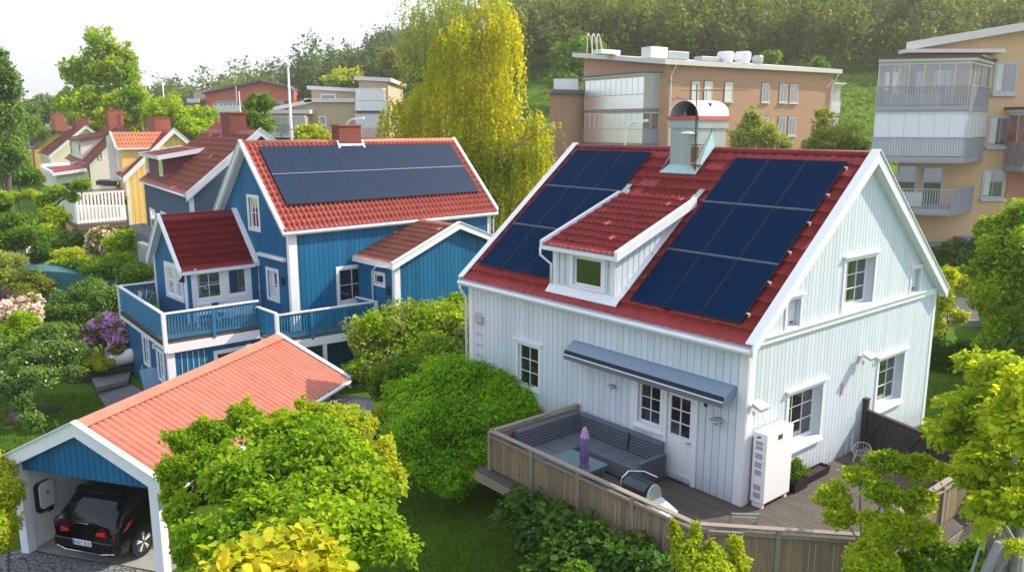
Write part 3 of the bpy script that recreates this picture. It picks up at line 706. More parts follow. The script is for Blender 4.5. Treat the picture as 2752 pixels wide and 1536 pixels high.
# dormer
dx0, dx1, dy, dz0, dz1, dsl = -6.16, -3.96, .11, 3.93, 5.12, .385
dtop = lambda y: dz1+dsl*(y-dy)
dyb = (dz1-dsl*dy-rz(0))/(SL-dsl)
Dm = lambda u, o, z: (u, dy-o, z)
dorm = wall(wh, 'dormer', Dm, dx0, dx1, dz0-.1, dz1, M['wboard'], M['wgap'], [(-5.42, -4.42, 4.14, 4.88)], boards=(.22, .19, .018), reveal=.1)
for x, sgn in ((dx0, -1), (dx1, 1)):
    mb = MB(); n = 14
    mb.add([(x, dy, dz0-.1), (x, dyb, rz(dyb)), (x, dy, dz1)], [(0, 1, 2)])
    for i in range(n):
        ya = dy+.03+(dyb-dy)*i/n; yb = ya+(dyb-dy)/n-.03
        mb.add([(x+sgn*.02, ya, rz(ya)-.02), (x+sgn*.02, yb, rz(yb)-.02), (x+sgn*.02, yb, dtop(yb)), (x+sgn*.02, ya, dtop(ya)), (x, ya, rz(ya)-.02), (x, yb, rz(yb)-.02), (x, yb, dtop(yb)), (x, ya, dtop(ya))],
               [(0, 1, 2, 3), (0, 4, 7, 3), (1, 5, 6, 2)])
    mb.build('dormer_cheek', M['wboard'], dorm)
fx0, fx1, fy = dx0-.24, dx1+.24, dy-.26
yb2 = (dz1+.06-dsl*dy-rz(0))/(SL-dsl)
cz = lambda y: dtop(y)+.06
dc = ((fx0, fy, cz(fy)), (fx1, fy, cz(fy)), (fx0, yb2, cz(yb2)), (fx1, yb2, cz(yb2)))
tiles(dorm, 'dormer_roof', *dc, 14, 10, .034, .050, M['redtile'], ss=8, jitter=.006)
mb = MB(); plate(mb, *[(a, b, c-.015) for a, b, c in dc], .08); mb.build('dormer_boarding', M['white'], dorm)
mb = MB()
for x0, x1 in ((fx0-.05, fx0+.05), (fx1-.05, fx1+.05)):
    top = [(x0, fy-.02, cz(fy)+.13), (x1, fy-.02, cz(fy)+.13), (x1, yb2-.25, cz(yb2-.25)+.13), (x0, yb2-.25, cz(yb2-.25)+.13)]
    mb.add(top+[(p[0], p[1], p[2]-.24) for p in top], [(0, 1, 2, 3), (4, 7, 6, 5), (0, 4, 5, 1), (3, 2, 6, 7), (1, 5, 6, 2), (0, 3, 7, 4)])
mb.box(fx0, fx1, fy-.03, fy, cz(fy)-.10, cz(fy)-.0)
mb.box(dx0-.03, dx0+.13, dy-.04, dy, dz0, dz1); mb.box(dx1-.13, dx1+.03, dy-.04, dy, dz0, dz1)
mb.box(-5.56, -5.42, dy-.045, dy, 4.06, 4.98); mb.box(-4.42, -4.28, dy-.045, dy, 4.06, 4.98); mb.box(-5.42, -4.42, dy-.045, dy, 4.06, 4.14); mb.box(-5.42, -4.42, dy-.045, dy, 4.88, 4.98)
mb.build('dormer_trim', M['white'], dorm)
mb = MB()      # white sheet flashing round the foot of the dormer
mb.slab([(dx0-.16, -.08, rz(-.08)+.11), (dx1+.2, -.08, rz(-.08)+.11), (dx1+.2, dy+.02, dz0+.15), (dx0-.16, dy+.02, dz0+.15)], .02)
for x0, x1 in ((dx1+.02, dx1+.20), (dx0-.16, dx0-.02)):
    mb.slab([(x0, dy-.0, rz(dy)+.11), (x1, dy-.0, rz(dy)+.11), (x1, dyb+.1, rz(dyb+.1)+.11), (x0, dyb+.1, rz(dyb+.1)+.11)], .02)
mb.build('dormer_flashing', M['white'], dorm)
mb = MB()
for x in (fx0-.02, fx1-.16): mb.slab([(x, yb2-.3, rz(yb2-.3)+.16), (x+.18, yb2-.3, rz(yb2-.3)+.16), (x+.18, yb2+.12, rz(yb2+.12)+.12), (x, yb2+.12, rz(yb2+.12)+.12)], .02)
mb.build('dormer_saddle', M['metal'], dorm)
window(dorm, Dm, -5.42, -4.42, 4.14, 4.88, 1, 1, d=-.06, casing=0, flat=True, name='dormer_window')
mb = MB(); mb.tube([(fx0+.02, fy-.06, cz(fy)-.05), (fx0+.02, fy-.06, cz(fy)-.25), (dx0-.05, dy-.08, cz(fy)-.5), (dx0-.05, dy-.08, 4.05)], .035, 8); mb.build('dormer_downpipe', M['white'], dorm, smooth=True)
# chimney
cx0, cx1, cy0, cy1 = -5.46, -4.53, 3.88, 5.16
mb = MB()
mb.box(cx0, cx1, cy0, cy1, 6.6, 8.12); mb.box(cx0-.045, cx1+.045, cy0-.045, cy1+.045, 8.12, 8.34)
for z in (7.12, 7.62):
    mb.box(cx0-.012, cx1+.012, cy0-.012, cy1+.012, z, z+.018)
mb.box(cx1-.0, cx1+.014, cy0+.62, cy0+.64, 7.05, 8.12)
ch = mb.build('chimney', M['metal'], wh)
mb = MB(); e = .085; mb.box(cx0-e, cx1+e, cy0-e, cy1+e, 8.34, 8.45); mb.build('chimney_band', M['redtile_l'], ch)
mb = MB(); n = 16; R = (cx1-cx0)/2+.04; xc = (cx0+cx1)/2
ring = [(xc-R*math.cos(PI*i/n), 8.45+R*.86*math.sin(PI*i/n)) for i in range(n+1)]; ri = [(xc-(R-.03)*math.cos(PI*i/n), 8.45+(R-.03)*.86*math.sin(PI*i/n)) for i in range(n+1)]
for i in range(n):
    for rr in (ring, ri): mb.quad((rr[i][0], cy0-.05, rr[i][1]), (rr[i+1][0], cy0-.05, rr[i+1][1]), (rr[i+1][0], cy1+.05, rr[i+1][1]), (rr[i][0], cy1+.05, rr[i][1]))
    for y in (cy0-.05, cy1+.05): mb.quad((ring[i][0], y, ring[i][1]), (ring[i+1][0], y, ring[i+1][1]), (ri[i+1][0], y, ri[i+1][1]), (ri[i][0], y, ri[i][1]))
mb.build('chimney_hood', M['metal_l'], ch)
mb = MB(); mb.box(cx0-.02, cx1+.02, cy0, cy1, 8.451, 8.462); mb.box(xc-.42, xc+.42, cy0+.6, cy0+.63, 8.462, 8.80); mb.build('flue', M['dark'], ch)
mb = MB()
ya, yb = cy0-.24, cy0+.0
mb.slab([(cx0-.16, ya, rz(ya)+.13), (cx1+.16, ya, rz(ya)+.13), (cx1+.02, yb, rz(yb)+.16), (cx0-.02, yb, rz(yb)+.16)], .02)
for s, x in ((1, cx1), (-1, cx0)):
    mb.slab([(x+s*.02, cy0, rz(cy0)+.34), (x+s*.16, ya, rz(ya)+.13), (x+s*.13, W/2, rz(W/2)+.16), (x+s*.02, W/2, rz(W/2)+.55)], .015)
mb.build('chimney_flashing', paint('green_copper_sheet', (.36, .53, .50), .45, .15, 3, stain=.3), ch)
# aerial on the chimney
mb = MB(); ax, ay = cx1+.03, cy0-.10
mb.tube([(ax, ay, 7.0), (ax-.05, ay, 9.28)], .017, 6)
mb.tube([(ax-.62, ay+.0, 9.14), (ax+.75, ay+.0, 9.10)], .012, 6); mb.tube([(ax+.6, ay, 9.10), (ax+1.6, ay+.02, 9.07)], .007, 5)
mb.tube([(ax-.62, ay, 9.14), (ax-.80, ay, 9.36), (ax-1.05, ay, 9.42)], .009, 5); mb.tube([(ax-.70, ay, 8.92), (ax-.08, ay, 8.86)], .009, 5); mb.tube([(ax-.62, ay, 9.0), (ax-.9, ay, 8.88)], .007, 5)
for i in range(9): x = ax-.55+i*.13; mb.tube([(x, ay-.14, 9.135), (x, ay+.14, 9.135)], .006, 4)
mb.tube([(ax+.28, ay, 9.1), (ax+.26, ay, 8.85)], .008, 4)
mb.build('aerial', M['dark'], ch)
mb = MB()
for z in (7.12, 7.66): mb.box(ax-.16, ax+.20, ay-.03, ay+.10, z, z+.03)
mb.box(ax-.10, ax+.02, ay-.08, ay+.04, 7.2, 7.62); mb.box(ax+.03, ax+.10, ay-.06, ay+.02, 7.3, 7.62); mb.tube([(ax, ay, 7.1), (ax+.05, ay-.05, 6.9), (ax, ay-.08, 6.72)], .03, 6)
mb.build('aerial_bracket', M['rust'], ch)
mb = MB(); mb.lathe((ax-.2, ay-.12, 7.98), [(.02, -.04), (.16, -.02), (.2, .0), (.16, .04), (.05, .07)], 12); mb.box(ax-.2, ax, ay-.14, ay-.08, 7.97, 8.01); mb.build('chimney_lamp', M['metal_l'], ch)
# ---- solar panels
ang = math.atan(SL); ca, sa = math.cos(ang), math.sin(ang)
def panel_mesh(w, h, mat, fr=.012):
    mb = MB(); mb.box(-w/2+fr, w/2-fr, -h/2+fr, h/2-fr, 0, .036, mi=0)
    mb.box(-w/2, -w/2+fr, -h/2, h/2, 0, .041, mi=1); mb.box(w/2-fr, w/2, -h/2, h/2, 0, .041, mi=1); mb.box(-w/2+fr, w/2-fr, -h/2, -h/2+fr, 0, .041, mi=1); mb.box(-w/2+fr, w/2-fr, h/2-fr, h/2, 0, .041, mi=1)
    return mb.build('solar_panel', [mat, M['pvframe']])
p0 = panel_mesh(1.028, 1.728, M['pv']); first = True
def put_panel(parent, src, x, s, a, base, first=False):
    global p0
    o = src if first else src.copy()
    if not first: COL.objects.link(o)
    o.parent = parent; o.rotation_euler = (a, 0, 0); o.location = (x, s*math.cos(a), base+s*math.sin(a)); return o
gg = random.Random(3)
for (xr, s0) in ((-.34, .13), (-6.45, .26)):
    for r in range(3):
        for c in range(3):
            # panels on the left array's lower corner stop short of the dormer
            o = put_panel(wh, p0, xr-.52-1.043*c, s0+.875+1.752*r, ang, rz(0)+.12, first); first = False
    mb = MB()
    for r in (1, 2):
        for dd in (-.028, .028):
            s = s0+1.752*r+dd*.6
            a = (xr-3.13, s*ca, rz(0)+.12+s*sa+.056); b = (xr, s*ca, rz(0)+.12+s*sa+.052)
            mb.beam(a, b, .007, .006, up=(0, -sa, ca))
    mb.build('mounting_rail', M['rail'], wh)
for i in range(6):
    mb = MB(); s = .45+i*.95
    mb.beam((-.345, s*ca, rz(0)+.13+s*sa), (-.26, s*ca, rz(0)+.12+s*sa), .03, .03); mb.beam((-.29, s*ca, rz(0)+.04+s*sa), (-.27, s*ca, rz(0)+.12+s*sa), .03, .03); mb.build('panel_clamp', M['metal_l'], wh)

# ================================================================== wooden deck of the white house
dk = thing('wooden_deck', 'raised weathered timber deck with board fence round the white house', 'deck', (HO[0], HO[1], HZ), HR)
poly = [(-5.28, -.02), (-5.28, -3.28), (1.15, -3.28), (3.55, -1.15), (3.55, 4.2), (.3, 5.4), (.04, 5.4), (.04, -.02)]
def clip_x(poly, y):     # x-interval of the deck at y
    xs = []
    n = len(poly)
    for i in range(n):
        (x1, y1), (x2, y2) = poly[i], poly[(i+1) % n]
        if (y1-y)*(y2-y) < 0: xs.append(x1+(x2-x1)*(y-y1)/(y2-y1))
    return sorted(xs)
mb = MB(); y = -3.28
while y < 5.35:
    xs = clip_x(poly, y+.06)
    for a, b in zip(xs[::2], xs[1::2]):
        x = a
        cuts = [a]+[c for c in (gg.uniform(-3.5, -2.5), gg.uniform(.2, 1.2)) if a+.5 < c < b-.5]+[b]
        for p, q in zip(cuts[:-1], cuts[1:]): mb.box(p, q-.003, y, y+.128, -.035+gg.uniform(-.002, .002), 0)
    y += .136
mb.build('deck_floor', M['deck'], dk)
mb = MB()      # fascia and joists
edge = [(-5.28, 0), (-5.28, -3.28), (1.15, -3.28), (3.55, -1.15), (3.55, 4.2)]
for (a, b) in zip(edge[:-1], edge[1:]): mb.beam((a[0], a[1], -.15), (b[0], b[1], -.15), .045, .22)
for x in np.arange(-5.0, 3.2, .6): mb.box(x-.02, x+.02, -3.2 if x < 1.1 else -3.2+(x-1.1)*.9, -.02, -.25, -.04)
mb.build('fascia', M['railw'], dk)
mb = MB()
for x, y in [(-4.3, -2.2), (-2.3, -2.3), (-.4, -2.3), (1.4, -2.1), (2.9, -.8), (2.9, 1.2), (2.9, 3.4)]:
    mb = MB(); mb.box(x-.07, x+.07, y-.07, y+.07, -2.6, -.1); mb.build('deck_support', M['railw'], dk)
def fence_run(a, b, h0=.04, h1=.84, n_post=0, ends=(1, 1)):
    a = np.array(a, float); b = np.array(b, float); d = b-a; Ln = np.linalg.norm(d); d /= Ln; nr = np.array([d[1], -d[0]])
    fb = MB(); s = .02
    while s < Ln-.05:
        w = gg.uniform(.085, .105); p = a+d*s; off = gg.uniform(-.003, .003)
        q = a+d*min(s+w, Ln)
        for (u, v) in ((p, q),):
            o1 = nr*(.022+off); o2 = nr*(.0+off)
            fb.add([(*(u+o2), h0), (*(v+o2), h0), (*(v+o1), h0), (*(u+o1), h0), (*(u+o2), h1), (*(v+o2), h1), (*(v+o1), h1), (*(u+o1), h1)], [(0, 3, 2, 1), (4, 5, 6, 7), (0, 1, 5, 4), (1, 2, 6, 5), (2, 3, 7, 6), (3, 0, 4, 7)])
        s += w+gg.choice([.004, .006, .010, .016])
    fb.build('fence_boards', M['fence'], dk)
    rb = MB()
    z3 = lambda p, z, o=0: (p[0]+nr[0]*o, p[1]+nr[1]*o, z)
    rb.beam(z3(a, .99), z3(b, .99), .13, .032); rb.beam(z3(a, .87, .035), z3(b, .87, .035), .09, .03); rb.beam(z3(a, .80, -.02), z3(b, .80, -.02), .03, .08); rb.beam(z3(a, .18, -.02), z3(b, .18, -.02), .03, .08)
    rb.build('rail', M['railw'], dk)
    m = max(1, round(Ln/1.65))
    for i in range(m+1):
        p = a+d*Ln*i/m; pb = MB(); pb.beam(z3(p, -.3, .03), z3(p, .975, .03), .09, .09, up=(d[0], d[1], 0)); pb.build('fence_post', M['railw'], dk)
fence_run((-5.03, -.05), (-5.03, -2.98)); fence_run((-5.03, -2.98), (1.03, -2.98)); fence_run((1.03, -2.98), (3.22, -1.02)); fence_run((3.22, -1.02), (3.22, 3.9))
# dark timber screen at the far end
sc_ = thing('timber_screen', 'dark weathered timber screen fence with a braced gate beside the gable', 'fence', (HO[0], HO[1], HZ), HR)
def dark_run(a, b, h0, h1):
    a = np.array(a, float); b = np.array(b, float); d = b-a; Ln = np.linalg.norm(d); d /= Ln; nr = np.array([d[1], -d[0]]); fb = MB(); s = 0
    while s < Ln-.03:
        p = a+d*s; q = a+d*min(s+.095, Ln); fb.beam((p[0]*.5+q[0]*.5, p[1]*.5+q[1]*.5, h0), (p[0]*.5+q[0]*.5, p[1]*.5+q[1]*.5, h1), .02, .092, up=(d[0], d[1], 0)); s += .105
    fb.build('fence_boards', M['darkfence'], sc_)
    r = MB(); z3 = lambda p, z, o: (p[0]+nr[0]*o, p[1]+nr[1]*o, z)
    r.beam(z3(a, h1+.02, 0), z3(b, h1+.02, 0), .11, .035); r.beam(z3(a, h1-.12, .03), z3(b, h1-.12, .03), .03, .09); r.beam(z3(a, .12, .03), z3(b, .12, .03), .03, .09)
    k = int(Ln/1.3)+1
    for i in range(k):
        p = a+d*Ln*i/k; q = a+d*Ln*(i+.5)/k; r.beam(z3(p, .15, .045), z3(q, h1-.12, .045), .03, .07)
        r.beam(z3(q, h1-.12, .045), z3(a+d*Ln*(i+1)/k, .15, .045), .03, .07)
    r.build('brace', M['darkfence'], sc_)
dark_run((.1, 5.3), (3.3, 4.3), .03, 1.0)
dark_run((3.3, 4.3), (4.6, 3.4), -.05, .85)
mb = MB(); mb.box(.03, .15, 5.22, 5.34, -.1, 1.30); mb.box(.015, .165, 5.205, 5.355, 1.30, 1.33); mb.box(3.24, 3.36, 4.24, 4.36, -.2, 1.12); mb.build('fence_post', M['darkfence'], sc_)

# ---- furniture on the deck
def H(x, y, z=0):
    c, s = math.cos(HR), math.sin(HR); return (HO[0]+c*x-s*y, HO[1]+s*x+c*y, HZ+z)
so = thing('corner_sofa', 'grey wicker corner sofa in the shaded corner of the deck', 'sofa', H(-4.0, -1.5), HR)
def sofa_run(x0, x1, y0, y1, back):
    s = MB(); s.box(x0, x1, y0, y1, .04, .40); s.build('seat', M['wicker'], so, bevel=.02)
    b = MB(); bx0, bx1, by0, by1 = back
    # backs lean outwards
    if bx1-bx0 > by1-by0:
        b.add([(bx0, by0, .38), (bx1, by0, .38), (bx1, by1, .04), (bx0, by1, .04), (bx0, by0+.08, .88), (bx1, by0+.08, .88), (bx1, by1+.08, .88), (bx0, by1+.08, .88)], [(0, 3, 2, 1), (4, 5, 6, 7), (0, 1, 5, 4), (1, 2, 6, 5), (2, 3, 7, 6), (3, 0, 4, 7)])
        for k in range(5):
            z = .45+k*.085; b.box(bx0, bx1, by0-.012+.02+(z-.38)*.14, by0+.02+(z-.38)*.14, z, z+.012)
    else:
        b.add([(bx0, by0, .04), (bx1, by0, .38), (bx1, by1, .38), (bx0, by1, .04), (bx0-.08, by0, .88), (bx1-.08, by0, .88), (bx1-.08, by1, .88), (bx0-.08, by1, .88)], [(0, 3, 2, 1), (4, 5, 6, 7), (0, 1, 5, 4), (1, 2, 6, 5), (2, 3, 7, 6), (3, 0, 4, 7)])
        for k in range(5):
            z = .45+k*.085; b.box(bx1-.02-(z-.38)*.14, bx1-.008-(z-.38)*.14, by0, by1, z, z+.012)
    b.build('backrest', M['wicker'], so)
# local origin at (-4,-1.5) of the house frame: wall at y=+1.5, left fence at x=-1.0
sofa_run(-.72, -.02, -.85, 1.15, (-.86, -.70, -.85, 1.28)); sofa_run(-.02, 1.95, .48, 1.15, (-.72, 1.95, 1.14, 1.30))
mb = MB(); mb.box(1.95, 2.07, .42, 1.33, .04, .64); mb.build('armrest', M['wicker'], so, bevel=.02)
mb = MB()
for i in range(12): mb.box(1.945, 2.078, .44+i*.07, .448+i*.07, .05, .63)
for i in range(7): mb.box(1.945, 2.078, .425, 1.325, .1+i*.08, .106+i*.08)
mb.build('weave', M['dark'], so)
mb = MB()
for k in range(6):
    z = .44+k*.075; o2 = .04+(z-.38)*.02
    mb.beam((-.745-(z-.38)*.16+.05, -.84, z), (-.745-(z-.38)*.16+.05, 1.12, z), .012, .012); mb.beam((-.70, 1.135+(z-.38)*.16-.01, z), (1.95, 1.135+(z-.38)*.16-.01, z), .012, .012)
for y in (-.2, .5): mb.box(-.72, -.03, y, y+.012, .395, .405)
for x in (.6, 1.3): mb.box(x, x+.012, .5, 1.12, .395, .405)
mb.build('piping', M['black'], so)
mb = MB()
for p, q in (((-.75, .16, .44), (-.79, .16, .86)), ((1.0, 1.15, .44), (1.0, 1.21, .86))): mb.beam(p, q, .05, .03)
mb.build('seam', M['black'], so)
tb = thing('patio_table', 'low glass topped table with grey wicker base in front of the sofa', 'table', H(-3.35, -1.75), HR)
mb = MB(); mb.box(-.62, .62, -.45, .45, .40, .425); mb.build('table_top', paint('smoked_glass_top', (.10, .19, .20), .12, .05, spec=.6, bump=0), tb, bevel=.008)
mb = MB(); mb.box(-.58, .58, -.41, .41, .33, .40)
for x in (-.54, .48):
    for y in (-.38, .32): mb.box(x, x+.06, y, y+.06, 0, .33)
mb.build('table_frame', M['wicker'], tb)
pa = thing('parasol', 'closed purple parasol tied round its pole on the deck', 'parasol', H(-2.98, -1.86), HR)
mb = MB(); mb.lathe((0, 0, 0), [(.22, 0), (.22, .05), (.05, .07), (.03, .16)], 20); mb.build('base', M['dark'], pa)
mb = MB(); mb.tube([(0, 0, .1), (0, 0, 1.38)], .018, 8); mb.build('pole', M['metal'], pa)
mb = MB(); n = 40
prof = [(.02, 1.42), (.055, 1.38), (.085, 1.30), (.105, 1.18), (.118, 1.165), (.11, 1.0), (.115, .8), (.112, .62), (.072, .585), (.118, .53), (.13, .42), (.105, .31), (.115, .20), (.10, .13)]
b = 0
for i, (r, z) in enumerate(prof):
    for k in range(n):
        a = 2*PI*k/n; rr = r*.80*(1+.26*math.cos(7*a+z*4)*(1 if i > 2 else .45)+.05*math.cos(3*a-z*9)); mb.v.append((rr*math.cos(a), rr*math.sin(a), z))
for i in range(len(prof)-1):
    for k in range(n):
        k2 = (k+1) % n; mb.f.append((i*n+k, i*n+k2, (i+1)*n+k2, (i+1)*n+k)); mb.m.append(1 if i < 4 else 0)
mb.build('canopy', [paint('purple_cloth', (.18, .12, .27), .8, .15, 6), paint('faded_pink_cloth', (.46, .26, .46), .8, .1, 6)], pa, smooth=True)
mb = MB(); mb.tube([(.09*math.cos(a), .09*math.sin(a), .585) for a in np.linspace(0, 2*PI, 17)], .012, 5); mb.build('strap', paint('dark_strap', (.1, .06, .16)), pa)
gr = thing('barbecue_grill', 'gas barbecue with dark lid and a pale side hood by the fence', 'barbecue', H(-.98, -1.95), HR)
mb = MB(); n = 10
for x0, x1 in ((-.52, .10),):
    pr = [(.26*math.cos(PI*i/n), .62+.17*math.sin(PI*i/n)) for i in range(n+1)]
    for i in range(n): mb.quad((x0, pr[i][0], pr[i][1]), (x1, pr[i][0], pr[i][1]), (x1, pr[i+1][0], pr[i+1][1]), (x0, pr[i+1][0], pr[i+1][1]))
    for x in (x0, x1): mb.add([(x, p[0], p[1]) for p in pr], [tuple(range(n+1))])
mb.build('lid', paint('dark_teal_enamel', (.02, .035, .045), .25, .1, spec=.5), gr)
mb = MB(); mb.tube([(-.54, -.27, .60), (-.56, -.22, .76), (-.56, .0, .86), (-.3, .2, .88), (.05, .22, .86)], .013, 6); mb.build('handle', M['chrome'], gr)
mb = MB(); mb.box(-.52, .10, -.26, .26, .42, .62); mb.build('firebox', M['dark'], gr)
mb = MB()
for x in (-.5, .06):
    for y in (-.22, .2): mb.box(x, x+.03, y, y+.03, 0, .42)
mb.box(-.5, .09, -.22, .23, .10, .13); mb.box(-.53, -.515, -.28, .0, .36, .6)
mb.build('trolley', M['metal'], gr)
mb = MB(); n = 10
pr = [(.25*math.cos(PI*i/n), .46+.34*math.sin(PI*i/n)) for i in range(n+1)]
mb.add([(.14, p[0], p[1]) for p in pr]+[(.17, p[0]*.97, p[1]-.01) for p in pr], [tuple(range(n+1)), tuple(range(2*n+1, n, -1))]+[(i, i+1, n+2+i, n+1+i) for i in range(n)])
mb.build('side_hood', M['metal'], gr)
mb = MB(); mb.slab([(.17, -.24, .47), (.62, -.24, .30), (.62, .24, .30), (.17, .24, .47)], .10); mb.build('side_shelf', M['metal_l'], gr, bevel=.02)
mb = MB(); mb.box(.55, .58, -.18, .18, 0, .26); mb.build('shelf_leg', M['metal'], gr)
hb = thing('battery_cabinet', 'tall white battery cabinet standing against the gable wall', 'battery cabinet', H(.25, .74), HR)
cb = MB(); cb.box(-.165, .165, -.53, .53, .10, 1.72); cab = cb.build('cabinet_body', M['whiteplastic'], hb, bevel=.025)
mb = MB(); mb.box(-.13, .13, -.50, -.42, 0, .10); mb.box(-.13, .13, .38, .48, 0, .10); mb.build('foot', M['whiteplastic'], hb)
mb = MB(); mb.box(.160, .170, -.08, .09, 1.49, 1.60); mb.build('display', M['black'], hb, bevel=.012)
mb = MB(); mb.box(.1695, .1725, -.055, .065, 1.51, 1.58); mb.build('display_glass', paint('grey_display', (.08, .09, .10), .3, .05), hb)
mb = MB()
for z in (.22, .40, .74, .92, 1.12, 1.33, 1.44): mb.box(-.085, .085, -.5345, -.528, z, z+(.13 if z not in (1.33, 1.44) else .085))
mb.build('vent', paint('grey_vent', (.38, .39, .40), .6, .1, 30), hb)
mb = MB(); mb.lathe((0, -.53, 1.62), [(.02, -.02), (.02, .02)], 8); mb.box(-.07, -.03, -.536, -.528, 1.58, 1.62); mb.build('cable_port', M['black'], hb)
# planters
def planter(label, x, y, w, l, h, full, leafy):
    r = thing('planter_box', label, 'planter', H(x, y), HR)
    b = MB(); t = .02
    pts = lambda k, z: [(-w/2*k, -l/2*k, z), (w/2*k, -l/2*k, z), (w/2*k, l/2*k, z), (-w/2*k, l/2*k, z)]
    A, B, C_, D_ = pts(.85, 0), pts(1, h), pts(.93, h), pts(.85, h*.6)
    b.add(A+B+C_+D_, [(3, 2, 1, 0)]+[(i, (i+1) % 4, 4+(i+1) % 4, 4+i) for i in range(4)]+[(4+i, 4+(i+1) % 4, 8+(i+1) % 4, 8+i) for i in range(4)]+[(8+i, 8+(i+1) % 4, 12+(i+1) % 4, 12+i) for i in range(4)])
    b.build('box', M['black'], r); s = MB(); s.box(-w*.42, w*.42, -l*.42, l*.42, h*.3, h*.75); s.build('soil', M['soil'], r)
    return r
planter('black planter box full of small leaved greenery beside the battery cabinet', .30, 1.72, .34, .62, .26, 1, 1)
planter('empty black planter trough against the gable wall', .26, 2.62, .26, 1.0, .20, 0, 0)
pl = thing('potted_plant', 'bushy green plant growing in the black box by the battery cabinet', 'plant', H(.30, 1.72, .2), HR)
leaf_cloud('foliage', [(0, -.12, .22), (.02, .15, .2), (0, 0, .34)], [(.24, .26, .22), (.22, .24, .2), (.18, .2, .2)], 2600, .055, G['mid'], pl, 5, sub=6, subr=.4)
trunk(pl, (0, 0, 0), (0, 0, .3), .015, .008, [(.1, .1, .4), (-.1, -.1, .4), (.05, -.2, .35)], M['bark'], 3, 'stem')
ca_ = thing('wire_chair', 'small white wire armchair by the dark screen fence', 'chair', H(.52, 4.35), HR+.3); ca_.scale = (.72, .72, .62)
mb = MB()
def arc(r0, z, a0, a1, n=12, sx=1): return [(r0*math.cos(a)*sx, r0*math.sin(a), z) for a in np.linspace(a0, a1, n)]
mb.tube(arc(.28, .36, 0, 2*PI, 20), .012, 6); mb.tube([(.30*math.cos(a), .30*math.sin(a), .40+.30*max(0, math.sin(a))**.6) for a in np.linspace(-.3, PI+.3, 18)], .014, 6)
for a in np.linspace(.3, PI-.3, 9): mb.tube([(.27*math.cos(a), .27*math.sin(a), .36), (.30*math.cos(a), .30*math.sin(a), .40+.30*math.sin(a)**.6)], .007, 5)
for x in np.linspace(-.2, .2, 7): mb.tube([(x, -math.sqrt(.078-x*x), .362), (x, math.sqrt(.078-x*x), .362)], .007, 5)
mb.build('seat_shell', M['chair_w'], ca_)
for a in (.7, 2.4, 3.9, 5.5):
    mb = MB(); mb.tube([(.25*math.cos(a), .25*math.sin(a), .36), (.30*math.cos(a), .30*math.sin(a), 0)], .012, 6); mb.build('leg', M['whiteplastic'], ca_)
# slatted chair leaning over the rail, small folding table
bs = thing('slatted_chair', 'weathered slatted wooden garden chair hung over the outer deck rail', 'chair', H(1.65, -2.95, .62), HR+.74)
mb = MB()
for i in range(13): mb.beam((-.24+i*.04, -.03, .42), (-.24+i*.04, -.16, .14), .02, .012)
mb.build('backrest', boards_mat('chair_slats', (.26, .15, .10), (.20, .12, .08)), bs)
mb = MB(); mb.beam((-.29, -.01, .46), (-.29, -.22, -.35), .04, .03); mb.beam((.29, -.01, .46), (.29, -.22, -.35), .04, .03); mb.beam((-.29, -.02, .44), (.29, -.02, .44), .04, .06); mb.beam((-.27, -.17, .12), (.27, -.17, .12), .04, .05)
mb.build('chair_frame', M['railw'], bs)
ft = thing('folding_stand', 'low folding metal stand on the deck in front of the cabinet', 'stand', H(.62, -.75), HR+.8)
mb = MB(); mb.tube([(-.28, 0, .0), (-.28, 0, .30), (.28, 0, .30), (.28, 0, 0)], .012, 6); mb.tube([(-.28, .2, .0), (-.28, .05, .28), (.28, .05, .28), (.28, .2, 0)], .012, 6); mb.tube([(-.28, 0, .22), (.28, 0, .22)], .012, 6); mb.build('frame', M['metal'], ft)
# ================================================================== blue house
BZ = 3.67; BR = .749; BO = (-8.183, 29.32)
bh = thing('blue_house', 'blue boarded house with white trim, grey-blue solar panels, porch and roof terrace', 'house', (BO[0], BO[1], BZ), BR)
L, W, HE = 9.82, 5.76, 3.16; SL = 2.96/(W/2)
Fm = lambda u, o, z: (u, -o, z); Gm = lambda u, o, z: (-o, u, z); Rm = lambda u, o, z: (L+o, u, z); Bm = lambda u, o, z: (u, W+o, z)
gt = lambda u: HE+SL*min(u, W-u)-.02
BB = (.20, .185, .018)
wall(bh, 'front_wall', Fm, 0, L, -2.9, HE, M['blue'], M['bluegap'], [(2.02, 3.22, .12, 1.40)], boards=BB)
wall(bh, 'gable_wall', Gm, 0, W, -2.9, gt, M['blue'], M['bluegap'], [(2.28, 3.08, 2.95, 4.12), (1.02, 1.80, .36, 1.42)], breaks=[W/2], boards=(.14, .125, .018))
wall(bh, 'side_wall', Rm, 0, W, -2.9, gt, M['blue'], breaks=[W/2]); wall(bh, 'rear_wall', Bm, 0, L, -2.9, HE, M['blue'])
mb = MB(); mb.box(.1, L-.1, .1, W-.1, 2.6, 2.7); mb.box(.1, L-.1, .1, W-.1, -.5, -.4); mb.build('floor_slab', M['room'], bh)
window(bh, Fm, 2.02, 3.22, .12, 1.40, 2, 2, casing=.13, curtain=-.2, sill=.05); window(bh, Gm, 2.28, 3.08, 2.95, 4.12, 2, 2, casing=.12, curtain=.3); window(bh, Gm, 1.02, 1.80, .36, 1.42, 2, 2, casing=.12, curtain=.3)
mb = MB(); mb.box(-.03, .30, -.04, 0, -2.9, HE); mb.box(-.04, 0, 0, .12, -2.9, HE); mb.box(L-.18, L+.03, -.04, 0, -2.9, HE); mb.box(L, L+.04, 0, .15, -2.9, HE); mb.build('corner_board', M['white'], bh)
og, oe, T0 = .28, .14, .06
rzb = lambda y: HE+SL*y+T0
fc = ((-og, -oe, rzb(-oe)), (L+og, -oe, rzb(-oe)), (-og, W/2, rzb(W/2)), (L+og, W/2, rzb(W/2)))
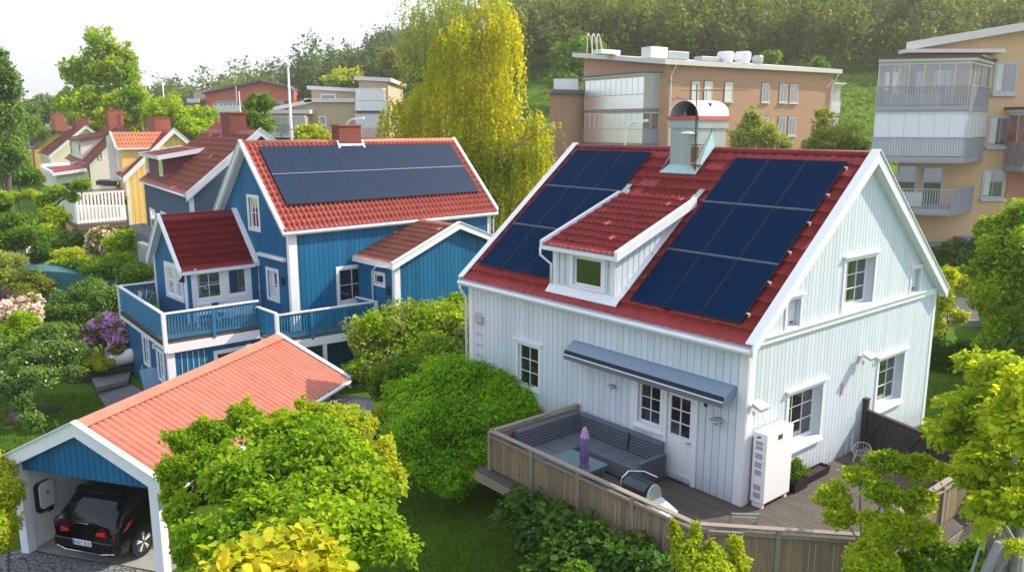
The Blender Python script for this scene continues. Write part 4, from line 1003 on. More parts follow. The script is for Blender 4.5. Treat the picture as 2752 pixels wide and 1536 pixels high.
tiles(bh, 'roof', *fc, 50, 15, .095, .016, M['redtile_l'], ss=12, sharp=1.5)
bc = ((-og, W+oe, rzb(-oe)), (L+og, W+oe, rzb(-oe)), (-og, W/2, rzb(W/2)), (L+og, W/2, rzb(W/2)))
tiles(bh, 'roof', *bc, 52, 13, .042, .020, M['redtile_l'], ss=5)
mb = MB(); plate(mb, *[(a, b, c-.015) for a, b, c in fc], .10); plate(mb, *[(a, b, c-.015) for a, b, c in bc], .10); mb.build('roof_boarding', M['white'], bh)
mb = MB(); mb.tube([(-og, W/2, rzb(W/2)+.02), (L+og, W/2, rzb(W/2)+.02)], .11, 10); mb.build('ridge_cap', M['coral'], bh, smooth=True)
def barge(parent, xs, W_, oe_, rf, ztop=.13, dep=.24, out=1, extra_back=0.0, wtop=.14):
    mb = MB()
    for x0, x1 in xs:
        for s in (0, 1):
            A = (-oe_-.05, rf(-oe_)) if not s else (W_+oe_+.05+extra_back, rf(-oe_)-extra_back*(rf(1)-rf(0))); B = (W_/2, rf(W_/2)+ztop)
            top = [(x0, A[0], A[1]+.12), (x1, A[0], A[1]+.12), (x1, B[0], B[1]), (x0, B[0], B[1])]
            mb.add(top+[(p[0], p[1], p[2]-dep) for p in top], [(0, 1, 2, 3), (4, 7, 6, 5), (0, 4, 5, 1), (3, 2, 6, 7), (1, 5, 6, 2), (0, 3, 7, 4)])
            c = (x0+x1)/2; top = [(c-wtop/2, A[0], A[1]+.15), (c+wtop/2, A[0], A[1]+.15), (c+wtop/2, B[0], B[1]+.03), (c-wtop/2, B[0], B[1]+.03)]
            mb.add(top+[(p[0], p[1], p[2]-.028) for p in top], [(0, 1, 2, 3), (4, 7, 6, 5), (0, 4, 5, 1), (3, 2, 6, 7), (1, 5, 6, 2), (0, 3, 7, 4)])
    return mb.build('barge_board', M['white'], parent)
barge(bh, ((-og-.045, -og),), W, oe, rzb, extra_back=.6); barge(bh, ((L+og, L+og+.045),), W, oe, rzb)
mb = MB(); mb.box(-og, L+og, -oe-.035, -oe, rzb(-oe)-.15, rzb(-oe)-.01); mb.tube([(-og, -oe-.08, rzb(-oe)-.06), (L+og, -oe-.08, rzb(-oe)-.06)], .05, 8); mb.build('gutter', M['white'], bh)
mb = MB(); mb.tube([(L+.12, -oe-.08, rzb(-oe)-.1), (L+.12, -.1, HE-.4), (L+.12, -.1, -2.8)], .035, 8); mb.build('downpipe', M['white'], bh)
# the brick chimney
mb = MB(); mb.box(3.86, 4.90, W/2-.30, W/2+.30, HE+2.2, HE+SL*W/2+.72); c_ = mb.build('chimney', M['brick'], bh)
mb = MB(); mb.box(3.82, 4.94, W/2-.34, W/2+.34, HE+SL*W/2+.72, HE+SL*W/2+.79); mb.build('chimney_cap', M['brick2'], c_)
mb = MB(); y = W/2-.62; mb.slab([(3.75, y, rzb(y)+.07), (5.01, y, rzb(y)+.07), (4.94, W/2-.29, rzb(W/2)-.05), (3.82, W/2-.29, rzb(W/2)-.05)], .02)
for x in (3.75, 4.95): mb.slab([(x, y, rzb(y)+.075), (x+.06, y, rzb(y)+.075), (x+.06, W/2-.25, rzb(W/2)+.09), (x, W/2-.25, rzb(W/2)+.09)], .03)
mb.build('chimney_flashing', M['metal_l'], c_)
angb = math.atan(SL); pb0 = panel_mesh(1.028, 1.445, M['pv2'], .010); ft_ = True
for r in range(2):
    for c in range(9):
        put_panel(bh, pb0, .28+.52+1.042*c, .80+.73+1.46*r, angb, rzb(0)+.17, ft_); ft_ = False
mb = MB(); s = .80+1.46; a = (.28, s*math.cos(angb), rzb(0)+.215+s*math.sin(angb)); mb.beam((a[0], a[1], a[2]+.012), (.28+9.36, a[1], a[2]+.012), .018, .010, up=(0, -math.sin(angb), math.cos(angb))); mb.build('mounting_rail', M['rail'], bh)
# small awning and lamp on the gable wall
mb = MB(); mb.box(.22, 2.30, .02, .16, 1.92, 2.06, Gm); mb.tube([Gm(.22, .16, 1.98), Gm(2.3, .16, 1.98)], .06, 8); mb.build('awning', M['metal_l'], bh)
mb = MB(); mb.box(.42, .56, .02, .14, 1.02, 1.30, Gm); mb.build('wall_lamp', M['dark'], bh)
mb = MB(); mb.tube([Gm(2.52, .05, 1.85), Gm(2.52, .05, -.4)], .012, 6); mb.tube([Gm(2.5, .05, .9), Gm(2.7, .08, .3)], .006, 4); mb.build('cable', M['white'], bh)
# annex with its own roof
an = thing('x', 'x', 'x'); bpy.data.objects.remove(an)
ax0, ax1, ay, az = 2.90, 7.45, -2.5, 1.86; axr = 5.85; azr = 3.02
Am = lambda u, o, z: (u, ay-o, z); ALm = lambda u, o, z: (ax0-o, u, z)
at_ = lambda u: az+(azr-az)*(1-abs(u-axr)/(axr-ax0)) if u < axr else azr-(azr-az)*(u-axr)/(axr-ax0)
ann = wall(bh, 'annex', Am, ax0, ax1, -3.0, at_, M['blue'], M['bluegap'], breaks=[axr], boards=(.19, .175, .018))
wall(ann, 'annex_side', ALm, ay, 0, -3.0, az, M['blue'], M['bluegap'], [(-1.80, -1.22, .95, 1.32)], boards=(.3, .29, .012))
window(ann, ALm, -1.80, -1.22, .95, 1.32, 1, 1, casing=.10, flat=True, name='annex_window')
mb = MB(); mb.box(-1.66, -1.36, .0, .02, 1.03, 1.24, ALm)
for k in range(4): mb.box(-1.64+k*.08, -1.59+k*.08, .02, .03, 1.05, 1.22, ALm)
mb.build('vent_grille', M['dark'], ann)
mb = MB(); mb.box(ax0-.03, ax0+.22, ay-.04, ay, -3, az-.02); mb.box(ax0-.04, ax0, ay, ay+.12, -3, az); mb.build('annex_corner_board', M['white'], ann)
sl2 = (azr-az)/(axr-ax0); ez = lambda x: azr+.06-sl2*abs(x-axr)
ya = ay-.22; yb1, yb2_ = .0, .95
lc = ((ax0-.22, 0, ez(ax0-.22)), (ax0-.22, ya, ez(ax0-.22)), (axr, .85, ez(axr)), (axr, ya, ez(axr)))
tiles(ann, 'annex_roof', *lc, 14, 10, .030, .050, M['annextile'], ss=8, jitter=.006)
rc = ((ax1+.3, 0, ez(ax1+.3)), (ax1+.3, ya, ez(ax1+.3)), (axr, .85, ez(axr)), (axr, ya, ez(axr)))
tiles(ann, 'annex_roof', *rc, 14, 9, .016, .035, M['annextile'], ss=6)
mb = MB(); plate(mb, *[(a, b, c-.015) for a, b, c in lc], .08); plate(mb, *[(a, b, c-.015) for a, b, c in rc], .08); mb.build('annex_boarding', M['white'], ann)
mb = MB()
for (xa, xb) in ((ax0-.27, axr), (axr, ax1+.34)):
    for (dy0, dy1, dz1, th) in ((ya-.05, ya, .10, .26), (ya-.09, ya+.08, .13, .03)):
        top = [(xa, dy0, ez(xa)+dz1), (xa, dy1, ez(xa)+dz1), (xb, dy1, ez(xb)+dz1), (xb, dy0, ez(xb)+dz1)]
        mb.add(top+[(p[0], p[1], p[2]-th) for p in top], [(0, 1, 2, 3), (4, 7, 6, 5), (0, 4, 5, 1), (3, 2, 6, 7), (1, 5, 6, 2), (0, 3, 7, 4)])
mb.box(ax0-.27, ax0-.22, ya, 0, ez(ax0-.22)-.15, ez(ax0-.22)+.05); mb.build('annex_barge_board', M['white'], ann)
mb = MB(); mb.tube([(ax0-.3, ya+.1, 1.75), (ax0-.28, ya+1.0, 1.7), (ax0-.08, ya+1.6, 1.4), (ax0-.08, ya+1.6, -2.5)], .04, 8); mb.build('annex_downpipe', M['white'], ann, smooth=True)
mb = MB(); mb.box(-2.2, -2.08, .02, .12, .62, .95, ALm); mb.build('meter_box', M['dark'], ann)
# porch
px0, py0, py1, pz0, pze, pzr = -2.86, 2.66, 5.35, -.4, 1.72, 3.46; pyr = 4.2
psl = (pzr-pze)/(pyr-py0)
Pf = lambda u, o, z: (u, py0-o, z); Pl = lambda u, o, z: (px0-o, u, z)
po = wall(bh, 'porch', Pf, px0, 0, pz0, pze, M['white'], None, [(-2.45, -1.51, .45, 1.45), (-1.25, -.5, .46, 1.46)], reveal=.07)
wall(po, 'porch_side', Pl, py0, py1+.4, pz0, lambda u: pze+psl*(u-py0) if u < pyr else pzr-psl*(u-pyr), M['blue'], M['bluegap'], [(2.95, 4.52, .50, 1.60)], breaks=[pyr], reveal=.07)
window(po, Pf, -2.45, -1.51, .45, 1.45, 2, 2, d=-.05, casing=0, flat=True, name='porch_window'); window(po, Pf, -1.25, -.5, .46, 1.46, 1, 1, d=-.05, casing=0, flat=True, name='porch_door')
window(po, Pl, 2.98, 3.70, .50, 1.60, 3, 2, d=-.03, casing=0, flat=True, name='porch_window', bar=.03); window(po, Pl, 3.78, 4.50, .50, 1.60, 3, 2, d=-.03, casing=0, flat=True, name='porch_window', bar=.03)
mb = MB(); mb.box(2.86, 2.98, 0, .04, .36, 1.75, Pl); mb.box(3.70, 3.78, 0, .04, .5, 1.6, Pl); mb.box(4.50, 4.62, 0, .04, .36, 1.75, Pl); mb.box(2.98, 4.5, 0, .04, .36, .5, Pl); mb.box(2.98, 4.5, 0, .04, 1.6, 1.75, Pl)
mb.box(-2.62, -1.40, 0, .02, -.36, .30, Pf); mb.build('porch_casing', M['white'], po)
mb = MB(); mb.box(-2.5, -1.5, .02, .035, -.30, .26, Pf); mb.box(-.30, .0, .005, .04, -.36, 1.7, Pf); mb.box(-2.80, -2.66, .005, .03, -.36, 1.6, Pf); mb.build('porch_panel', M['blue'], po)
mb = MB(); mb.box(-1.32, -.42, .0, .02, -.34, .40, Pf); mb.build('door_leaf', M['white'], po)
pe = lambda y: pzr+.06-psl*abs(y-pyr)
ye = py0-.17; yb_ = pyr+(pyr-ye)*.82
pc = ((px0-.22, ye, pe(ye)), (-.02, ye, pe(ye)), (px0-.22, pyr, pe(pyr)), (.0, pyr, pe(pyr)))
tiles(po, 'porch_roof', *pc, 14, 8, .016, .045, M['redtile_p'], ss=12, sharp=.14, jitter=.003)
pc2 = ((px0-.22, yb_, pe(yb_)), (-.02, yb_, pe(yb_)), (px0-.22, pyr, pe(pyr)), (.0, pyr, pe(pyr)))
tiles(po, 'porch_roof', *pc2, 14, 8, .003, .028, M['redtile_p'], ss=3)
mb = MB(); plate(mb, *[(a, b, c-.01) for a, b, c in pc], .07); plate(mb, *[(a, b, c-.01) for a, b, c in pc2], .07); mb.build('porch_boarding', M['white'], po)
mb = MB(); mb.tube([(px0-.22, pyr, pe(pyr)+.02), (0, pyr, pe(pyr)+.02)], .05, 8); mb.build('porch_ridge', M['redtile_p'], po)
mb = MB()
for (x0, x1) in ((px0-.27, px0-.22), (-.20, -.02)):
    for (ya_, yb__) in ((ye-.05, pyr), (yb_+.25, pyr)):
        for (t, th, e) in ((.09, .24 if x0 < -1 else .12, 0), (.115, .03, .04)):
            top = [(x0-e, ya_, pe(ya_)+t), (x1+e, ya_, pe(ya_)+t), (x1+e, yb__, pe(yb__)+t), (x0-e, yb__, pe(yb__)+t)]
            mb.add(top+[(p[0], p[1], p[2]-th) for p in top], [(0, 1, 2, 3), (4, 7, 6, 5), (0, 4, 5, 1), (3, 2, 6, 7), (1, 5, 6, 2), (0, 3, 7, 4)])
mb.box(px0-.22, -.2, ye-.03, ye, pe(ye)-.12, pe(ye)); mb.box(px0-.03, px0, py0, py0+.1, pz0, pze); mb.box(px0-.03, px0, py1+.28, py1+.4, pz0, 1.9)
mb.build('porch_trim', M['white'], po)
mb = MB(); mb.box(2.66, 2.80, .02, .16, 1.18, 1.45, Pl); mb.build('porch_lamp', M['dark'], po)
mb = MB(); mb.tube([(px0+.32, ye-.05, 1.66), (px0+.34, py0-.06, 1.45), (px0+.34, py0-.06, -.3)], .03, 6); mb.build('porch_downpipe', M['white'], po)
# basement below the terrace
tA, tB = (-3.98, 6.7), (-4.50, .52)
dx_, dy_ = tA[0]-tB[0], tA[1]-tB[1]; Lt = math.hypot(dx_, dy_); dx_ /= Lt; dy_ /= Lt
bx, by = tB[0]+.08, tB[1]+.1
Bs = lambda u, o, z: (bx+dx_*u-dy_*o, by+dy_*u+dx_*o, z)
Bf = lambda u, o, z: (u, by-o, z)
ba = wall(bh, 'basement', Bs, 0, 6.0, -3.6, -.62, M['blue'], M['bluegap'], [(.52, 1.26, -1.98, -.98), (2.44, 3.16, -1.84, -.86)], boards=(.15, .14, .01))
wall(ba, 'basement_front', Bf, bx, 0, -3.6, -.62, M['blue'], M['bluegap'], [(-2.72, -1.3, -2.6, -1.16)], boards=(.20, .185, .015))
window(ba, Bs, .52, 1.26, -1.98, -.98, 2, 2, casing=.11, flat=True, name='basement_window'); window(ba, Bs, 2.44, 3.16, -1.84, -.86, 2, 2, casing=.11, flat=True, name='basement_window'); window(ba, Bf, -2.72, -1.3, -2.6, -1.16, 1, 1, casing=.12, flat=True, name='basement_door')
mb = MB(); mb.box(-.04, .12, 0, .04, -3.6, -.62, Bs); mb.box(5.9, 6.0, 0, .04, -3.6, -.62, Bs); mb.box(bx-.02, bx+.22, 0, .04, -3.6, -.62, Bf)
for k in range(5): mb.box(bx+.44+k*.2, bx+.455+k*.2, .0, .02, -2.6, -.9, Bf)
mb.build('basement_trim', M['white'], ba)
mb = MB(); mb.box(1.42, 1.50, .0, .12, -.95, -.78, Bs); mb.box(-.5+.05, -.5+.06, 0, .01, -1, -.9, Bs); mb.build('wall_bracket', M['white'], ba)
# terrace
tp = [tB, (-1.18, .34), (0.0, .34), (0, 6.0), (-2.2, 6.55), tA]
mb = MB(); mb.prism(tp, -.47, -.40); te = mb.build('terrace', M['deck'], bh)
mb = MB()
def rim(a, b, z0, z1, o=.02, t=.05): mb.beam((a[0], a[1], (z0+z1)/2), (b[0], b[1], (z0+z1)/2), t, z1-z0)
rim(tB, (-1.18, .34), -.80, -.48); rim(tB, tA, -.72, -.55); mb.build('terrace_fascia', M['white'], te)
mb = MB(); rim((tB[0]-.02, tB[1]), (tA[0]-.02, tA[1]), -.55, -.42); mb.build('terrace_edge', M['dark'], te)
def blue_rail(par, a, b, zd, zt, solid, seed=0, pmat=None, corner=(1, 0)):
    a = np.array(a, float); b = np.array(b, float); d = b-a; Ln = np.linalg.norm(d); d /= Ln
    r = MB(); r.beam((*a, zt), (*b, zt), .11, .05); r.build('handrail', M['white'], par)
    s = MB(); n = max(2, round(Ln/1.35))
    if solid:
        k = round(Ln/.95)
        for i in range(k):
            p = a+d*(Ln*i/k+.02); q = a+d*(Ln*(i+1)/k-.02); s.beam((*p, (zd+zt)/2+.02), (*q, (zd+zt)/2+.02), .022, zt-zd-.20)
        s.beam((*a, zt-.07), (*b, zt-.07), .04, .05); s.beam((*a, zd+.12), (*b, zd+.12), .04, .05)
        s.build('rail_panel', M['tealrail'], par)
    else:
        m = int(Ln/.105)
        for i in range(m):
            p = a+d*(.06+i*.105); s.beam((*p, zd+.12), (*p, zt-.06), .055, .018, up=(-d[1], d[0], 0))
        s.beam((*a, zt-.08), (*b, zt-.08), .035, .07); s.beam((*a, zd+.13), (*b, zd+.13), .035, .07)
        s.build('balusters', M['tealrail'], par)
        for i in range(1, n):
            p = a+d*Ln*i/n; q = MB(); q.beam((*p, zd-.1), (*p, zt-.03), .10, .10, up=(d[0], d[1], 0)); q.build('rail_post', M['tealrail'], par)
    if corner[0]:
        q = MB(); q.beam((*a, zd-.35), (*a, zt+.02), .13, .13, up=(d[0], d[1], 0)); q.build('corner_post', M['white'], par)
    return s
ZT, ZD = .60, -.40
blue_rail(te, tB, (-1.16, .34), ZD, ZT, False); blue_rail(te, tA, tB, ZD, ZT, True); blue_rail(te, (-2.22, 6.62), tA, ZD, ZT, False, corner=(0, 0))
# lower balcony
bp = [(-1.14, .34), (-1.14, -1.0), (2.72, -1.45), (2.86, -.04), (-.04, -.04), (-.04, .34)]
mb = MB(); mb.prism(bp, -.77, -.70); bl = mb.build('balcony', M['deck'], bh)
mb = MB(); mb.beam((-1.14, -1.02, -.90), (2.72, -1.47, -.90), .05, .30); mb.beam((-1.16, .3, -.90), (-1.16, -1.0, -.90), .05, .30)
for x in (.6, 2.6): mb.box(x-.06, x+.06, -1.25, -1.13, -3.3, -.9)
mb.build('balcony_beam', M['white'], bl)
blue_rail(bl, (-1.14, -1.0), (2.72, -1.45), -.70, .28, False); blue_rail(bl, (-1.14, .5), (-1.14, -1.0), -.70, .34, True, corner=(0, 0)); blue_rail(bl, (2.72, -1.45), (2.62, -.2), -.7, .28, False, corner=(1, 0))
mb = MB()
for i in range(3): mb.tube([(-.95+i*.13, -1.02, .31), (-.95+i*.13, -1.02, .36), (-.9+i*.13, -1.02, .40)], .03, 6)
mb.build('rail_ornament', M['dark'], bl)
mb = MB(); mb.box(-.2, 3.0, -.9, -.2, -3.3, -3.1); mb.build('footing', M['concrete'], bl)
def Bw(x, y, z=0):
    c, s = math.cos(BR), math.sin(BR); return (BO[0]+c*x-s*y, BO[1]+s*x+c*y, BZ+z)
def deckchair(label, loc, rz, s=1.0, cloth=None):
    r = thing('folding_chair', label, 'chair', loc, rz, None)
    mb = MB()
    for x in (-.25, .25): mb.tube([(x, -.25, 0), (x, .1, .45), (x, .22, .95)], .015, 6); mb.tube([(x, .28, 0), (x, -.2, .45)], .015, 6)
    mb.build('frame', M['white'], r)
    mb = MB()
    for k in range(6): mb.box(-.25, .25, .11+k*.018, .125+k*.018, .50+k*.075, .55+k*.075)
    for k in range(5): mb.box(-.25, .25, -.2+k*.085, -.13+k*.085, .44, .455)
    mb.build('slats', cloth or M['white'], r); return r
deckchair('white slatted chair on the blue terrace at the porch corner', Bw(-2.5, 2.05, -.4), BR+2.9)
deckchair('white slatted chair on the blue terrace before the porch panel', Bw(-1.75, 2.1, -.4), BR+3.3)
dt = thing('drying_rack', 'small rack hung with white laundry in the back corner of the blue terrace', 'drying rack', Bw(-3.35, 5.6, -.4), BR)
mb = MB()
for y in (-.3, .3): mb.tube([(-.3, y, 0), (.2, y, .85)], .012, 6); mb.tube([(.3, y, 0), (-.2, y, .85)], .012, 6)
for k in range(5): mb.tube([(-.3+.12*k, -.5, .85), (-.3+.12*k, .5, .85)], .006, 5)
mb.build('frame', M['metal'], dt)
mb = MB(); mb.slab([(-.25, -.4, .86), (-.10, .4, .86), (-.28, .45, .3), (-.4, -.35, .3)], .01); mb.slab([(-.05, -.35, .87), (.15, .3, .87), (.1, .35, .5), (-.1, -.3, .5)], .01); mb.build('laundry', M['curtain'], dt)

# ================================================================== carport with the black car
GR = -.29; GO = (-10.266, 18.0)
gp = thing('carport', 'open carport with coral red roof, blue gable and white posts', 'carport', (GO[0], GO[1], 0), GR)
GL, GH, GE, GRR = 8.5, 2.58, 2.34, 1.27
gz = lambda x: GE+GRR*(1-abs(x)/GH)
for sgn, nm in ((1, 'roof'), (-1, 'roof')):
    c = ((sgn*GH, -.05, gz(GH)), (sgn*GH, GL, gz(GH)), (0, -.05, gz(0)), (0, GL, gz(0)))
    tiles(gp, nm, *c, 42, 1, .060, .0, M['coral'], ss=12, sharp=.5)
    if sgn == 1: cr = c
    else: cl = c
mb = MB(); plate(mb, *[(a, b, c-.012) for a, b, c in cr], .06); plate(mb, *[(a, b, c-.012) for a, b, c in cl], .06); mb.build('roof_boarding', M['white'], gp)
mb = MB(); sl3 = GRR/GH
for s in (1, -1): mb.slab([(0, -.06, gz(0)+.12), (s*.26, -.06, gz(.26)+.105), (s*.26, GL+.02, gz(.26)+.105), (0, GL+.02, gz(0)+.12)], .015)
mb.build('ridge_cap', M['coral'], gp)
mb = MB()
for y0, y1 in ((-.10, -.05), (GL, GL+.05)):
    for s in (1, -1):
        for (t, th, e) in ((.10, .36, 0), (.135, .035, .06)):
            xe = s*(GH+.05)
            top = [(xe, y0-e, gz(GH+.05)+t), (xe, y1+e, gz(GH+.05)+t), (0, y1+e, gz(0)+t), (0, y0-e, gz(0)+t)]
            mb.add(top+[(p[0], p[1], p[2]-th) for p in top], [(0, 1, 2, 3), (4, 7, 6, 5), (0, 4, 5, 1), (3, 2, 6, 7), (1, 5, 6, 2), (0, 3, 7, 4)])
mb.build('barge_board', M['white'], gp)
mb = MB(); mb.box(GH+.0, GH+.035, -.05, GL, gz(GH)-.14, gz(GH)+.0); mb.tube([(GH+.08, -.05, gz(GH)-.04), (GH+.08, GL, gz(GH)-.04)], .05, 8); mb.box(-GH-.035, -GH, -.05, GL, gz(GH)-.14, gz(GH)); mb.build('gutter', M['white'], gp)
Gf = lambda u, o, z: (u, .10-o, z)
wall(gp, 'gable_board', Gf, -1.92, 1.92, 2.22, lambda u: gz(u)-.10, M['blue'], M['bluegap'], breaks=[0], boards=(.175, .16, .018))
wall(gp, 'gable_board', lambda u, o, z: (u, GL-.1+o, z), -1.92, 1.92, 2.22, lambda u: gz(u)-.10, M['blue'], M['bluegap'], breaks=[0])
mb = MB(); mb.box(-2.14, -1.90, -.02, .22, 0, 2.42); mb.build('post', M['white'], gp)
mb = MB(); mb.box(1.92, 2.16, -.02, .22, 0, 2.42); mb.build('post', M['white'], gp)
for y in (4.2, 8.2): mb = MB(); mb.box(1.96, 2.12, y, y+.16, 0, 2.5); mb.build('post', M['white'], gp)
mb = MB(); mb.box(-2.12, -2.0, .22, GL-.1, 0, 2.50); mb.build('side_wall', M['plaster'], gp)
mb = MB(); mb.box(-2.0, 2.0, GL-.25, GL-.15, 0, 2.4); mb.build('rear_wall', M['plaster'], gp)
mb = MB(); mb.box(-1.98, 2.02, .22, GL-.1, -.3, .012); mb.build('concrete_floor', M['concrete'], gp)
def Gw(x, y, z=0):
    c, s = math.cos(GR), math.sin(GR); return (GO[0]+c*x-s*y, GO[1]+s*x+c*y, z)
# wall charger
wc = thing('wall_charger', 'white rounded electric car charger on the carport wall', 'charger', Gw(-2.0, .66, .86), GR)
def rbox(mb, x0, x1, y0, y1, z0, z1, r, n=5):
    P = []
    for cy, cz, a0 in ((y1-r, z1-r, 0), (y0+r, z1-r, PI/2), (y0+r, z0+r, PI), (y1-r, z0+r, 3*PI/2)):
        for k in range(n+1): a = a0+PI/2*k/n; P.append((cy+r*math.cos(a), cz+r*math.sin(a)))
    m = len(P); mb.add([(x0, p, q) for p, q in P]+[(x1, p, q) for p, q in P], [tuple(range(m-1, -1, -1)), tuple(range(m, 2*m))]+[(i, (i+1) % m, m+(i+1) % m, m+i) for i in range(m)])
mb = MB(); rbox(mb, 0, .10, -.27, .23, 0, .80, .12); mb.build('backing', M['black'], wc, bevel=.012)
mb = MB(); rbox(mb, .10, .145, -.22, .25, .10, .80, .13); mb.build('front_cover', paint('silver_plastic', (.66, .66, .66), .35, .03), wc, bevel=.018)
mb = MB()
for r in (.055, .035):
    mb.tube([(.147, .02+r*math.cos(a), .50+r*math.sin(a)) for a in np.linspace(0, 2*PI, 17)], .005, 5)
mb.tube([(.147, .005, .49), (.147, .02, .515), (.147, .035, .49)], .006, 5); mb.build('emblem_ring', M['dark'], wc)
mb = MB(); mb.box(0, .12, .02, .16, -.04, .06); mb.build('socket', M['black'], wc)
# the car
car = thing('estate_car', 'black estate car parked under the carport seen from behind', 'car', Gw(-.08, -.08, .012), GR); car.scale = (1.06, 1.06, 1.16)
secs = [  # y, half width low, belt half width, belt z, roof half width, roof z, bottom z
    (.00, .78, .80, .86, .70, .92, .34), (.06, .86, .88, .90, .76, .98, .27), (.16, .91, .91, .93, .76, 1.06, .25), (.62, .925, .91, .97, .66, 1.44, .24), (.95, .925, .91, .97, .655, 1.49, .24),
    (1.6, .925, .91, .96, .655, 1.51, .22), (2.4, .925, .905, .95, .65, 1.49, .22), (2.95, .925, .905, .94, .64, 1.43, .22), (3.55, .92, .90, .93, .70, 1.05, .22), (4.2, .90, .88, .86, .70, .95, .24), (4.6, .84, .82, .72, .6, .80, .26), (4.72, .72, .70, .60, .5, .64, .32)]
def ring(s):
    y, wl, wb, zb, wr, zr, z0 = s
    h = [(0, z0), (wl*.82, z0), (wl*.985, z0+.08), (wl, .55 if zb > .6 else zb*.75), (wl*.995, .72 if zb > .75 else zb*.9), (wb, zb), (wr+.03, zr-.07), (wr-.06, zr), (wr*.5, zr+.025), (0, zr+.03)]
    return [(x, y, z) for x, z in h]+[(-x, y, z) for x, z in h[-2:0:-1]]
R = [ring(s) for s in secs]; n = len(R[0]); mb = MB(); gl = MB(); rg = MB()
for r in R: mb.v += r
for i in range(len(R)-1):
    for k in range(n):
        k2 = (k+1) % n; f = (i*n+k, i*n+k2, (i+1)*n+k2, (i+1)*n+k)
        if 3 <= i <= 7 and k in (5, n-6) and i != 4:
            gl.add([R[i][k], R[i][k2], R[i+1][k2], R[i+1][k]], [(0, 1, 2, 3)])
        elif i == 2 and 6 <= k <= n-7: rg.add([R[i][k], R[i][k2], R[i+1][k2], R[i+1][k]], [(0, 1, 2, 3)])
        elif i == 7 and 6 <= k <= n-7: gl.add([R[i][k], R[i][k2], R[i+1][k2], R[i+1][k]], [(0, 1, 2, 3)])
        else: mb.f.append(f); mb.m.append(0)
mb.f.append(tuple(range(n))); mb.m.append(0); mb.f.append(tuple((len(R)-1)*n+k for k in range(n-1, -1, -1))); mb.m.append(0)
mb.build('body', M['blackcar'], car, smooth=True)
cg = paint('car_glass', (.004, .008, .014), .06, .05, spec=.35, bump=0)
gl.build('side_window', cg, car, smooth=True); rg.build('rear_window', cg, car, smooth=True)
mb = MB(); mb.slab([(-.60, .50, 1.475), (.60, .50, 1.475), (.62, .70, 1.492), (-.62, .70, 1.492)], .03); mb.build('spoiler', M['blackcar'], car)
for s in (-1, 1):
    mb = MB()
    P = [(s*.40, -.035, .76), (s*.83, .03, .70), (s*.955, .32, .82), (s*.945, .55, .95), (s*.84, .03, .86), (s*.42, -.03, .82)]
    mb.add(P+[(p[0]-s*.02, p[1]+.05, p[2]) for p in P], [(0, 1, 2, 3, 4, 5), (11, 10, 9, 8, 7, 6)]+[(i, (i+1) % 6, 6+(i+1) % 6, 6+i) for i in range(6)]); mb.build('tail_light', M['redlamp'], car)
    mb = MB(); mb.tube([(s*.60, .95, 1.525), (s*.60, 1.0, 1.555), (s*.60, 2.4, 1.555), (s*.59, 2.5, 1.52)], .016, 6); mb.build('roof_rail', M['chrome'], car)
    for y in (.78, 3.62):
        wl = MB(); wl.tube([(s*.80, y, .33), (s*.945, y, .33)], [.34, .34], 28); w_ = wl.build('wheel', M['black'], car)
        rm = MB(); rm.tube([(s*.93, y, .33), (s*.95, y, .33)], [.235, .225], 24)
        rm.build('rim', M['dark'], w_)
        sp = MB()
        for k in range(5):
            a = 2*PI*k/5+.3
            for da in (-.13, .13): sp.beam((s*.957, y+.04*math.cos(a), .33+.04*math.sin(a)), (s*.957, y+.22*math.cos(a+da), .33+.22*math.sin(a+da)), .02, .012, up=(1, 0, 0))
        sp.build('spoke', M['metal_l'], w_)
    mb = MB(); mb.box(s*.94-.02*s, s*1.08, 2.75, 2.87, .95, 1.07); mb.build('wing_mirror', M['blackcar'], car, bevel=.02)
mb = MB(); mb.tube([(-.80, .04, .36), (-.5, -.03, .345), (.5, -.03, .345), (.80, .04, .36)], .012, 6); mb.build('chrome_strip', M['chrome'], car)
mb = MB(); mb.box(-.82, .82, -.035, .02, .40, .62); mb.build('bumper', M['blackcar'], car, bevel=.03)
mb = MB(); mb.tube([(-.2, -.01, .985), (.2, -.01, .985)], .006, 5); mb.build('badge', M['chrome'], car)
mb = MB(); mb.box(-.26, .26, -.052, -.04, .50, .62); pt = mb.build('number_plate', M['whiteplastic'], car)
mb = MB(); mb.box(-.258, -.215, -.056, -.052, .502, .618); mb.build('plate_band', paint('blue_plate_band', (.02, .10, .5), .4, .02), pt)
tx = bpy.data.curves.new('plate_lettering', 'FONT'); tx.body = 'NXT 010'; tx.size = .135; tx.extrude = .002; tx.align_x = 'CENTER'; tx.materials.append(M['black'])
to = bpy.data.objects.new('plate_lettering', tx); COL.objects.link(to); to.parent = pt; to.location = (.02, -.057, .512); to.rotation_euler = (PI/2, 0, 0); to.scale = (.86, 1, 1)
bpy.context.view_layer.update(); tm = bpy.data.meshes.new_from_object(to); tn = bpy.data.objects.new('plate_lettering', tm); COL.objects.link(tn); tn.parent = pt; tn.location = to.location; tn.rotation_euler = to.rotation_euler; tn.scale = to.scale; bpy.data.objects.remove(to); tn.name = 'plate_lettering'
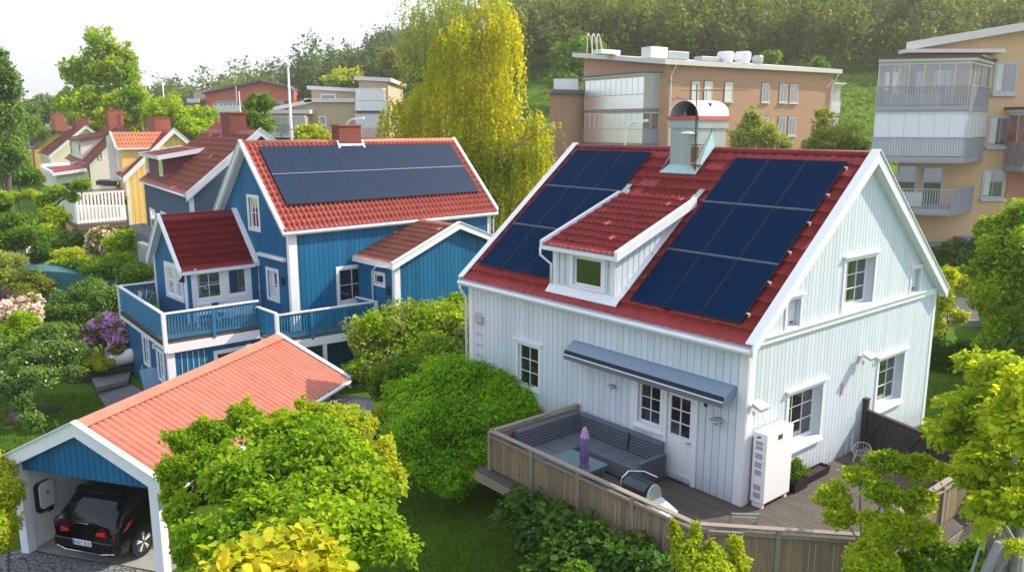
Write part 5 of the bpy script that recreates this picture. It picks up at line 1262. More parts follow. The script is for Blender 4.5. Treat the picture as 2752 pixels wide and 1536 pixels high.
# garden things near the basement
wb = thing('wheelbarrow', 'blue wheelbarrow tipped up against the blue basement wall', 'wheelbarrow', tuple(onz(415, 1068, .95)), .6)
mb = MB(); mb.add([(-.3, 0, .25), (.3, 0, .25), (.38, .25, 1.05), (-.38, .25, 1.05), (-.22, .32, .35), (.22, .32, .35), (.26, .45, .9), (-.26, .45, .9)], [(0, 1, 2, 3), (0, 4, 5, 1), (1, 5, 6, 2), (2, 6, 7, 3), (3, 7, 4, 0), (7, 6, 5, 4)]); mb.build('tray', paint('pale_blue_enamel', (.18, .33, .50), .45, .15, 4, stain=.3), wb)
mb = MB(); mb.tube([(-.3, -.08, .2), (-.3, .1, 1.25)], .016, 6); mb.tube([(.3, -.08, .2), (.3, .1, 1.25)], .016, 6); mb.build('handle', M['metal'], wb)
mb = MB(); mb.tube([(-.06, -.12, .2), (.06, -.12, .2)], [.2, .2], 20); mb.build('wheel', M['black'], wb)
ph = MB(); c = onz(342, 1020, .85); ph.prism([tuple(onz(x, y, .85)[:2]) for x, y in ((262, 1048), (345, 1028), (352, 1006), (248, 1022))], .80, .96); o = ph.build('stone_slab', paint('grey_slate', (.17, .18, .18), .7, .15, 2), None); tag(o, 'flat grey slate step beside the gravel path', 'paving slab')
tp_ = thing('tarpaulin', 'white tarpaulin bundle leaning on the blue basement corner', 'tarpaulin', tuple(onz(330, 1000, .95)), .3)
mb = MB(); mb.tube([(-.7, 0, .35), (-.3, .1, .5), (.3, .1, .62), (.8, .2, .8)], [.16, .27, .29, .24], 12); mb.build('bundle', M['plaster'], tp_, smooth=True)
mb = MB(); mb.box(-.1, .7, -.05, .4, -.1, .3); mb.build('stand', M['dark'], tp_)
# ================================================================== houses down the street
R1 = lambda x, y: (x*.3477, y*.3477)            # photo pixels of my enlarged views
R2 = lambda x, y: (x*.2781, 250+y*.2781)
R3 = lambda x, y: (350+x*.3478, 150+y*.3478)
R5 = lambda x, y: (1450+x*.3494, 50+y*.3494)
R6 = lambda x, y: (2250+x*.4519, 50+y*.4519)
def rowhouse(name, label, er, apex, el, rl, d, wall_m, gap_m, roof_m, yaw=.93, bp=.34, trim=None, chim=None, group='houses down the street', rows=12, backcut=0, wallg=None, oe=.3, deep=1.0, ribs=26):
    trim = trim or M['white']
    E_ = at(*er, d); g = np.array([math.sin(yaw), math.cos(yaw)]); f = np.array([-math.cos(yaw), math.sin(yaw)])
    A_ = onplane(*apex, E_, g); C_ = onplane(*el, E_, f); Q_ = onplane(*rl, A_, f)
    B_ = np.array([2*A_[0]-E_[0], 2*A_[1]-E_[1], E_[2]]); D_ = B_+(C_-E_)
    Lc = np.hypot(*(C_-E_)[:2]); Lq = np.hypot(*(Q_-A_)[:2])
    zb = tz(E_[0], E_[1])-.4
    root = thing(name, label, 'house', (E_[0], E_[1], zb+.4), 0, group)
    o = np.array([E_[0], E_[1], zb+.4])
    e, a, c, q, b, dd = [p-o for p in (E_, A_, C_, Q_, B_, D_)]
    if backcut: b = a+(b-a)*backcut; dd = b+(c-e)
    tiles(root, 'roof', e, c, a, q, ribs, rows, .02, .03, roof_m, ss=4, jitter=.004); tiles(root, 'roof', b, dd, a, q, ribs, rows, .02, .03, roof_m, ss=4)
    mb = MB(); plate(mb, e-[0, 0, .02], c-[0, 0, .02], a-[0, 0, .02], q-[0, 0, .02], .12); plate(mb, b-[0, 0, .02], dd-[0, 0, .02], a-[0, 0, .02], q-[0, 0, .02], .12); mb.build('roof_boarding', trim, root)
    up = np.array([0, 0, 1.]); g3 = np.array([g[0], g[1], 0]); f3 = np.array([f[0], f[1], 0])
    hw = np.hypot(*(a-e)[:2]); sl = (a-e)[2]/hw
    mb = MB()
    for s, p in ((0, e), (1, b)):
        for base_, fin in ((np.zeros(3), 0), ):
            top = [p-f3*.06+up*.07, p+up*.07, a+up*.10, a-f3*.06+up*.10]
            mb.add(top+[t-up*.42 for t in top], [(0, 1, 2, 3), (4, 7, 6, 5), (0, 4, 5, 1), (3, 2, 6, 7), (1, 5, 6, 2), (0, 3, 7, 4)])
            top = [p-f3*.10+up*.11, p+f3*.12+up*.11, a+f3*.12+up*.14, a-f3*.10+up*.14]
            mb.add(top+[t-up*.04 for t in top], [(0, 1, 2, 3), (4, 7, 6, 5), (0, 4, 5, 1), (3, 2, 6, 7), (1, 5, 6, 2), (0, 3, 7, 4)])
    mb.build('barge_board', trim, root)
    # walls stand back under the roof
    ov = .30
    P0 = e+f3*ov+g3*ov; zt = e[2]+sl*ov-.05
    Gm_ = lambda u, o_, z: tuple(P0+g3*u-f3*o_+up*(z-P0[2]))
    Fm_ = lambda u, o_, z: tuple(P0+f3*u-g3*o_+up*(z-P0[2]))
    Wg = 2*(hw-ov)*(1 if not backcut else (.5+.5*backcut)); topg = lambda u: zt+sl*min(u, 2*(hw-ov)-u)-.03
    wall(root, 'gable_wall', Gm_, 0, Wg, -.9, topg, wallg or wall_m, gap_m, breaks=[hw-ov], boards=(bp, bp-.03, .02) if bp else None)
    wall(root, 'front_wall', Fm_, 0, max(Lc-2*ov, 1), -.9, zt, wall_m, gap_m, boards=(bp, bp-.03, .02) if bp else None)
    mb = MB(); mb.box(-.02, .14, 0, .04, -.9, zt, Gm_); mb.box(-.02, .14, 0, .045, -.9, zt, Fm_); mb.build('corner_board', trim, root)
    mb = MB(); c0 = e-g3*.06-up*.05; mb.tube([c0, c-g3*.06-up*.05], .055, 7); mb.tube([c0+f3*.1, P0-g3*.06-up*.3, P0*1.0-g3*.06+up*(-.9-P0[2])], .045, 6); mb.build('gutter', trim, root)
    if chim:
        t, w_, h_, mat, dd_ = chim; p = a+(q-a)*t
        mb = MB(); A0 = p-f3*w_/2-g3*dd_/2-up*.9
        pts = [A0, A0+f3*w_, A0+f3*w_+g3*dd_, A0+g3*dd_]; mb.add(pts+[v+up*(.9+h_) for v in pts], [(0, 3, 2, 1), (4, 5, 6, 7), (0, 1, 5, 4), (1, 2, 6, 5), (2, 3, 7, 6), (3, 0, 4, 7)])
        cm = mb.build('chimney', mat, root); mb = MB(); pts = [v+up*(.9+h_)+(-f3*.05 if i in (0, 3) else f3*.05)+(-g3*.05 if i < 2 else g3*.05) for i, v in enumerate(pts)]
        mb.add(pts+[v+up*.08 for v in pts], [(0, 3, 2, 1), (4, 5, 6, 7), (0, 1, 5, 4), (1, 2, 6, 5), (2, 3, 7, 6), (3, 0, 4, 7)]); mb.build('chimney_cap', M['brick2'], cm)
    return root, Gm_, Fm_, dict(e=e, a=a, c=c, q=q, b=b, g=g3, f=f3, zt=zt, sl=sl, hw=hw, o=o, Lc=Lc)
M['slate_w'] = paint('slate_blue_wall', (.060, .105, .175), .85, .10, 1.0, stain=.15)
M['slate_g'] = paint('rough_slate_blue_render', (.075, .11, .17), .9, .18, 3.0, bump=1.0, bs=30)
M['yellow_w'] = paint('yellow_boards', (.80, .52, .17), .7, .08, 1.0, stain=.15); M['yellow_gap'] = paint('yellow_gaps', (.33, .18, .06), .8)
M['cream_w'] = paint('cream_wall', (.76, .69, .52), .8, .06, 1.0, stain=.1); M['cream2_w'] = paint('pale_cream_wall', (.74, .70, .60), .8, .06, 1.0, stain=.1); M['ochre_w'] = paint('ochre_wall', (.55, .36, .11), .8, .08)
M['mauve'] = paint('mauve_dormer_wall', (.16, .035, .05), .7, .1); M['browntrim'] = paint('brown_trim', (.12, .065, .055), .6)
M['stonebase'] = paint('rubble_stone', (.20, .19, .19), .95, .45, 5, bump=1.5, bs=9, stain=.6)

gh, Gg, Fg, I = rowhouse('grey_blue_house', 'slate blue rendered house with brown red roof and long dormer behind the blue house', R3(430, 1078), R3(1008, 575), R3(62, 962), R3(585, 572), 44, M['slate_w'], None, M['browntile'], yaw=1.0, bp=0, wallg=M['slate_g'], chim=(.43, 2.1, 1.0, M['brick'], 1.0))
def far_win(root, Mf, u0, u1, z0, z1, cols=2, rows=2, frame=None, cas=.08, glass=None):
    return window(root, Mf, u0, u1, z0, z1, cols, rows, d=.02, casing=cas, cas_o=.06, frame=frame, glass=glass or M['pane_f'], sash=.05, bar=.03)
def px_on(Mf, I, px, py, plane='g'):
    o = I['o']+np.array(Mf(0, 0, 0)); g = I['g'] if plane == 'g' else I['f']
    p = onplane(px, py, o, g[:2]); u = (p-o)@g; return u, p[2]-I['o'][2]
for (x0, y0, x1, y1) in ((440, 1100, 500, 1335), (552, 1138, 608, 1290)):
    ua, za = px_on(Fg, I, *R2(x0, y0), 'f'); ub, zb_ = px_on(Fg, I, *R2(x1, y1), 'f'); 
    pass
def fwin(root, Mf, I, fn, x0, y0, x1, y1, plane, h=None, **k):
    ua, za = px_on(Mf, I, *fn(x0, y0), plane); ub, zb_ = px_on(Mf, I, *fn(x1, y1), plane)
    u0, u1 = sorted((ua, ub)); z0, z1 = sorted((za, zb_)); return far_win(root, Mf, u0, u1, z0, z1, **k)
fwin(gh, Fg, I, R3, 155, 1180, 205, 1340, 'f', cols=1, rows=1); fwin(gh, Fg, I, R3, 240, 1205, 285, 1300, 'f', cols=1, rows=1)
# its long dormer, roof ridge running forward from the main ridge
def dormer(root, Mf, I, fn, p_fl, p_fr, p_top, wmat, rmat, h, trim, uA, uB, back=.78, sl=.22, win=True, oh=.35):
    """box dormer between uA and uB along the front, from the front wall plane outwards up the roof"""
    e, f3, g3, s = I['e'], I['f'], I['g'], I['sl']; up = np.array([0, 0, 1.])
    y0 = .35; rz0 = lambda y: e[2]+s*y
    P = lambda u, y, z: e+f3*u+g3*y+up*(z-e[2])
    zt = rz0(y0)+h; yb = (zt-sl*y0-e[2])/(s-sl); zr = lambda y: zt+sl*(y-y0)
    mb = MB(); mb.quad(P(uA, y0, rz0(y0)-.1), P(uB, y0, rz0(y0)-.1), P(uB, y0, zt), P(uA, y0, zt))
    for u in (uA, uB): mb.add([P(u, y0, rz0(y0)-.1), P(u, yb, rz0(yb)), P(u, y0, zt)], [(0, 1, 2)])
    dm = mb.build('dormer', wmat, root)
    ya = y0-oh; yb2 = yb+.15
    c = (P(uA-.3, ya, zr(ya)+.05), P(uB+.3, ya, zr(ya)+.05), P(uA-.3, yb2, zr(yb2)+.05), P(uB+.3, yb2, zr(yb2)+.05))
    tiles(dm, 'dormer_roof', *c, 12, 6, .018, .03, rmat, ss=4)
    mb = MB(); plate(mb, *[p-up*.02 for p in c], .07)
    for u in (uA-.34, uB+.34):
        mb.beam(P(u, ya, zr(ya)-.02), P(u, yb2, zr(yb2)-.02), .06, .28)
    mb.beam(P(uA-.3, ya, zr(ya)-.02), P(uB+.3, ya, zr(ya)-.02), .05, .18); mb.build('dormer_trim', trim, dm)
    if win:
        Dm_ = lambda u, o_, z: tuple(P(u, y0-o_, z)); um = (uA+uB)/2
        window(dm, Dm_, uA+.25, uA+.25+min(1.0, (uB-uA)*.4), rz0(y0)+h*.22, rz0(y0)+h*.88, 1, 1, d=.02, casing=.06, flat=True, name='dormer_window', glass=M['pane_f'])
        if uB-uA > 2: window(dm, Dm_, uB-.25-1.0, uB-.25, rz0(y0)+h*.22, rz0(y0)+h*.88, 1, 1, d=.02, casing=.06, flat=True, name='dormer_window', glass=M['pane_f'])
    return dm
dormer(gh, Fg, I, None, None, None, None, M['mauve'], M['browntile'], 1.55, M['white'], I['Lc']*.50, I['Lc']*.90, sl=.16)
mb = MB(); o_ = np.array(Fg(0, 0, 0)); mb.box(.2, 5.0, -.3, .12, -1.4, .9, Fg); mb.build('stone_plinth', M['stonebase'], gh)
yh, Gy, Fy, IY = rowhouse('yellow_house', 'yellow boarded house with brown red roof and orange roofed cross dormer', R2(1190, 828), R2(1682, 352), R2(1092, 763), R2(1450, 352), 67, M['yellow_w'], M['yellow_gap'], M['browntile'], bp=.42, chim=(.60, 3.0, 1.0, M['brick2'], 1.3))
w3, G3, F3, I3 = rowhouse('pale_house', 'pale cream house with brown gable edge and hooded dormer beyond the yellow house', R2(825, 700), R2(1195, 317), R2(632, 625), R2(1010, 308), 88, M['cream2_w'], None, M['browntile'], bp=0, trim=M['browntrim'], chim=(.5, 3.4, 1.7, M['brick2'], 1.6))
w2, G2, F2, I2 = rowhouse('cream_house', 'cream house with wide white gable edge and brick chimney down the street', R2(470, 615), R2(830, 320), R2(362, 580), R2(690, 332), 108, M['cream_w'], None, M['browntile'], bp=0, chim=(.35, 3.6, 1.3, M['brick'], 1.6))
w1, G1, F1, I1 = rowhouse('ochre_house', 'farthest ochre house of the row with dark edged roof', R2(300, 552), R2(590, 312), R2(215, 535), R2(490, 318), 132, M['ochre_w'], None, M['browntile'], bp=0, trim=M['browntrim'], chim=(.1, 4.0, 1.9, M['brick2'], 2.0))
dormer(w3, F3, I3, None, None, None, None, M['cream2_w'], M['browntile'], 2.4, M['browntrim'], I3['Lc']*.30, I3['Lc']*.85, sl=.2)
dormer(w1, F1, I1, None, None, None, None, M['slate_w'], M['browntile'], 2.6, M['white'], I1['Lc']*.35, I1['Lc']*1.0, sl=.15)
fwin(w3, G3, I3, R2, 955, 575, 990, 635, 'g', cols=2, rows=2)
fwin(yh, Gy, IY, R2, 1290, 560, 1291, 561, 'g') if False else None
# yellow house: gabled cross dormer with orange sheet roof
e, f3, g3, s = IY['e'], IY['f'], IY['g'], IY['sl']; up = np.array([0, 0, 1.])
P = lambda u, y, z: e+f3*u+g3*y+up*(z-e[2])
uA, uB, zt, hr = IY['Lc']*.35, IY['Lc']*.35+3.0, e[2]+2.6, 1.1
mb = MB(); um = (uA+uB)/2
mb.add([P(uA, .3, e[2]), P(uB, .3, e[2]), P(uB, .3, zt), P(um, .3, zt+hr), P(uA, .3, zt)], [(0, 1, 2, 3, 4)])
for u in (uA, uB): mb.add([P(u, .3, e[2]), P(u, 2.6/s, e[2]+2.6), P(u, .3, zt)], [(0, 1, 2)])
cd = mb.build('cross_dormer', M['yellow_w'], yh)
yr = (2.6+hr)/s
for u0, uu in ((uA-.25, -.25), (uB+.25, .25)):
    tiles(cd, 'dormer_roof', P(u0, -.1, zt-.15), P(u0, yr+.1, zt-.15), P(um, -.1, zt+hr+.05), P(um, yr, zt+hr+.05), 16, 4, .05, .01, M['orangetile'], ss=5)
mb = MB()
for u0 in (uA-.25, uB+.25): mb.beam(P(u0, -.12, zt-.2), P(um, -.12, zt+hr+.02), .10, .26)
mb.beam(P(uA-.25, -.1, zt-.2), P(uA-.25, 2.4/s, zt-.2), .08, .14); mb.build('dormer_trim', M['white'], cd)
Dm_ = lambda u, o_, z: tuple(P(u, .3-o_, z)); window(cd, Dm_, um-.6, um+.6, e[2]+.6, e[2]+2.1, 2, 1, d=.02, casing=.1, flat=True, name='dormer_window', glass=M['pane_f'])
# bay with flat hood and the lean-to of the pale house
def block(name, label, cat, corners, d, z0, mats, roofm, over=.3, th=.25, group=None):
    pass
# terrace platform beside the yellow house: deck on a yellow wall, white balustrade
tp0 = at(*R2(765, 1310), 60.5); zt_ = at(*R2(745, 1280), 60.5)[2]
pt_ = thing('terrace_platform', 'white balustraded terrace on a yellow wall beside the yellow house', 'terrace', (tp0[0], tp0[1], tz(tp0[0], tp0[1])), 0)
oz = tz(tp0[0], tp0[1]); c0 = at(*R2(748, 1285), 60.5); c1 = onz(*R2(1228, 1245), c0[2]); c2 = onz(*R2(585, 1170), c0[2])
A, B, C2 = [np.array([p[0]-tp0[0], p[1]-tp0[1], p[2]-oz]) for p in (c0, c1, c2)]
D2 = B+(C2-A)
mb = MB(); mb.slab([A, B, D2, C2], .35); mb.build('deck', M['browntrim'], pt_)
ins = lambda p: (A+B+C2+D2)/4+(p-(A+B+C2+D2)/4)*.86
qs = [ins(A), ins(B), ins(D2), ins(C2)]; mb = MB(); mb.prism([(p[0], p[1]) for p in qs], -1.5, A[2]-.36); mb.build('wall', M['ochre_w'], pt_)
def baluster(par, a, b, h, solid=False):
    a = np.array(a); b = np.array(b); Ln = np.linalg.norm(b-a); d = (b-a)/Ln; mb = MB(); u = np.array([0, 0, 1.])
    if solid: mb.beam(a+u*h*.52, b+u*h*.52, .08, h*.9)
    else:
        k = int(Ln/.26)
        for i in range(k): p = a+d*(Ln*(i+.5)/k); mb.beam(p+u*.15, p+u*(h-.1), .15, .05, up=(-d[1], d[0], 0))
        mb.beam(a+u*h*.12, b+u*h*.12, .06, .22); mb.beam(a+u*(h-.16), b+u*(h-.16), .06, .2)
    mb.build('balustrade', M['white'], par); mb = MB(); mb.beam(a+u*(h+.02), b+u*(h+.02), .2, .07); mb.build('handrail', M['browntrim'], par)
baluster(pt_, A, B, 2.6); baluster(pt_, C2, A, 2.4, True)
mb = MB()
for q in (A*.9+C2*.1, C2): mb.box(q[0]-.18, q[0]+.18, q[1]-.18, q[1]+.18, -2.5, A[2]-.3)
mb.build('pillar', M['browntrim'], pt_)
mb = MB(); q = (A+B+C2+D2)/4; mb.box(q[0]-2.0, q[0]+2.6, q[1]-.6, q[1]+.4, A[2], A[2]+1.0); mb.build('parapet', M['plaster'], pt_)
mb = MB(); mb.box(q[0]-1, q[0]+2.2, q[1]+1.0, q[1]+1.6, A[2]+1.0, A[2]+1.4); mb.build('flower_box', M['dark'], pt_)
leaf_cloud('red_flowers', [(q[0]+.5, q[1]+1.3, A[2]+1.5)], [(1.6, .4, .3)], 500, .22, leafmat('red_petals', [(0, (.6, .05, .06)), (1, (.8, .25, .2))], .2, 1), pt_, 5)
# lean-to with dark red roof and windows
lb = thing('garden_room', 'white garden room with low dark red roof in front of the pale house', 'garden room', tuple(at(*R2(520, 900), 80)), 0)
o = np.array(lb.location); lw = lambda x, y, d: at(*R2(x, y), d)-o
a, b_, c_, d_ = lw(500, 765, 78), lw(835, 720, 80), lw(400, 715, 88), lw(740, 690, 92)
mb = MB(); mb.slab([a, b_, d_, c_], .3); mb.build('roof', M['redtile_p'], lb)
mb = MB(); mb.beam(a+[0, 0, -.1], c_+[0, 0, -.1], .25, .4); mb.beam(a+[0, 0, -.22], b_+[0, 0, -.22], .2, .3); mb.beam(c_+[0, 0, .1], d_+[0, 0, .1], .5, .4); mb.build('roof_edge', M['white'], lb)
za = tz(o[0], o[1])-o[2]-1
for p, q, nm in ((a*.97+b_*.03, b_*.97+a*.03, 'front_wall'), (c_, a, 'side_wall')):
    mb = MB(); p = p+[0, .5, 0]; q = q+[0, .5, 0]; mb.quad((p[0], p[1], za), (q[0], q[1], za), (q[0], q[1], q[2]-.3), (p[0], p[1], p[2]-.3)); mb.build(nm, M['cream2_w'], lb)
p, q = a+[0, .42, 0], b_+[0, .42, 0]
mb = MB()
for k in range(2):
    s0, s1 = .12+k*.42, .50+k*.42; u = p+(q-p)*s0; v = p+(q-p)*s1; mb.quad((u[0], u[1], u[2]-2.6), (v[0], v[1], v[2]-2.6), (v[0], v[1], v[2]-1.2), (u[0], u[1], u[2]-1.2))
mb.build('pane', M['pane_f'], lb)
# entrance bay between pale and yellow house
eb = thing('entrance_porch', 'small glazed porch with dark flat hood beside the yellow wall', 'porch', tuple(at(*R2(1030, 1040), 69)), 0)
o = np.array(eb.location); lw = lambda x, y, d: at(*R2(x, y), d)-o
h0 = lw(945, 865, 69)[2]
mb = MB(); mb.slab([lw(925, 850, 69), lw(1130, 850, 69), lw(1120, 835, 72), lw(960, 835, 72)], .35); mb.build('hood', M['dark'], eb)
x0, x1 = lw(950, 900, 69)[0], lw(1110, 900, 69)[0]
mb = MB(); mb.box(x0, x1, .1, 2.6, -2.5, h0-.3); mb.build('wall', M['cream2_w'], eb)
mb = MB(); mb.box(x0+.2, x0+.95, .04, .09, -.8, h0-.8); mb.box(x0+1.3, x1-.2, .04, .09, -.8, h0-.8); mb.build('pane', M['pane_f'], eb)
mb = MB(); mb.box(x1-.5, x1+.4, .3, 2.2, h0, h0+3.9); mb.build('bay_wall', M['cream2_w'], eb)
mb = MB(); mb.box(x1-.35, x1+.1, .24, .30, h0+.6, h0+3.4); mb.build('bay_window', M['curtain'], eb)
# retaining wall below the grey house and the pale garden post
rw = thing('retaining_wall', 'white rendered retaining wall stepping down below the slate blue house', 'wall', tuple(at(*R2(1370, 1330), 47)), 0)
o = np.array(rw.location); a = at(368, 650, 48)-o; b_ = at(406, 665, 46)-o; c_ = at(408, 740, 46)-o; mb = MB()
mb.add([a, b_, b_*[1, 1, 0]+[0, 0, -4.5], a*[1, 1, 0]+[0, 0, -4.5]]+[p+[.15, .4, 0] for p in (a, b_, b_*[1, 1, 0]+[0, 0, -4.5], a*[1, 1, 0]+[0, 0, -4.5])], [(0, 1, 2, 3), (7, 6, 5, 4), (0, 4, 5, 1), (1, 5, 6, 2), (0, 3, 7, 4)])
mb.build('render', M['plaster'], rw)
mb = MB(); a = at(345, 605, 50)-o; b_ = at(400, 640, 48)-o; mb.add([a, b_, b_+[0, 0, -3], a+[0, 0, -3]]+[p+[.5, 1.2, 0] for p in (a, b_, b_+[0, 0, -3], a+[0, 0, -3])], [(0, 1, 2, 3), (7, 6, 5, 4), (0, 4, 5, 1), (0, 3, 7, 4), (1, 2, 6, 5)]); mb.build('stone_top', M['stonebase'], rw)
gpz = thing('garden_post', 'pale concrete post standing among dark bushes on the left', 'post', tuple(onz(64, 722, 1.6)), .2)
mb = MB(); mb.box(-.42, .42, -.42, .42, -.3, 2.6); mb.box(-.48, .48, -.48, .48, 2.6, 2.75); mb.build('shaft', M['plaster'], gpz)
cv = thing('greenhouse_cover', 'dark teal sheet stretched over a low frame among the shrubs', 'cover', tuple(onz(158, 795, 1.3)), .35)
mb = MB(); n = 8
for i in range(n):
    for j in range(n):
        def hh(i, j): u, v = i/n, j/n; return ((u-.5)*6.6, (v-.5)*4.6, 1.45+.5*math.sin(PI*u)-.5*abs(v-.5)+.14*math.sin(5*u+4*v))
        mb.quad(hh(i, j), hh(i+1, j), hh(i+1, j+1), hh(i, j+1))
for i in range(n):
    for v, w_ in ((0, -2.4), (n, 2.4)):
        a, b_ = hh(i, v), hh(i+1, v); mb.quad((a[0], w_, .0), (b_[0], w_, .0), b_, a)
mb.build('sheet', paint('teal_tarpaulin', (.012, .10, .13), .28, .35, 1.2, spec=.6, bump=.3, bs=3), cv, smooth=True)
mb = MB(); mb.tube([(-3.2, -2.3, 0), (-3.2, -2.3, 1.3)], .04, 6); mb.tube([(3.2, -2.3, 0), (3.2, -2.3, 1.3)], .04, 6); mb.build('frame', M['metal'], cv)

# ================================================================== flat blocks
def frame_at(o, yaw):      # unit vectors of a facade running along yaw
    g = np.array([math.cos(yaw), math.sin(yaw), 0]); n = np.array([math.sin(yaw), -math.cos(yaw), 0]); return g, n
M['terra'] = paint('terracotta_render', (.46, .265, .165), .9, .09, .35, stain=.18, bump=.3, bs=8)
M['beige'] = paint('beige_render', (.60, .40, .215), .9, .06, .3, stain=.10, bump=.3, bs=8)
M['sand'] = paint('sand_render', (.47, .36, .25), .9, .08, .3, stain=.15, bump=.2, bs=8)
M['redw'] = paint('brick_red_cladding', (.58, .14, .10), .8, .08, .3)
M['roofgrey'] = paint('pale_roof_edge', (.62, .58, .54), .6, .06); M['darkroof'] = paint('dark_sheet_roof', (.14, .13, .145), .6, .2, .5)
M['brail'] = paint('grey_steel_rail', (.36, .37, .40), .5, .08, metal=.2)
M['blind'] = paint('white_blind', (.66, .66, .60), .9, .05)
M['greywin'] = paint('grey_window_frame', (.46, .48, .50), .5, .05)
# --- terracotta block
TO = at(1790.6, 330, 68); TO[2] = 3.2; ty = math.atan2(.53, .85)
tb_ = thing('apartment_building', 'terracotta apartment block with white roof hoods rising behind the white house chimney', 'apartment building', tuple(TO), 0, None)
g, nrm = frame_at(TO, ty); f = -nrm           # g along the main face, nrm outwards towards us
Tm = lambda u, o, z: tuple(g*u+nrm*o+np.array([0, 0, z]))
Ts = lambda u, o, z: tuple(-nrm*u-g*o+np.array([0, 0, z]))      # left face, u runs back
z_r = at(1790.6, 172, 68)[2]-TO[2]; z_l = onplane(1570, 158, TO, (-nrm)[:2])[2]-TO[2]
Lm_, Ls_ = 21.0, 11.4
def tpix(fn, x, y, side=0):
    p = onplane(*fn(x, y), TO, (g if not side else -nrm)[:2])-TO; return (p@(g if not side else -nrm), p[2])
wall(tb_, 'main_wall', Tm, 0, Lm_, -3, z_r, M['terra']); wall(tb_, 'side_wall', Ts, 0, Ls_, -3, lambda u: z_r+(z_l-z_r)*u/Ls_, M['terra'])
wall(tb_, 'end_wall', lambda u, o, z: tuple(g*Lm_-nrm*u+g*o+np.array([0, 0, z])), 0, Ls_, -3, lambda u: z_r+(z_l-z_r)*u/Ls_, M['terra'])
mb = MB(); q = lambda u, s, z: g*u+f*s+np.array([0, 0, z])
mb.slab([q(-.8, -.5, z_r+.30), q(Lm_+.6, -.5, z_r+.30), q(Lm_+.6, Ls_+.8, z_l+.55), q(-.8, Ls_+.8, z_l+.55)], .38); mb.build('roof', M['roofgrey'], tb_)
for (x0, y0, x1, y1, bl) in ((1170, 480, 1224, 650, 1), (1268, 480, 1324, 655, 1), (1425, 487, 1480, 650, 1), (1712, 497, 1760, 655, 0), (1848, 502, 1898, 657, 0), (1928, 505, 1978, 660, 0), (1700, 757, 1752, 905, 0), (1838, 757, 1884, 912, 0), (1915, 757, 1962, 910, 0)):
    u0, z1 = tpix(R5, x0, y0); u1, z0 = tpix(R5, x1, y1)
    w_ = far_win(tb_, Tm, u0+.02, u1-.02, z0+.15, z1, 1 if bl else 2, 1, frame=M['blind'] if bl else M['white'], cas=0, glass=M['blind'] if bl else None)
    mb = MB(); mb.box(u0-.08, u1+.08, .0, .14, z0+.02, z0+.10, Tm); mb.build('sill', M['white'], w_)
    mb = MB(); mb.box(u0-.06, u0, 0, .035, z0+.1, z1, Tm); mb.box(u0-.06, u1+.05, .0, .05, z1, z1+.06, Tm); mb.build('lintel', M['browntrim'], w_)
mb = MB(); mb.tube([Tm(.5, .45, z_r-.1), Tm(.25, .1, z_r-.9), Tm(.25, .1, -2)], .07, 7); mb.tube([Tm(Lm_+.2, .45, z_r-.1), Tm(Lm_-.3, .1, z_r-1.3), Tm(Lm_-.3, .1, -2)], .07, 7); mb.build('downpipe', M['roofgrey'], tb_)
def balcony(root, Mf, poly, zf, rail, glaz, gz1, canopy=None, name='balcony', nbar=None, gm=None, solid=False):
    """poly: plan outline (u,o) from wall to wall; glaz: glazing from rail top up to gz1"""
    mb = MB(); n = len(poly); P0 = [Mf(u, o, zf) for u, o in poly]; mb.slab(P0, .22); b = mb.build(name, M['brail'], root)
    mb = MB(); bars = MB()
    for (u0, o0), (u1, o1) in zip(poly[:-1], poly[1:]):
        a = np.array(Mf(u0, o0, 0)); c = np.array(Mf(u1, o1, 0)); Ln = np.linalg.norm(c-a); d = (c-a)/Ln; z = np.array([0, 0, 1.])
        bars.beam(a+z*(zf+rail), c+z*(zf+rail), .06, .05); bars.beam(a+z*(zf-.28), c+z*(zf-.28), .05, .05)
        if solid: mb.add([a+z*(zf-.2), c+z*(zf-.2), c+z*(zf+rail-.03), a+z*(zf+rail-.03)], [(0, 1, 2, 3)])
        else:
            k = int(Ln/(nbar or .14))
            for i in range(k+1): p = a+d*Ln*i/k; bars.beam(p+z*(zf-.30), p+z*(zf+rail), .045, .025, up=(-d[1], d[0], 0))
    bars.build('balcony_rail', M['brail'], b)
    if solid: mb.build('rail_glass', gm or M['bglass'], b)
    if glaz:
        gl = MB(); fr = MB(); ins = 0.06
        pin = [(u+(.06 if i < n/2 else -.06), max(o-.06, 0)) for i, (u, o) in enumerate(poly)]
        for (u0, o0), (u1, o1) in zip(pin[:-1], pin[1:]):
            a = np.array(Mf(u0, o0, 0)); c = np.array(Mf(u1, o1, 0)); Ln = np.linalg.norm(c-a); d = (c-a)/Ln; z = np.array([0, 0, 1.])
            gl.add([a+z*(zf+.05), c+z*(zf+.05), c+z*gz1, a+z*gz1], [(0, 1, 2, 3)])
            k = max(1, round(Ln/.75))
            for i in range(k+1): p = a+d*Ln*i/k; fr.beam(p+z*zf, p+z*gz1, .035, .035, up=(-d[1], d[0], 0))
            fr.beam(a+z*(gz1-.05), c+z*(gz1-.05), .07, .12)
        gl.build('balcony_glazing', glaz, b); fr.build('glazing_frame', M['blind'], b)
    if canopy:
        mb = MB(); mb.slab([Mf(u+(-.25 if i < n/2 else .25), o+(.3 if o > .1 else 0), gz1+.32) for i, (u, o) in enumerate(poly)], .12); mb.build('balcony_canopy', canopy, b)
        mb = MB(); mb.slab([Mf(u+(-.1 if i < n/2 else .1), o+(.15 if o > .1 else 0), gz1+.19) for i, (u, o) in enumerate(poly)], .16); mb.build('canopy_edge', M['blind'], b)
    return b
u0, _ = tpix(R5, 940, 600, 1); u1, _ = tpix(R5, 425, 600, 1)
zt1 = tpix(R5, 700, 592, 1)[1]; zt2 = tpix(R5, 700, 875, 1)[1]; zb1 = tpix(R5, 700, 720, 1)[1]; zb2 = zb1-2.85
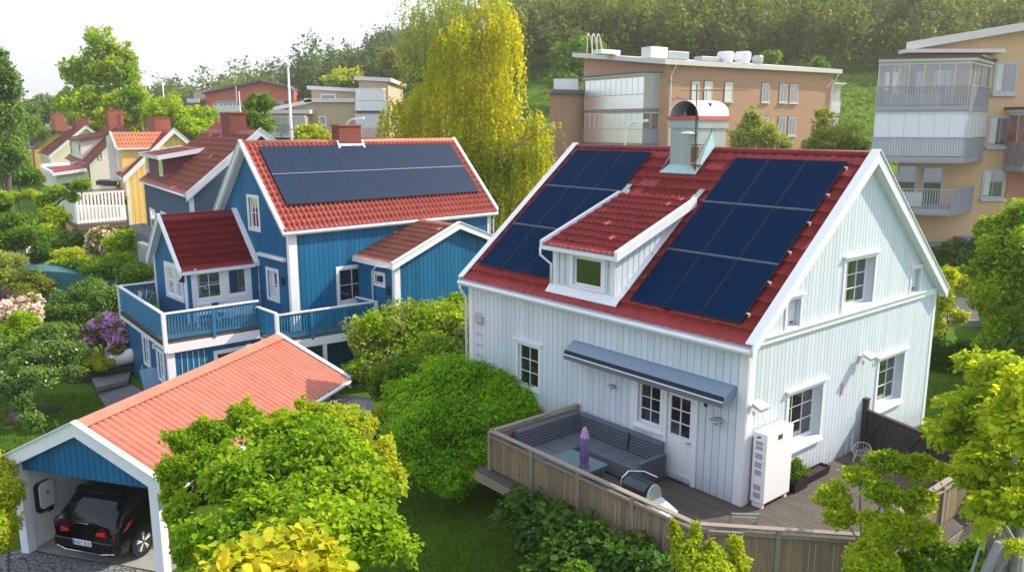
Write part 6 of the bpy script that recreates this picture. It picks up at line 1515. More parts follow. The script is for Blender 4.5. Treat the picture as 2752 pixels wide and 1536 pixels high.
ctop = tpix(R5, 700, 430, 1)[1]
pol = [(.9, 0), (1.2, 1.5), (9.3, 1.5), (9.9, 0)]
wglass = glassmat('white_curtained_glazing', (.5, .5, .5), 0, (.66, .66, .62), .42, .35)
balcony(tb_, Ts, pol, zb1+.25, 1.15, wglass, ctop-.3, M['darkroof'], nbar=.5, solid=True, gm=wglass)
balcony(tb_, Ts, pol, zb2+.25, 1.15, glassmat('dim_glazing', (.6, .6, .6), 0, (.30, .27, .24), .55, .3), zb1-.05, None, nbar=.5, solid=True, gm=glassmat('blue_grey_glazing', (.5, .55, .65), .1, (.30, .35, .48), .25, .3))
fw = far_win(tb_, Ts, 3.2, 5.0, zb1+.3, zb1+2.2, 2, 1, cas=.05); far_win(tb_, Ts, 6.0, 7.2, zb1+.3, zb1+2.2, 1, 1, cas=.05); far_win(tb_, Ts, 2.0, 4.0, zb2+.3, zb2+2.2, 2, 1, cas=.05)
mb = MB(); mb.box(4.4, 8.6, .05, .12, zb2+.2, zb2+1.9, Ts); mb.box(1.3, 1.9, .05, .12, zb2+.2, zb2+2.2, Ts); mb.build('orange_blind', paint('orange_cloth', (.55, .20, .08), .9, .15), tb_)
# right end balconies
Te = lambda u, o, z: tuple(g*(Lm_+o)-nrm*u+np.array([0, 0, z]))
e1 = onplane(*R5(2200, 725), TO+g*Lm_, g[:2])[2]-TO[2]
for k in range(2): balcony(tb_, Te, [(.1, 0), (.1, 1.5), (3.5, 1.5), (3.5, 0)], e1-3.0*k, 1.2, wglass, e1-3.0*k+2.5, M['blind'] if k == 0 else None, nbar=.3, solid=True)
# lower wing on the left
p = onplane(*R5(390, 600), TO-nrm*10.2, g[:2])-TO; q_ = onplane(*R5(80, 600), TO-nrm*10.2, g[:2])-TO; zw = p[2]+.2
ug0, ug1 = q_@g, p@g; bk = np.array([.08, 1, 0.])
mb = MB(); a = g*ug0+f*10.2; b_ = g*(ug1)+f*10.2; mb.prism([tuple((a)[:2]), tuple(b_[:2]), tuple((b_+bk*9)[:2]), tuple((a+bk*9)[:2])], -3, zw); mb.build('low_wing', M['terra'], tb_)
mb = MB(); a = g*(ug0-.4)+f*9.8; b_ = g*(ug1+.2)+f*9.8; mb.prism([tuple((a)[:2]), tuple(b_[:2]), tuple((b_+bk*9.6)[:2]), tuple((a+bk*9.6)[:2])], zw, zw+.35); mb.build('wing_roof', M['darkroof'], tb_)
mb = MB(); a = g*(ug1-2.8)+f*12; mb.box(a[0], a[0]+2.2, a[1], a[1]+1.5, zw+.3, zw+1.4); mb.build('roof_box', M['metal_l'], tb_)
# things on its roof
def on_roof(u, s): return q(u, s, z_r+.30+(z_l+.25-z_r)*s/Ls_)
def rbx(name, u, s, w_, dd, h, mat, rnd_=False, cap=True):
    p = on_roof(u, s); mb = MB()
    if rnd_:
        mb.lathe(p, [(w_*.42, 0), (w_*.42, h*.25), (w_*.5, h*.3), (w_*.5, h*.85), (w_*.4, h)], 14)
    else:
        c = [p-g*w_/2-f*dd/2, p+g*w_/2-f*dd/2, p+g*w_/2+f*dd/2, p-g*w_/2+f*dd/2]; mb.add([v for v in c]+[v+[0, 0, h] for v in c], [(0, 3, 2, 1), (4, 5, 6, 7), (0, 1, 5, 4), (1, 2, 6, 5), (2, 3, 7, 6), (3, 0, 4, 7)])
    return mb.build(name, mat, tb_, bevel=.04 if not rnd_ else 0)
rbx('roof_hood', .6, 2.4, 1.9, 1.2, .9, M['metal_l']); rbx('roof_hood', 3.0, 2.6, 2.4, 1.2, .65, M['metal']); rbx('roof_hood', -1.2, 6.5, 2.2, 1.0, .4, M['metal_l'])
rbx('roof_hood', 7.0, 2.6, 2.4, 1.0, .4, M['metal']); rbx('roof_fan', 9.0, 2.4, 1.5, 1, .95, M['metal_l'], True); rbx('roof_fan', 11.3, 2.5, 1.5, 1, 1.05, M['metal_l'], True); rbx('roof_fan', 13.4, 2.6, 1.0, 1, .8, M['metal'], True)
mb = MB(); p = on_roof(-.6+.2, 9.4)
for k in range(3): b0 = p+g*(k*.55-.8); mb.tube([b0, b0+[0, 0, 1.5], b0+g*.3+f*.2+[0, 0, 1.75], b0+g*.6+f*.3+[0, 0, 1.4], b0+g*.9+f*.3], .05, 6)
mb.build('roof_ladder', M['roofgrey'], tb_)
# --- beige block on the right
AO = at(2398, 600, 46); AO[2] = 3.0
ab = thing('apartment_building', 'beige apartment block with three stacked balconies at the right edge', 'apartment building', tuple(AO), 0)
Am_ = lambda u, o, z: (u, -o, z)
def apix(x, y, o=0): p = onplane(*R6(x, y), AO-np.array([0, o, 0]), (1, 0))-AO; return p[0], p[2]
zr0 = apix(330, 190)[1]; zr1 = apix(1105, 60)[1]; u1105 = apix(1105, 60)[0]; slr = (zr1-zr0)/(u1105-apix(330, 190)[0])
topA = lambda u: zr0+slr*u
ops = []
wall(ab, 'front_wall', Am_, 0, 22, -2, topA, M['beige']); wall(ab, 'side_wall', lambda u, o, z: (-o+u*.54, u, z), 0, 12, -2, zr0, M['beige'])
mb = MB(); mb.add([(-.4, -.6, zr0-.05), (24, -.6, topA(24.6)-.05), (24, 12, topA(24.6)-.05), (6.2, 12, topA(6.2)-.05), (-.4, -.6, zr0+.38), (24, -.6, topA(24.6)+.38), (24, 12, topA(24.6)+.38), (6.2, 12, topA(6.2)+.38)], [(0, 3, 2, 1), (4, 5, 6, 7), (0, 1, 5, 4), (1, 2, 6, 5), (2, 3, 7, 6), (3, 0, 4, 7)]); mb.build('roof', M['roofgrey'], ab)
for (x0, y0, x1, y1, cu) in ((945, 265, 1050, 440, .3), (908, 588, 1020, 755, .25), (872, 902, 975, 1062, .3), (410, 290, 500, 470, 0), (572, 288, 670, 470, 0), (365, 875, 452, 1110, 0), (515, 885, 607, 1110, 0)):
    ua, zb_ = apix(x0, y0); ub, za = apix(x1, y1); w_ = far_win(ab, Am_, ua, ub, za, zb_, 2 if cu else 1, 1, frame=M['greywin'], cas=.05)
    if cu:
        mb = MB(); mb.box(ua-.1, ub+.1, .0, .18, za-.20, za-.06, Am_); mb.build('sill', M['greywin'], w_)
        mb = MB(); mb.box(ua+.08, ua+.08+(ub-ua)*.28, .034, .042, za+.1, zb_-.05, Am_); mb.build('curtain', M['curtain'], w_)
def lvl(x, y, dist): p = at(*R6(x, y), dist); return p[2]-AO[2]
fpts = []
pl_ = [(at(*R6(305, 700), 46)[0]-AO[0]-.6, 0.0), (at(*R6(215, 700), 44.2)[0]-AO[0], 1.75), (at(*R6(765, 700), 43.0)[0]-AO[0], 3.0), (at(*R6(878, 700), 46)[0]-AO[0], 0.0)]
pl_[0] = (-.35, 0.0)
dA = 43.4
zf1, zf2, zf3 = lvl(500, 530, dA), lvl(500, 835, dA), lvl(550, 1145, dA)
aglass = glassmat('clear_balcony_glazing', (.86, .86, .84), .3, (.6, .55, .5), .80)
mglass = glassmat('milky_balcony_glazing', (.5, .5, .5), .2, (.74, .76, .78), .12, .3)
balcony(ab, Am_, pl_, zf1+.1, lvl(500, 400, dA)-zf1-.1, aglass, lvl(500, 245, dA)-.1, M['browntrim'], nbar=.13)
balcony(ab, Am_, pl_, zf2+.1, lvl(500, 708, dA)-zf2-.1, mglass, zf1-.2, None, nbar=.13)
balcony(ab, Am_, [pl_[0], (pl_[1][0]+.9, pl_[1][1]), (pl_[2][0]-.4, pl_[2][1]), (pl_[3][0]-.3, 0)], zf3+.1, lvl(500, 1015, dA)-zf3-.1, None, 0, None, nbar=.13)
mb = MB(); mb.box(pl_[1][0]+1.0, pl_[2][0]-.6, .5, 1.2, zf1+.15, zf1+.75, Am_); mb.box(pl_[2][0]-2.5, pl_[2][0]-1.2, .9, 1.5, zf3+.15, zf3+.9, Am_); mb.build('balcony_furniture', M['plaster'], ab)
mb = MB(); a0, _ = apix(365, 195); a1, _ = apix(940, 180); mb.box(a0, a1, 0, 1.0, apix(600, 212)[1], apix(600, 190)[1], Am_); mb.build('awning_box', M['roofgrey'], ab)
# second stack at the frame edge
x2, _ = apix(1000, 700); balcony(ab, Am_, [(x2, 0), (x2+.1, 1.8), (x2+6, 1.8), (x2+6.3, 0)], lvl(1050, 880, 44.2), lvl(1050, 740, 44.2)-lvl(1050, 880, 44.2), glassmat('red_tinted_glazing', (.8, .6, .55), .2, (.5, .2, .15), .55), lvl(1050, 560, 44.2), M['browntrim'], nbar=.16)  # glazing tinted red, with a red diffuse base
mb = MB(); mb.box(x2+.4, x2+6, .02, .10, lvl(1050, 1080, 44.2), lvl(1050, 900, 44.2), Am_); mb.build('red_panel', paint('pink_red_panel', (.50, .20, .15), .8, .1), ab)
mb = MB(); mb.box(-.1, 22, .0, .06, -2, lvl(600, 1340, 45)+.0, Am_); mb.box(3.6, 6.2, .06, 1.6, -2, lvl(560, 1305, 45), Am_); mb.build('plinth', paint('grey_blue_plinth', (.24, .27, .33), .8, .08), ab)
# --- sand coloured block left of the birch
CO = at(*R3(1380, 560), 85); CO[2] = 3.0
cb_ = thing('apartment_building', 'sand coloured low apartment block left of the weeping birch', 'apartment building', tuple(CO), 0)
Cm = lambda u, o, z: (u, -o, z)
def cpix(x, y, o=0): p = onplane(*R3(x, y), CO-np.array([0, o, 0]), (1, 0))-CO; return p[0], p[2]
def cblock(name, x0, x1, ytl, ytr, o, dep, mat=None, roof=True, rov=.4):
    ua, za = cpix(x0, ytl, o); ub, zb_ = cpix(x1, ytr, o); mb = MB()
    P = [(ua, -o), (ub, -o), (ub, -o+dep), (ua, -o+dep)]; T = [za, zb_, zb_, za]
    mb.add([(x, y, -3) for x, y in P]+[(x, y, t) for (x, y), t in zip(P, T)], [(0, 3, 2, 1), (4, 5, 6, 7), (0, 1, 5, 4), (1, 2, 6, 5), (2, 3, 7, 6), (3, 0, 4, 7)])
    w_ = mb.build(name, mat or M['sand'], cb_)
    if roof:
        mb = MB(); P = [(ua-rov, -o-rov), (ub+rov, -o-rov), (ub+rov, -o+dep), (ua-rov, -o+dep)]
        mb.add([(x, y, t+.03) for (x, y), t in zip(P, T)]+[(x, y, t+.42) for (x, y), t in zip(P, T)], [(0, 3, 2, 1), (4, 5, 6, 7), (0, 1, 5, 4), (1, 2, 6, 5), (2, 3, 7, 6), (3, 0, 4, 7)]); mb.build('roof', M['roofgrey'], w_)
    return w_
cblock('wall', 1380, 1735, 362, 362, 0, 10); cblock('wall', 1140, 1379, 430, 366, 0.0, 10); cblock('wall', 1400, 1745, 262, 285, -6, 10); t_ = cblock('tower', 1765, 1990, 190, 205, -2, 12)
cblock('wall', 1030, 1365, 450, 450, 1.5, 8, M['sand'], True)
for (x0, y0, x1, y1) in ((1460, 470, 1515, 580),): ua, zb_ = cpix(x0, y0); ub, za = cpix(x1, y1); far_win(cb_, Cm, ua, ub, za, zb_, 1, 1, cas=.06)
ua, zb_ = cpix(1475, 300, -6); ub, za = cpix(1585, 335, -6)
window(cb_, lambda u, o, z: (u, 6-o, z), ua, ub, za, zb_, 3, 1, d=.02, casing=.06, glass=M['pane_f'])
for (ya_, yb__, gz_) in ((345, 440, 250), (560, 650, 452)):
    ua, z1_ = cpix(1738, ya_, 1.2); ub, z0_ = cpix(1960, yb__, 1.2); gt_ = cpix(1738, gz_, 1.2)[1]
    balcony(cb_, Cm, [(ua+.2, -1.9), (ua, 1.2), (ub, 1.2), (ub+.1, -1.9)], z0_+.2, z1_-z0_-.2, M['bglass'], gt_, None, nbar=.6, solid=True, gm=M['bglass'])
ua, z1_ = cpix(1030, 540, 2.4); ub, z0_ = cpix(1360, 640, 2.4); balcony(cb_, Cm, [(ua, 1.5), (ua+.1, 2.6), (ub, 2.6), (ub, 1.5)], z0_+.1, z1_-z0_, wglass, cpix(1200, 465, 2.4)[1], None, nbar=.6, solid=True, gm=M['bglass'])
# --- red hall with long dark roof
RO = at(*R3(635, 400), 150); RO[2] = 6.0
rb_ = thing('red_hall', 'long red clad building with dark sheet roof below the far wooded ridge', 'building', tuple(RO), 0)
def rpix(x, y, o=0): p = onplane(*R3(x, y), RO-np.array([0, o, 0]), (1, 0))-RO; return p[0], p[2]
pts = [rpix(*p) for p in ((580, 300), (635, 285), (1020, 203), (1220, 245), (1265, 275), (1265, 380))]
mb = MB(); bot = [(pts[0][0], -5), (pts[-1][0], -5)]
poly = [(u, 0, z) for u, z in [(pts[0][0], -5)]+pts+[(pts[-1][0], -5)]]
n = len(poly); mb.add(poly+[(x, 22, z) for x, y, z in poly], [tuple(range(n)), tuple(range(2*n-1, n-1, -1))]+[(i, n+i, n+(i+1) % n, (i+1) % n) for i in range(n)]); mb.build('wall', M['redw'], rb_)
mb = MB()
for (a, b_) in zip(pts[:4], pts[1:5]): mb.add([(a[0]-.2, -1.2, a[1]+.05), (b_[0], -1.2, b_[1]+.05), (b_[0], 22.5, b_[1]+.05), (a[0]-.2, 22.5, a[1]+.05), (a[0]-.2, -1.2, a[1]+.35), (b_[0], -1.2, b_[1]+.35), (b_[0], 22.5, b_[1]+.35), (a[0]-.2, 22.5, a[1]+.35)], [(0, 3, 2, 1), (4, 5, 6, 7), (0, 1, 5, 4), (1, 2, 6, 5), (2, 3, 7, 6), (3, 0, 4, 7)])
mb.build('roof', M['darkroof'], rb_)
la, lb_2 = rpix(190, 335, -6), rpix(600, 290, -6)
mb = MB(); mb.add([(la[0], 2, la[1]-4.0), (lb_2[0], -1, lb_2[1]-4.5), (lb_2[0], 20, lb_2[1]), (la[0], 24, la[1]), (la[0], 2, la[1]-3.4), (lb_2[0], -1, lb_2[1]-.2), (lb_2[0], 20, lb_2[1]+2.5), (la[0], 24, la[1]+.8)], [(0, 3, 2, 1), (4, 5, 6, 7), (0, 1, 5, 4), (1, 2, 6, 5), (2, 3, 7, 6), (3, 0, 4, 7)]); mb.build('long_roof', M['darkroof'], rb_)
mb = MB(); mb.box(la[0]+4, lb_2[0]+.5, 3, 20, -5, lb_2[1]-4.5); mb.build('dark_wall', M['browntrim'], rb_)
mb = MB()
ua, zb_ = rpix(645, 345, 1); ub, za = rpix(820, 430, 1); mb.box(ua, ub, -.3, -.1, za, zb_)
ua, zb_ = rpix(1100, 345, 1); ub, za = rpix(1240, 400, 1); mb.box(ua, ub, -.3, -.1, za, zb_); mb.build('window_band', M['pane_f'], rb_)
mb = MB(); ua, zb_ = rpix(640, 385, 3); ub, za = rpix(900, 430, 3)
mb.box(ua, ub, -3, -.1, za-.2, za+.1); mb.box(ua, ub, -3.05, -3, za, zb_)
for k in range(8): x = ua+(ub-ua)*k/7; mb.box(x, x+.12, -3.1, -3, za-2, zb_+.4 if k != 5 else zb_+3.4)
mb.build('balcony', M['blind'], rb_)
ua, zb_ = rpix(435, 330, 3); ub, za = rpix(533, 362, 3); mb = MB(); mb.box(ua, ub, -3, -2.8, za, zb_); mb.build('balcony', M['roofgrey'], rb_)

# ================================================================== poles and lamps
def pole(name, label, cat, top, bot, d, r, mat, group=None):
    p1 = at(*top, d); p0 = np.array([at(*bot, d)[0], d, 0]); p0[2] = tz(p0[0], p0[1])
    t = thing(name, label, cat, tuple(p0), 0, group); h = p1[2]-p0[2]
    mb = MB(); mb.lathe((0, 0, 0), [(r*1.6, 0), (r*1.5, h*.2), (r, h*.6), (r*.55, h)], 10); mb.build('shaft', mat, t, smooth=True)
    mb = MB(); mb.lathe((0, 0, h), [(r*.9, 0), (r*1.3, r), (r*.5, r*2.2)], 8); mb.build('finial', mat, t); return t, h
pole('flagpole', 'tall thick white flagpole rising behind the blue house ridge', 'flagpole', R3(1212, 82), R3(1250, 690), 50, .10, M['white'])
pole('flagpole', 'slender white flagpole behind the yellow house chimney', 'flagpole', R3(245, 195), R3(272, 485), 95, .10, M['white'])
pole('flagpole', 'thin mast behind the big brick chimney of the slate blue house', 'flagpole', R3(842, 290), R3(860, 580), 60, .05, M['white'])
def lamp(label, head, elbow, foot, d):
    p = at(*foot, d); z0 = tz(p[0], p[1]); t = thing('street_lamp', label, 'street lamp', (p[0], p[1], z0), 0, 'street lamps behind the houses')
    e = at(*elbow, d)-np.array([p[0], p[1], z0]); h = at(*head, d)-np.array([p[0], p[1], z0])
    mb = MB(); pts = [(0, 0, 0), (0, 0, e[2]-1.2)]+[(h[0]*.55*(1-math.cos(a)), 0, e[2]-1.2+(h[2]-e[2]+1.2)*math.sin(a)) for a in (.3, .6, .9, 1.2, PI/2)]; mb.tube(pts, .07, 8); mb.build('post', M['metal_l'], t, smooth=True)
    mb = MB(); x0 = h[0]*.5; mb.add([(x0, -.12, h[2]-.02), (x0, .12, h[2]-.02), (h[0]*1.25, .2, h[2]+.02), (h[0]*1.25, -.2, h[2]+.02), (x0, -.08, h[2]+.10), (x0, .08, h[2]+.10), (h[0]*1.25, .16, h[2]+.2), (h[0]*1.25, -.16, h[2]+.2)], [(0, 1, 2, 3), (7, 6, 5, 4), (0, 4, 5, 1), (1, 5, 6, 2), (2, 6, 7, 3), (3, 7, 4, 0)]); mb.build('lamp_head', M['white'], t)
lamp('curved street lamp before the terracotta block balcony', R5(800, 795), R5(700, 800), R5(655, 990), 58)
lamp('curved street lamp above the blue house chimney', R3(1775, 492), R3(1690, 500), R3(1655, 540), 62)

# ================================================================== roads and paths
def drape(name, corners, lift, mat, nu=14, nv=6, label=None, kind='structure'):
    c = [np.array(p, float) for p in corners]; u = np.linspace(0, 1, nu+1); v = np.linspace(0, 1, nv+1)
    U, V_ = np.meshgrid(u, v); x = (1-V_)*((1-U)*c[0][0]+U*c[1][0])+V_*((1-U)*c[3][0]+U*c[2][0]); y = (1-V_)*((1-U)*c[0][1]+U*c[1][1])+V_*((1-U)*c[3][1]+U*c[2][1])
    z = terr(x, y)+lift; i = (np.arange(nv)[:, None]*(nu+1)+np.arange(nu)[None]).ravel(); F = np.stack([i, i+1, i+2+nu, i+1+nu], 1)
    o = npmesh(name, np.stack([x, y, z], -1).reshape(-1, 3), F, mat, None, smooth=True); return tag(o, label, None, None, kind)
asph = paint('asphalt', (.075, .078, .085), .9, .15, 3, stain=.2, bump=.6, bs=80)
def S_(x, y, z): p = onz(x, y, z); return (p[0], p[1])
drape('road', [(11, 34.5), (45, 26.5), (46.5, 31.5), (13, 39.5)], .10, asph, 40, 8, 'grey street behind the hedge on the right')
mb = MB()
for i in range(24):
    x0, y0 = 11+34*i/24, 34.35-8*i/24; x1, y1 = 11+34*(i+.97)/24, 34.35-8*(i+.97)/24; z0 = tz(x0, y0); z1 = tz(x1, y1); mb.beam((x0, y0, z0+.12), (x1, y1, z1+.12), .22, .26)
o = mb.build('kerb', M['concrete'], None); tag(o, 'pale kerb stones along the street', None, None, 'structure')
gravel = paint('grey_gravel', (.20, .19, .205), .95, .35, 25, bump=1.2, bs=60)
drape('gravel_path', [S_(258, 1045, .75), S_(352, 1030, .8), S_(430, 1075, .6), S_(300, 1130, .45)], .05, gravel, 12, 8, 'grey gravel path beside the blue basement')
m, nt, out = nodes('setts'); b = nt.nodes.new('ShaderNodeTexVoronoi'); b.inputs['Scale'].default_value = 7; b.feature = 'DISTANCE_TO_EDGE'; nt.links.new(coords(nt), b.inputs['Vector'])
e_ = ramp(nt, b.outputs['Distance'], [(.02, (0, 0, 0)), (.10, (1, 1, 1))]); princ(nt, out, mixc(nt, e_, (.05, .05, .055), mixc(nt, noise(nt, 5, 3), (.16, .16, .17), (.24, .23, .24))), .9, .2, 0, bumpn(nt, e_, .8, .02))
drape('driveway', [Gw(-4.4, -4.2)[:2], Gw(3.5, -4.2)[:2], Gw(3.4, .10)[:2], Gw(-2.3, .10)[:2]], .06, m, 14, 10, 'dark stone setts in front of the carport')
soilm = M['soil']
def bed(label, px, py, rx, ry, z=None):
    p = onz(px, py, z); mb = MB(); n = 20
    pts = [(p[0]+rx*math.cos(a)*(1+.08*math.sin(3*a)), p[1]+ry*math.sin(a)*(1+.1*math.cos(2*a))) for a in np.linspace(0, 2*PI, n+1)[:-1]]
    zc = tz(p[0], p[1]); mb.add([(p[0], p[1], zc+.10)]+[(x, y, tz(x, y)+.015) for x, y in pts], [(0, i+1, (i+1) % n+1) for i in range(n)]); o = mb.build('planting_bed', soilm, None, smooth=True); tag(o, label, None, None, 'structure'); return o
bed('dark earth bed under the small tree on the left lawn', 88, 1107, 1.0, .5, .5); bed('bare brown earth behind the slate step', 262, 1000, 1.8, 1.3, .8)
bed('dark earth under the blue balcony hedge', 960, 1010, 2.0, 1.6, .6)
# grey shed roof behind the front tree
sr = thing('lean_to_shed', 'low shed with grey corrugated roof beside the carport eave', 'shed', tuple(onz(950, 1130, 0)), 0)
o = np.array(sr.location); cs = [onz(*p, z)-o for p, z in (((855, 1165), 1.35), ((1010, 1165), 1.35), ((905, 1062), 1.9), ((1000, 1068), 1.9))]
cs = [onz(860, 1175, 1.25)-o, onz(1010, 1170, 1.25)-o, onz(888, 1066, 1.8)-o, onz(1000, 1074, 1.8)-o]
tiles(sr, 'roof', cs[0], cs[1], cs[2], cs[3], 16, 1, .03, .0, paint('grey_sheet_roof', (.25, .24, .26), .6, .15, 2, stain=.3), ss=8)
mb = MB(); mb.beam(cs[2]+[0, .05, .03], cs[3]+[0, .05, .03], .14, .10); mb.build('roof_edge', M['railw'], sr)
mb = MB(); mb.prism([(c[0]*.96, c[1]+(.15 if i < 2 else -.1)) for i, c in ((0, cs[0]), (1, cs[1]), (3, cs[3]), (2, cs[2]))], -.3, 1.18); mb.build('shed_wall', M['darkfence'], sr)
tp2 = thing('timber_rail', 'low pale timber rail beside the planting bed near the carport corner', 'rail', tuple(onz(965, 1040, .5)), 0)
o = np.array(tp2.location); mb = MB(); mb.beam(onz(935, 1068, .45)-o, onz(1000, 1020, .6)-o, .1, .12); mb.build('edging', M['railw'], tp2)
# parked car on the street
pc_ = thing('parked_car', 'dark car parked on the street half hidden by the trees on the right', 'car', (0, 0, 0), 0)
for ch in list(car.children):
    c = ch.copy(); COL.objects.link(c); c.parent = pc_
    if ch.name.startswith('number'): bpy.data.objects.remove(c); continue
    for g_c in ch.children: d = g_c.copy(); COL.objects.link(d); d.parent = c
pp = onz(2640, 868, 2.75); pc_.location = (pp[0]+.2, pp[1]+.2, tz(pp[0], pp[1])+.12); pc_.rotation_euler = (0, 0, -PI/2-.23)
stb = thing('blue_crate', 'pale blue plastic crate beside the right carport post', 'crate', Gw(1.25, -1.25, .05), GR)
mb = MB(); mb.box(-.25, .25, -.3, .3, 0, .02)
for a in ((-.25, -.22, -.3, .3), (.22, .25, -.3, .3), (-.22, .22, -.3, -.27), (-.22, .22, .27, .3)): mb.box(a[0], a[1], a[2], a[3], .02, .3)
mb.build('body', paint('light_blue_plastic', (.20, .45, .68), .45, .05), stb)
# ================================================================== plants (px, py, d, rx, rz in my 2576 view)
gA = 'trees and shrubs of the left gardens'; gB = 'shrubs round the two houses'
# --- between the houses
plant('rounded_tree', 'large dense rounded green tree beside the deck of the white house', 'tree',
      [(1150, 1040, 21.8, 205, 125), (1270, 1000, 22.3, 100, 90), (1050, 1010, 22.3, 105, 80), (1120, 1160, 20.6, 125, 85), (1225, 1150, 20.6, 85, 85), (1180, 950, 23.2, 130, 45), (1310, 1060, 21.4, 70, 85), (1150, 1215, 20.2, 60, 40)],
      G['ball'], leaf=.085, cover=2.6, cap=150000, sub=20, subr=.27, ry=.95, base=(-1.3, 21.6), stem_r=.16, up=.5)
plant('broad_shrub', 'broad green shrub with pale young leaves between the two houses', 'shrub',
      [(940, 850, 27.0, 72, 70), (1020, 820, 27.6, 85, 60), (1110, 800, 28.0, 80, 50), (1160, 835, 27.2, 45, 60), (1080, 880, 26.5, 95, 45), (930, 930, 26.0, 55, 45), (1150, 780, 28.5, 40, 35)],
      G['bright'], leaf=.10, cover=2.5, cap=90000, sub=9, subr=.36, bloom=(G['pale'], .25, 1.0), group=gB)
plant('small_shrub', 'low dark shrub under the broad pale leaved shrub beside the earth bed', 'shrub', [(985, 950, 24.5, 45, 45), (1040, 930, 24.5, 50, 40), (950, 985, 24.5, 22, 30)], G['mid'], leaf=.09, group=gB)
plant('bed_plants', 'sparse yellow green sprouts by the timber edging near the carport corner', 'plant', [(955, 1045, 24.0, 26, 12), (925, 1060, 24, 14, 8)], G['yellow'], leaf=.10, cover=1.2, stem=0, group=gB)
# --- foreground tree in front of the carport
plant('maple_tree', 'large yellow green broadleaf tree in front of the carport roof', 'tree',
      [(700, 1200, 13.6, 140, 95), (830, 1185, 13.6, 105, 85), (590, 1240, 13.6, 90, 90), (900, 1260, 12.8, 95, 100), (770, 1310, 11.6, 180, 90), (620, 1350, 11.8, 140, 90), (890, 1380, 11.5, 120, 80), (700, 1110, 14.8, 75, 55), (800, 1090, 15.2, 60, 45)],
      G['bright'], leaf=.098, cover=2.6, spray=1, cap=13500, base=(-4.3, 12.2), stem_r=.16, ry=.9)
plant('shrub_tree', 'lighter small leaved bush growing over the right carport post', 'shrub',
      [(470, 1110, 16.2, 58, 45), (540, 1095, 16.4, 55, 50), (440, 1190, 15.6, 42, 60), (610, 1060, 16.8, 45, 45), (505, 1180, 15.5, 60, 60), (455, 1290, 14.6, 42, 70), (480, 1380, 14.0, 50, 70), (430, 1240, 15.4, 30, 40)],
      G['bright'], leaf=.075, cover=2.6, cap=70000, sub=9, subr=.34, base=(-6.3, 14.6), group=gB)
plant('tall_sprout_shrub', 'feathery yellow green bush with upright tips over the carport eave', 'shrub',
      [(720, 1060, 16.5, 50, 40), (645, 1075, 16.8, 38, 40), (800, 1040, 17.0, 48, 34), (860, 1050, 17.4, 55, 34), (620, 1030, 17.3, 12, 26), (755, 1020, 17.5, 12, 22), (905, 1080, 17.2, 50, 45), (960, 1150, 16.5, 50, 60), (985, 1220, 15.8, 38, 55)],
      G['yellow'], leaf=.08, cover=2.2, cap=70000, sub=9, subr=.34, base=(-4.6, 16.6), group=gB)
plant('golden_tree', 'golden yellow treetop with large leaves at the bottom edge', 'tree',
      [(690, 1425, 7.6, 110, 48), (600, 1440, 7.6, 60, 32), (790, 1435, 7.6, 70, 45), (640, 1470, 7.4, 130, 60), (760, 1480, 7.4, 110, 50)], G['gold'], leaf=.13, cover=2.4, spray=1, cap=1200, base=(-2.4, 7.4), stem_r=.06, group=None)
plant('hedge', 'bright green hedge at the lower left edge beside the carport', 'hedge', [(-10, 1190, 18.3, 50, 55), (10, 1260, 17.6, 40, 60), (-10, 1340, 17, 50, 60), (15, 1330, 17, 25, 50)], G['yellow'], leaf=.075, cover=2.4, cap=30000, sub=10)
# --- deck side
plant('yellow_shrub', 'bright yellow green shrub with upright shoots before the deck fence', 'shrub',
      [(1720, 1400, 11.6, 42, 60), (1790, 1410, 11.6, 55, 50), (1700, 1350, 11.8, 14, 40), (1750, 1350, 11.8, 14, 34), (1850, 1380, 11.8, 22, 40), (1860, 1425, 11.6, 30, 30), (1790, 1450, 11.2, 70, 40)], G['yellow'], leaf=.060, cover=2.0, cap=26000, sub=10, subr=.3, stem_r=.02)
plant('climbing_shrub', 'dark broad leaved shrub with lilac flowers below the long deck fence', 'shrub',
      [(1310, 1290, 16.6, 55, 45), (1380, 1340, 15.6, 70, 60), (1470, 1385, 14.8, 80, 55), (1570, 1410, 14.0, 75, 45), (1330, 1370, 15.8, 50, 55), (1420, 1430, 14.4, 90, 45), (1640, 1440, 13.4, 60, 30)], G['dark'], leaf=.13, cover=2.6, spray=1, cap=3500, bloom=(G['purple_b'], .03, .5), up=.5)
plant('garden_stakes_plants', 'patch of low plants with pale canes at the foot of the deck', 'plant', [(1450, 1435, 13.6, 40, 20)], G['mid'], leaf=.08, cover=2, stem=0)
plant('ornamental_tree', 'small spreading tree with lime green leaf clusters over the deck corner', 'tree',
      [(2235, 1165, 13.3, 62, 34), (2325, 1180, 13.2, 60, 40), (2160, 1200, 13.3, 55, 28), (2100, 1255, 13.2, 52, 36), (2115, 1300, 12.9, 52, 36), (2225, 1240, 12.8, 60, 38), (2310, 1265, 12.8, 60, 42), (2225, 1335, 12.2, 80, 60), (2190, 1400, 11.8, 70, 50), (2300, 1340, 12.2, 60, 46), (2180, 1440, 11.4, 50, 40)],
      G['lime'], leaf=.062, cover=2.3, cap=80000, sub=10, subr=.32, base=(6.35, 12.2), stem_r=.085, stem_mat=M['bark_g'], ry=.85)
plant('feathery_shrub', 'dark feathery shrub under the deck at the bottom right', 'shrub', [(2350, 1395, 12.4, 70, 50), (2430, 1410, 12.2, 55, 50), (2290, 1430, 12, 60, 40)], G['mid'], leaf=.075, cover=2.4, cap=30000, droop=.5)
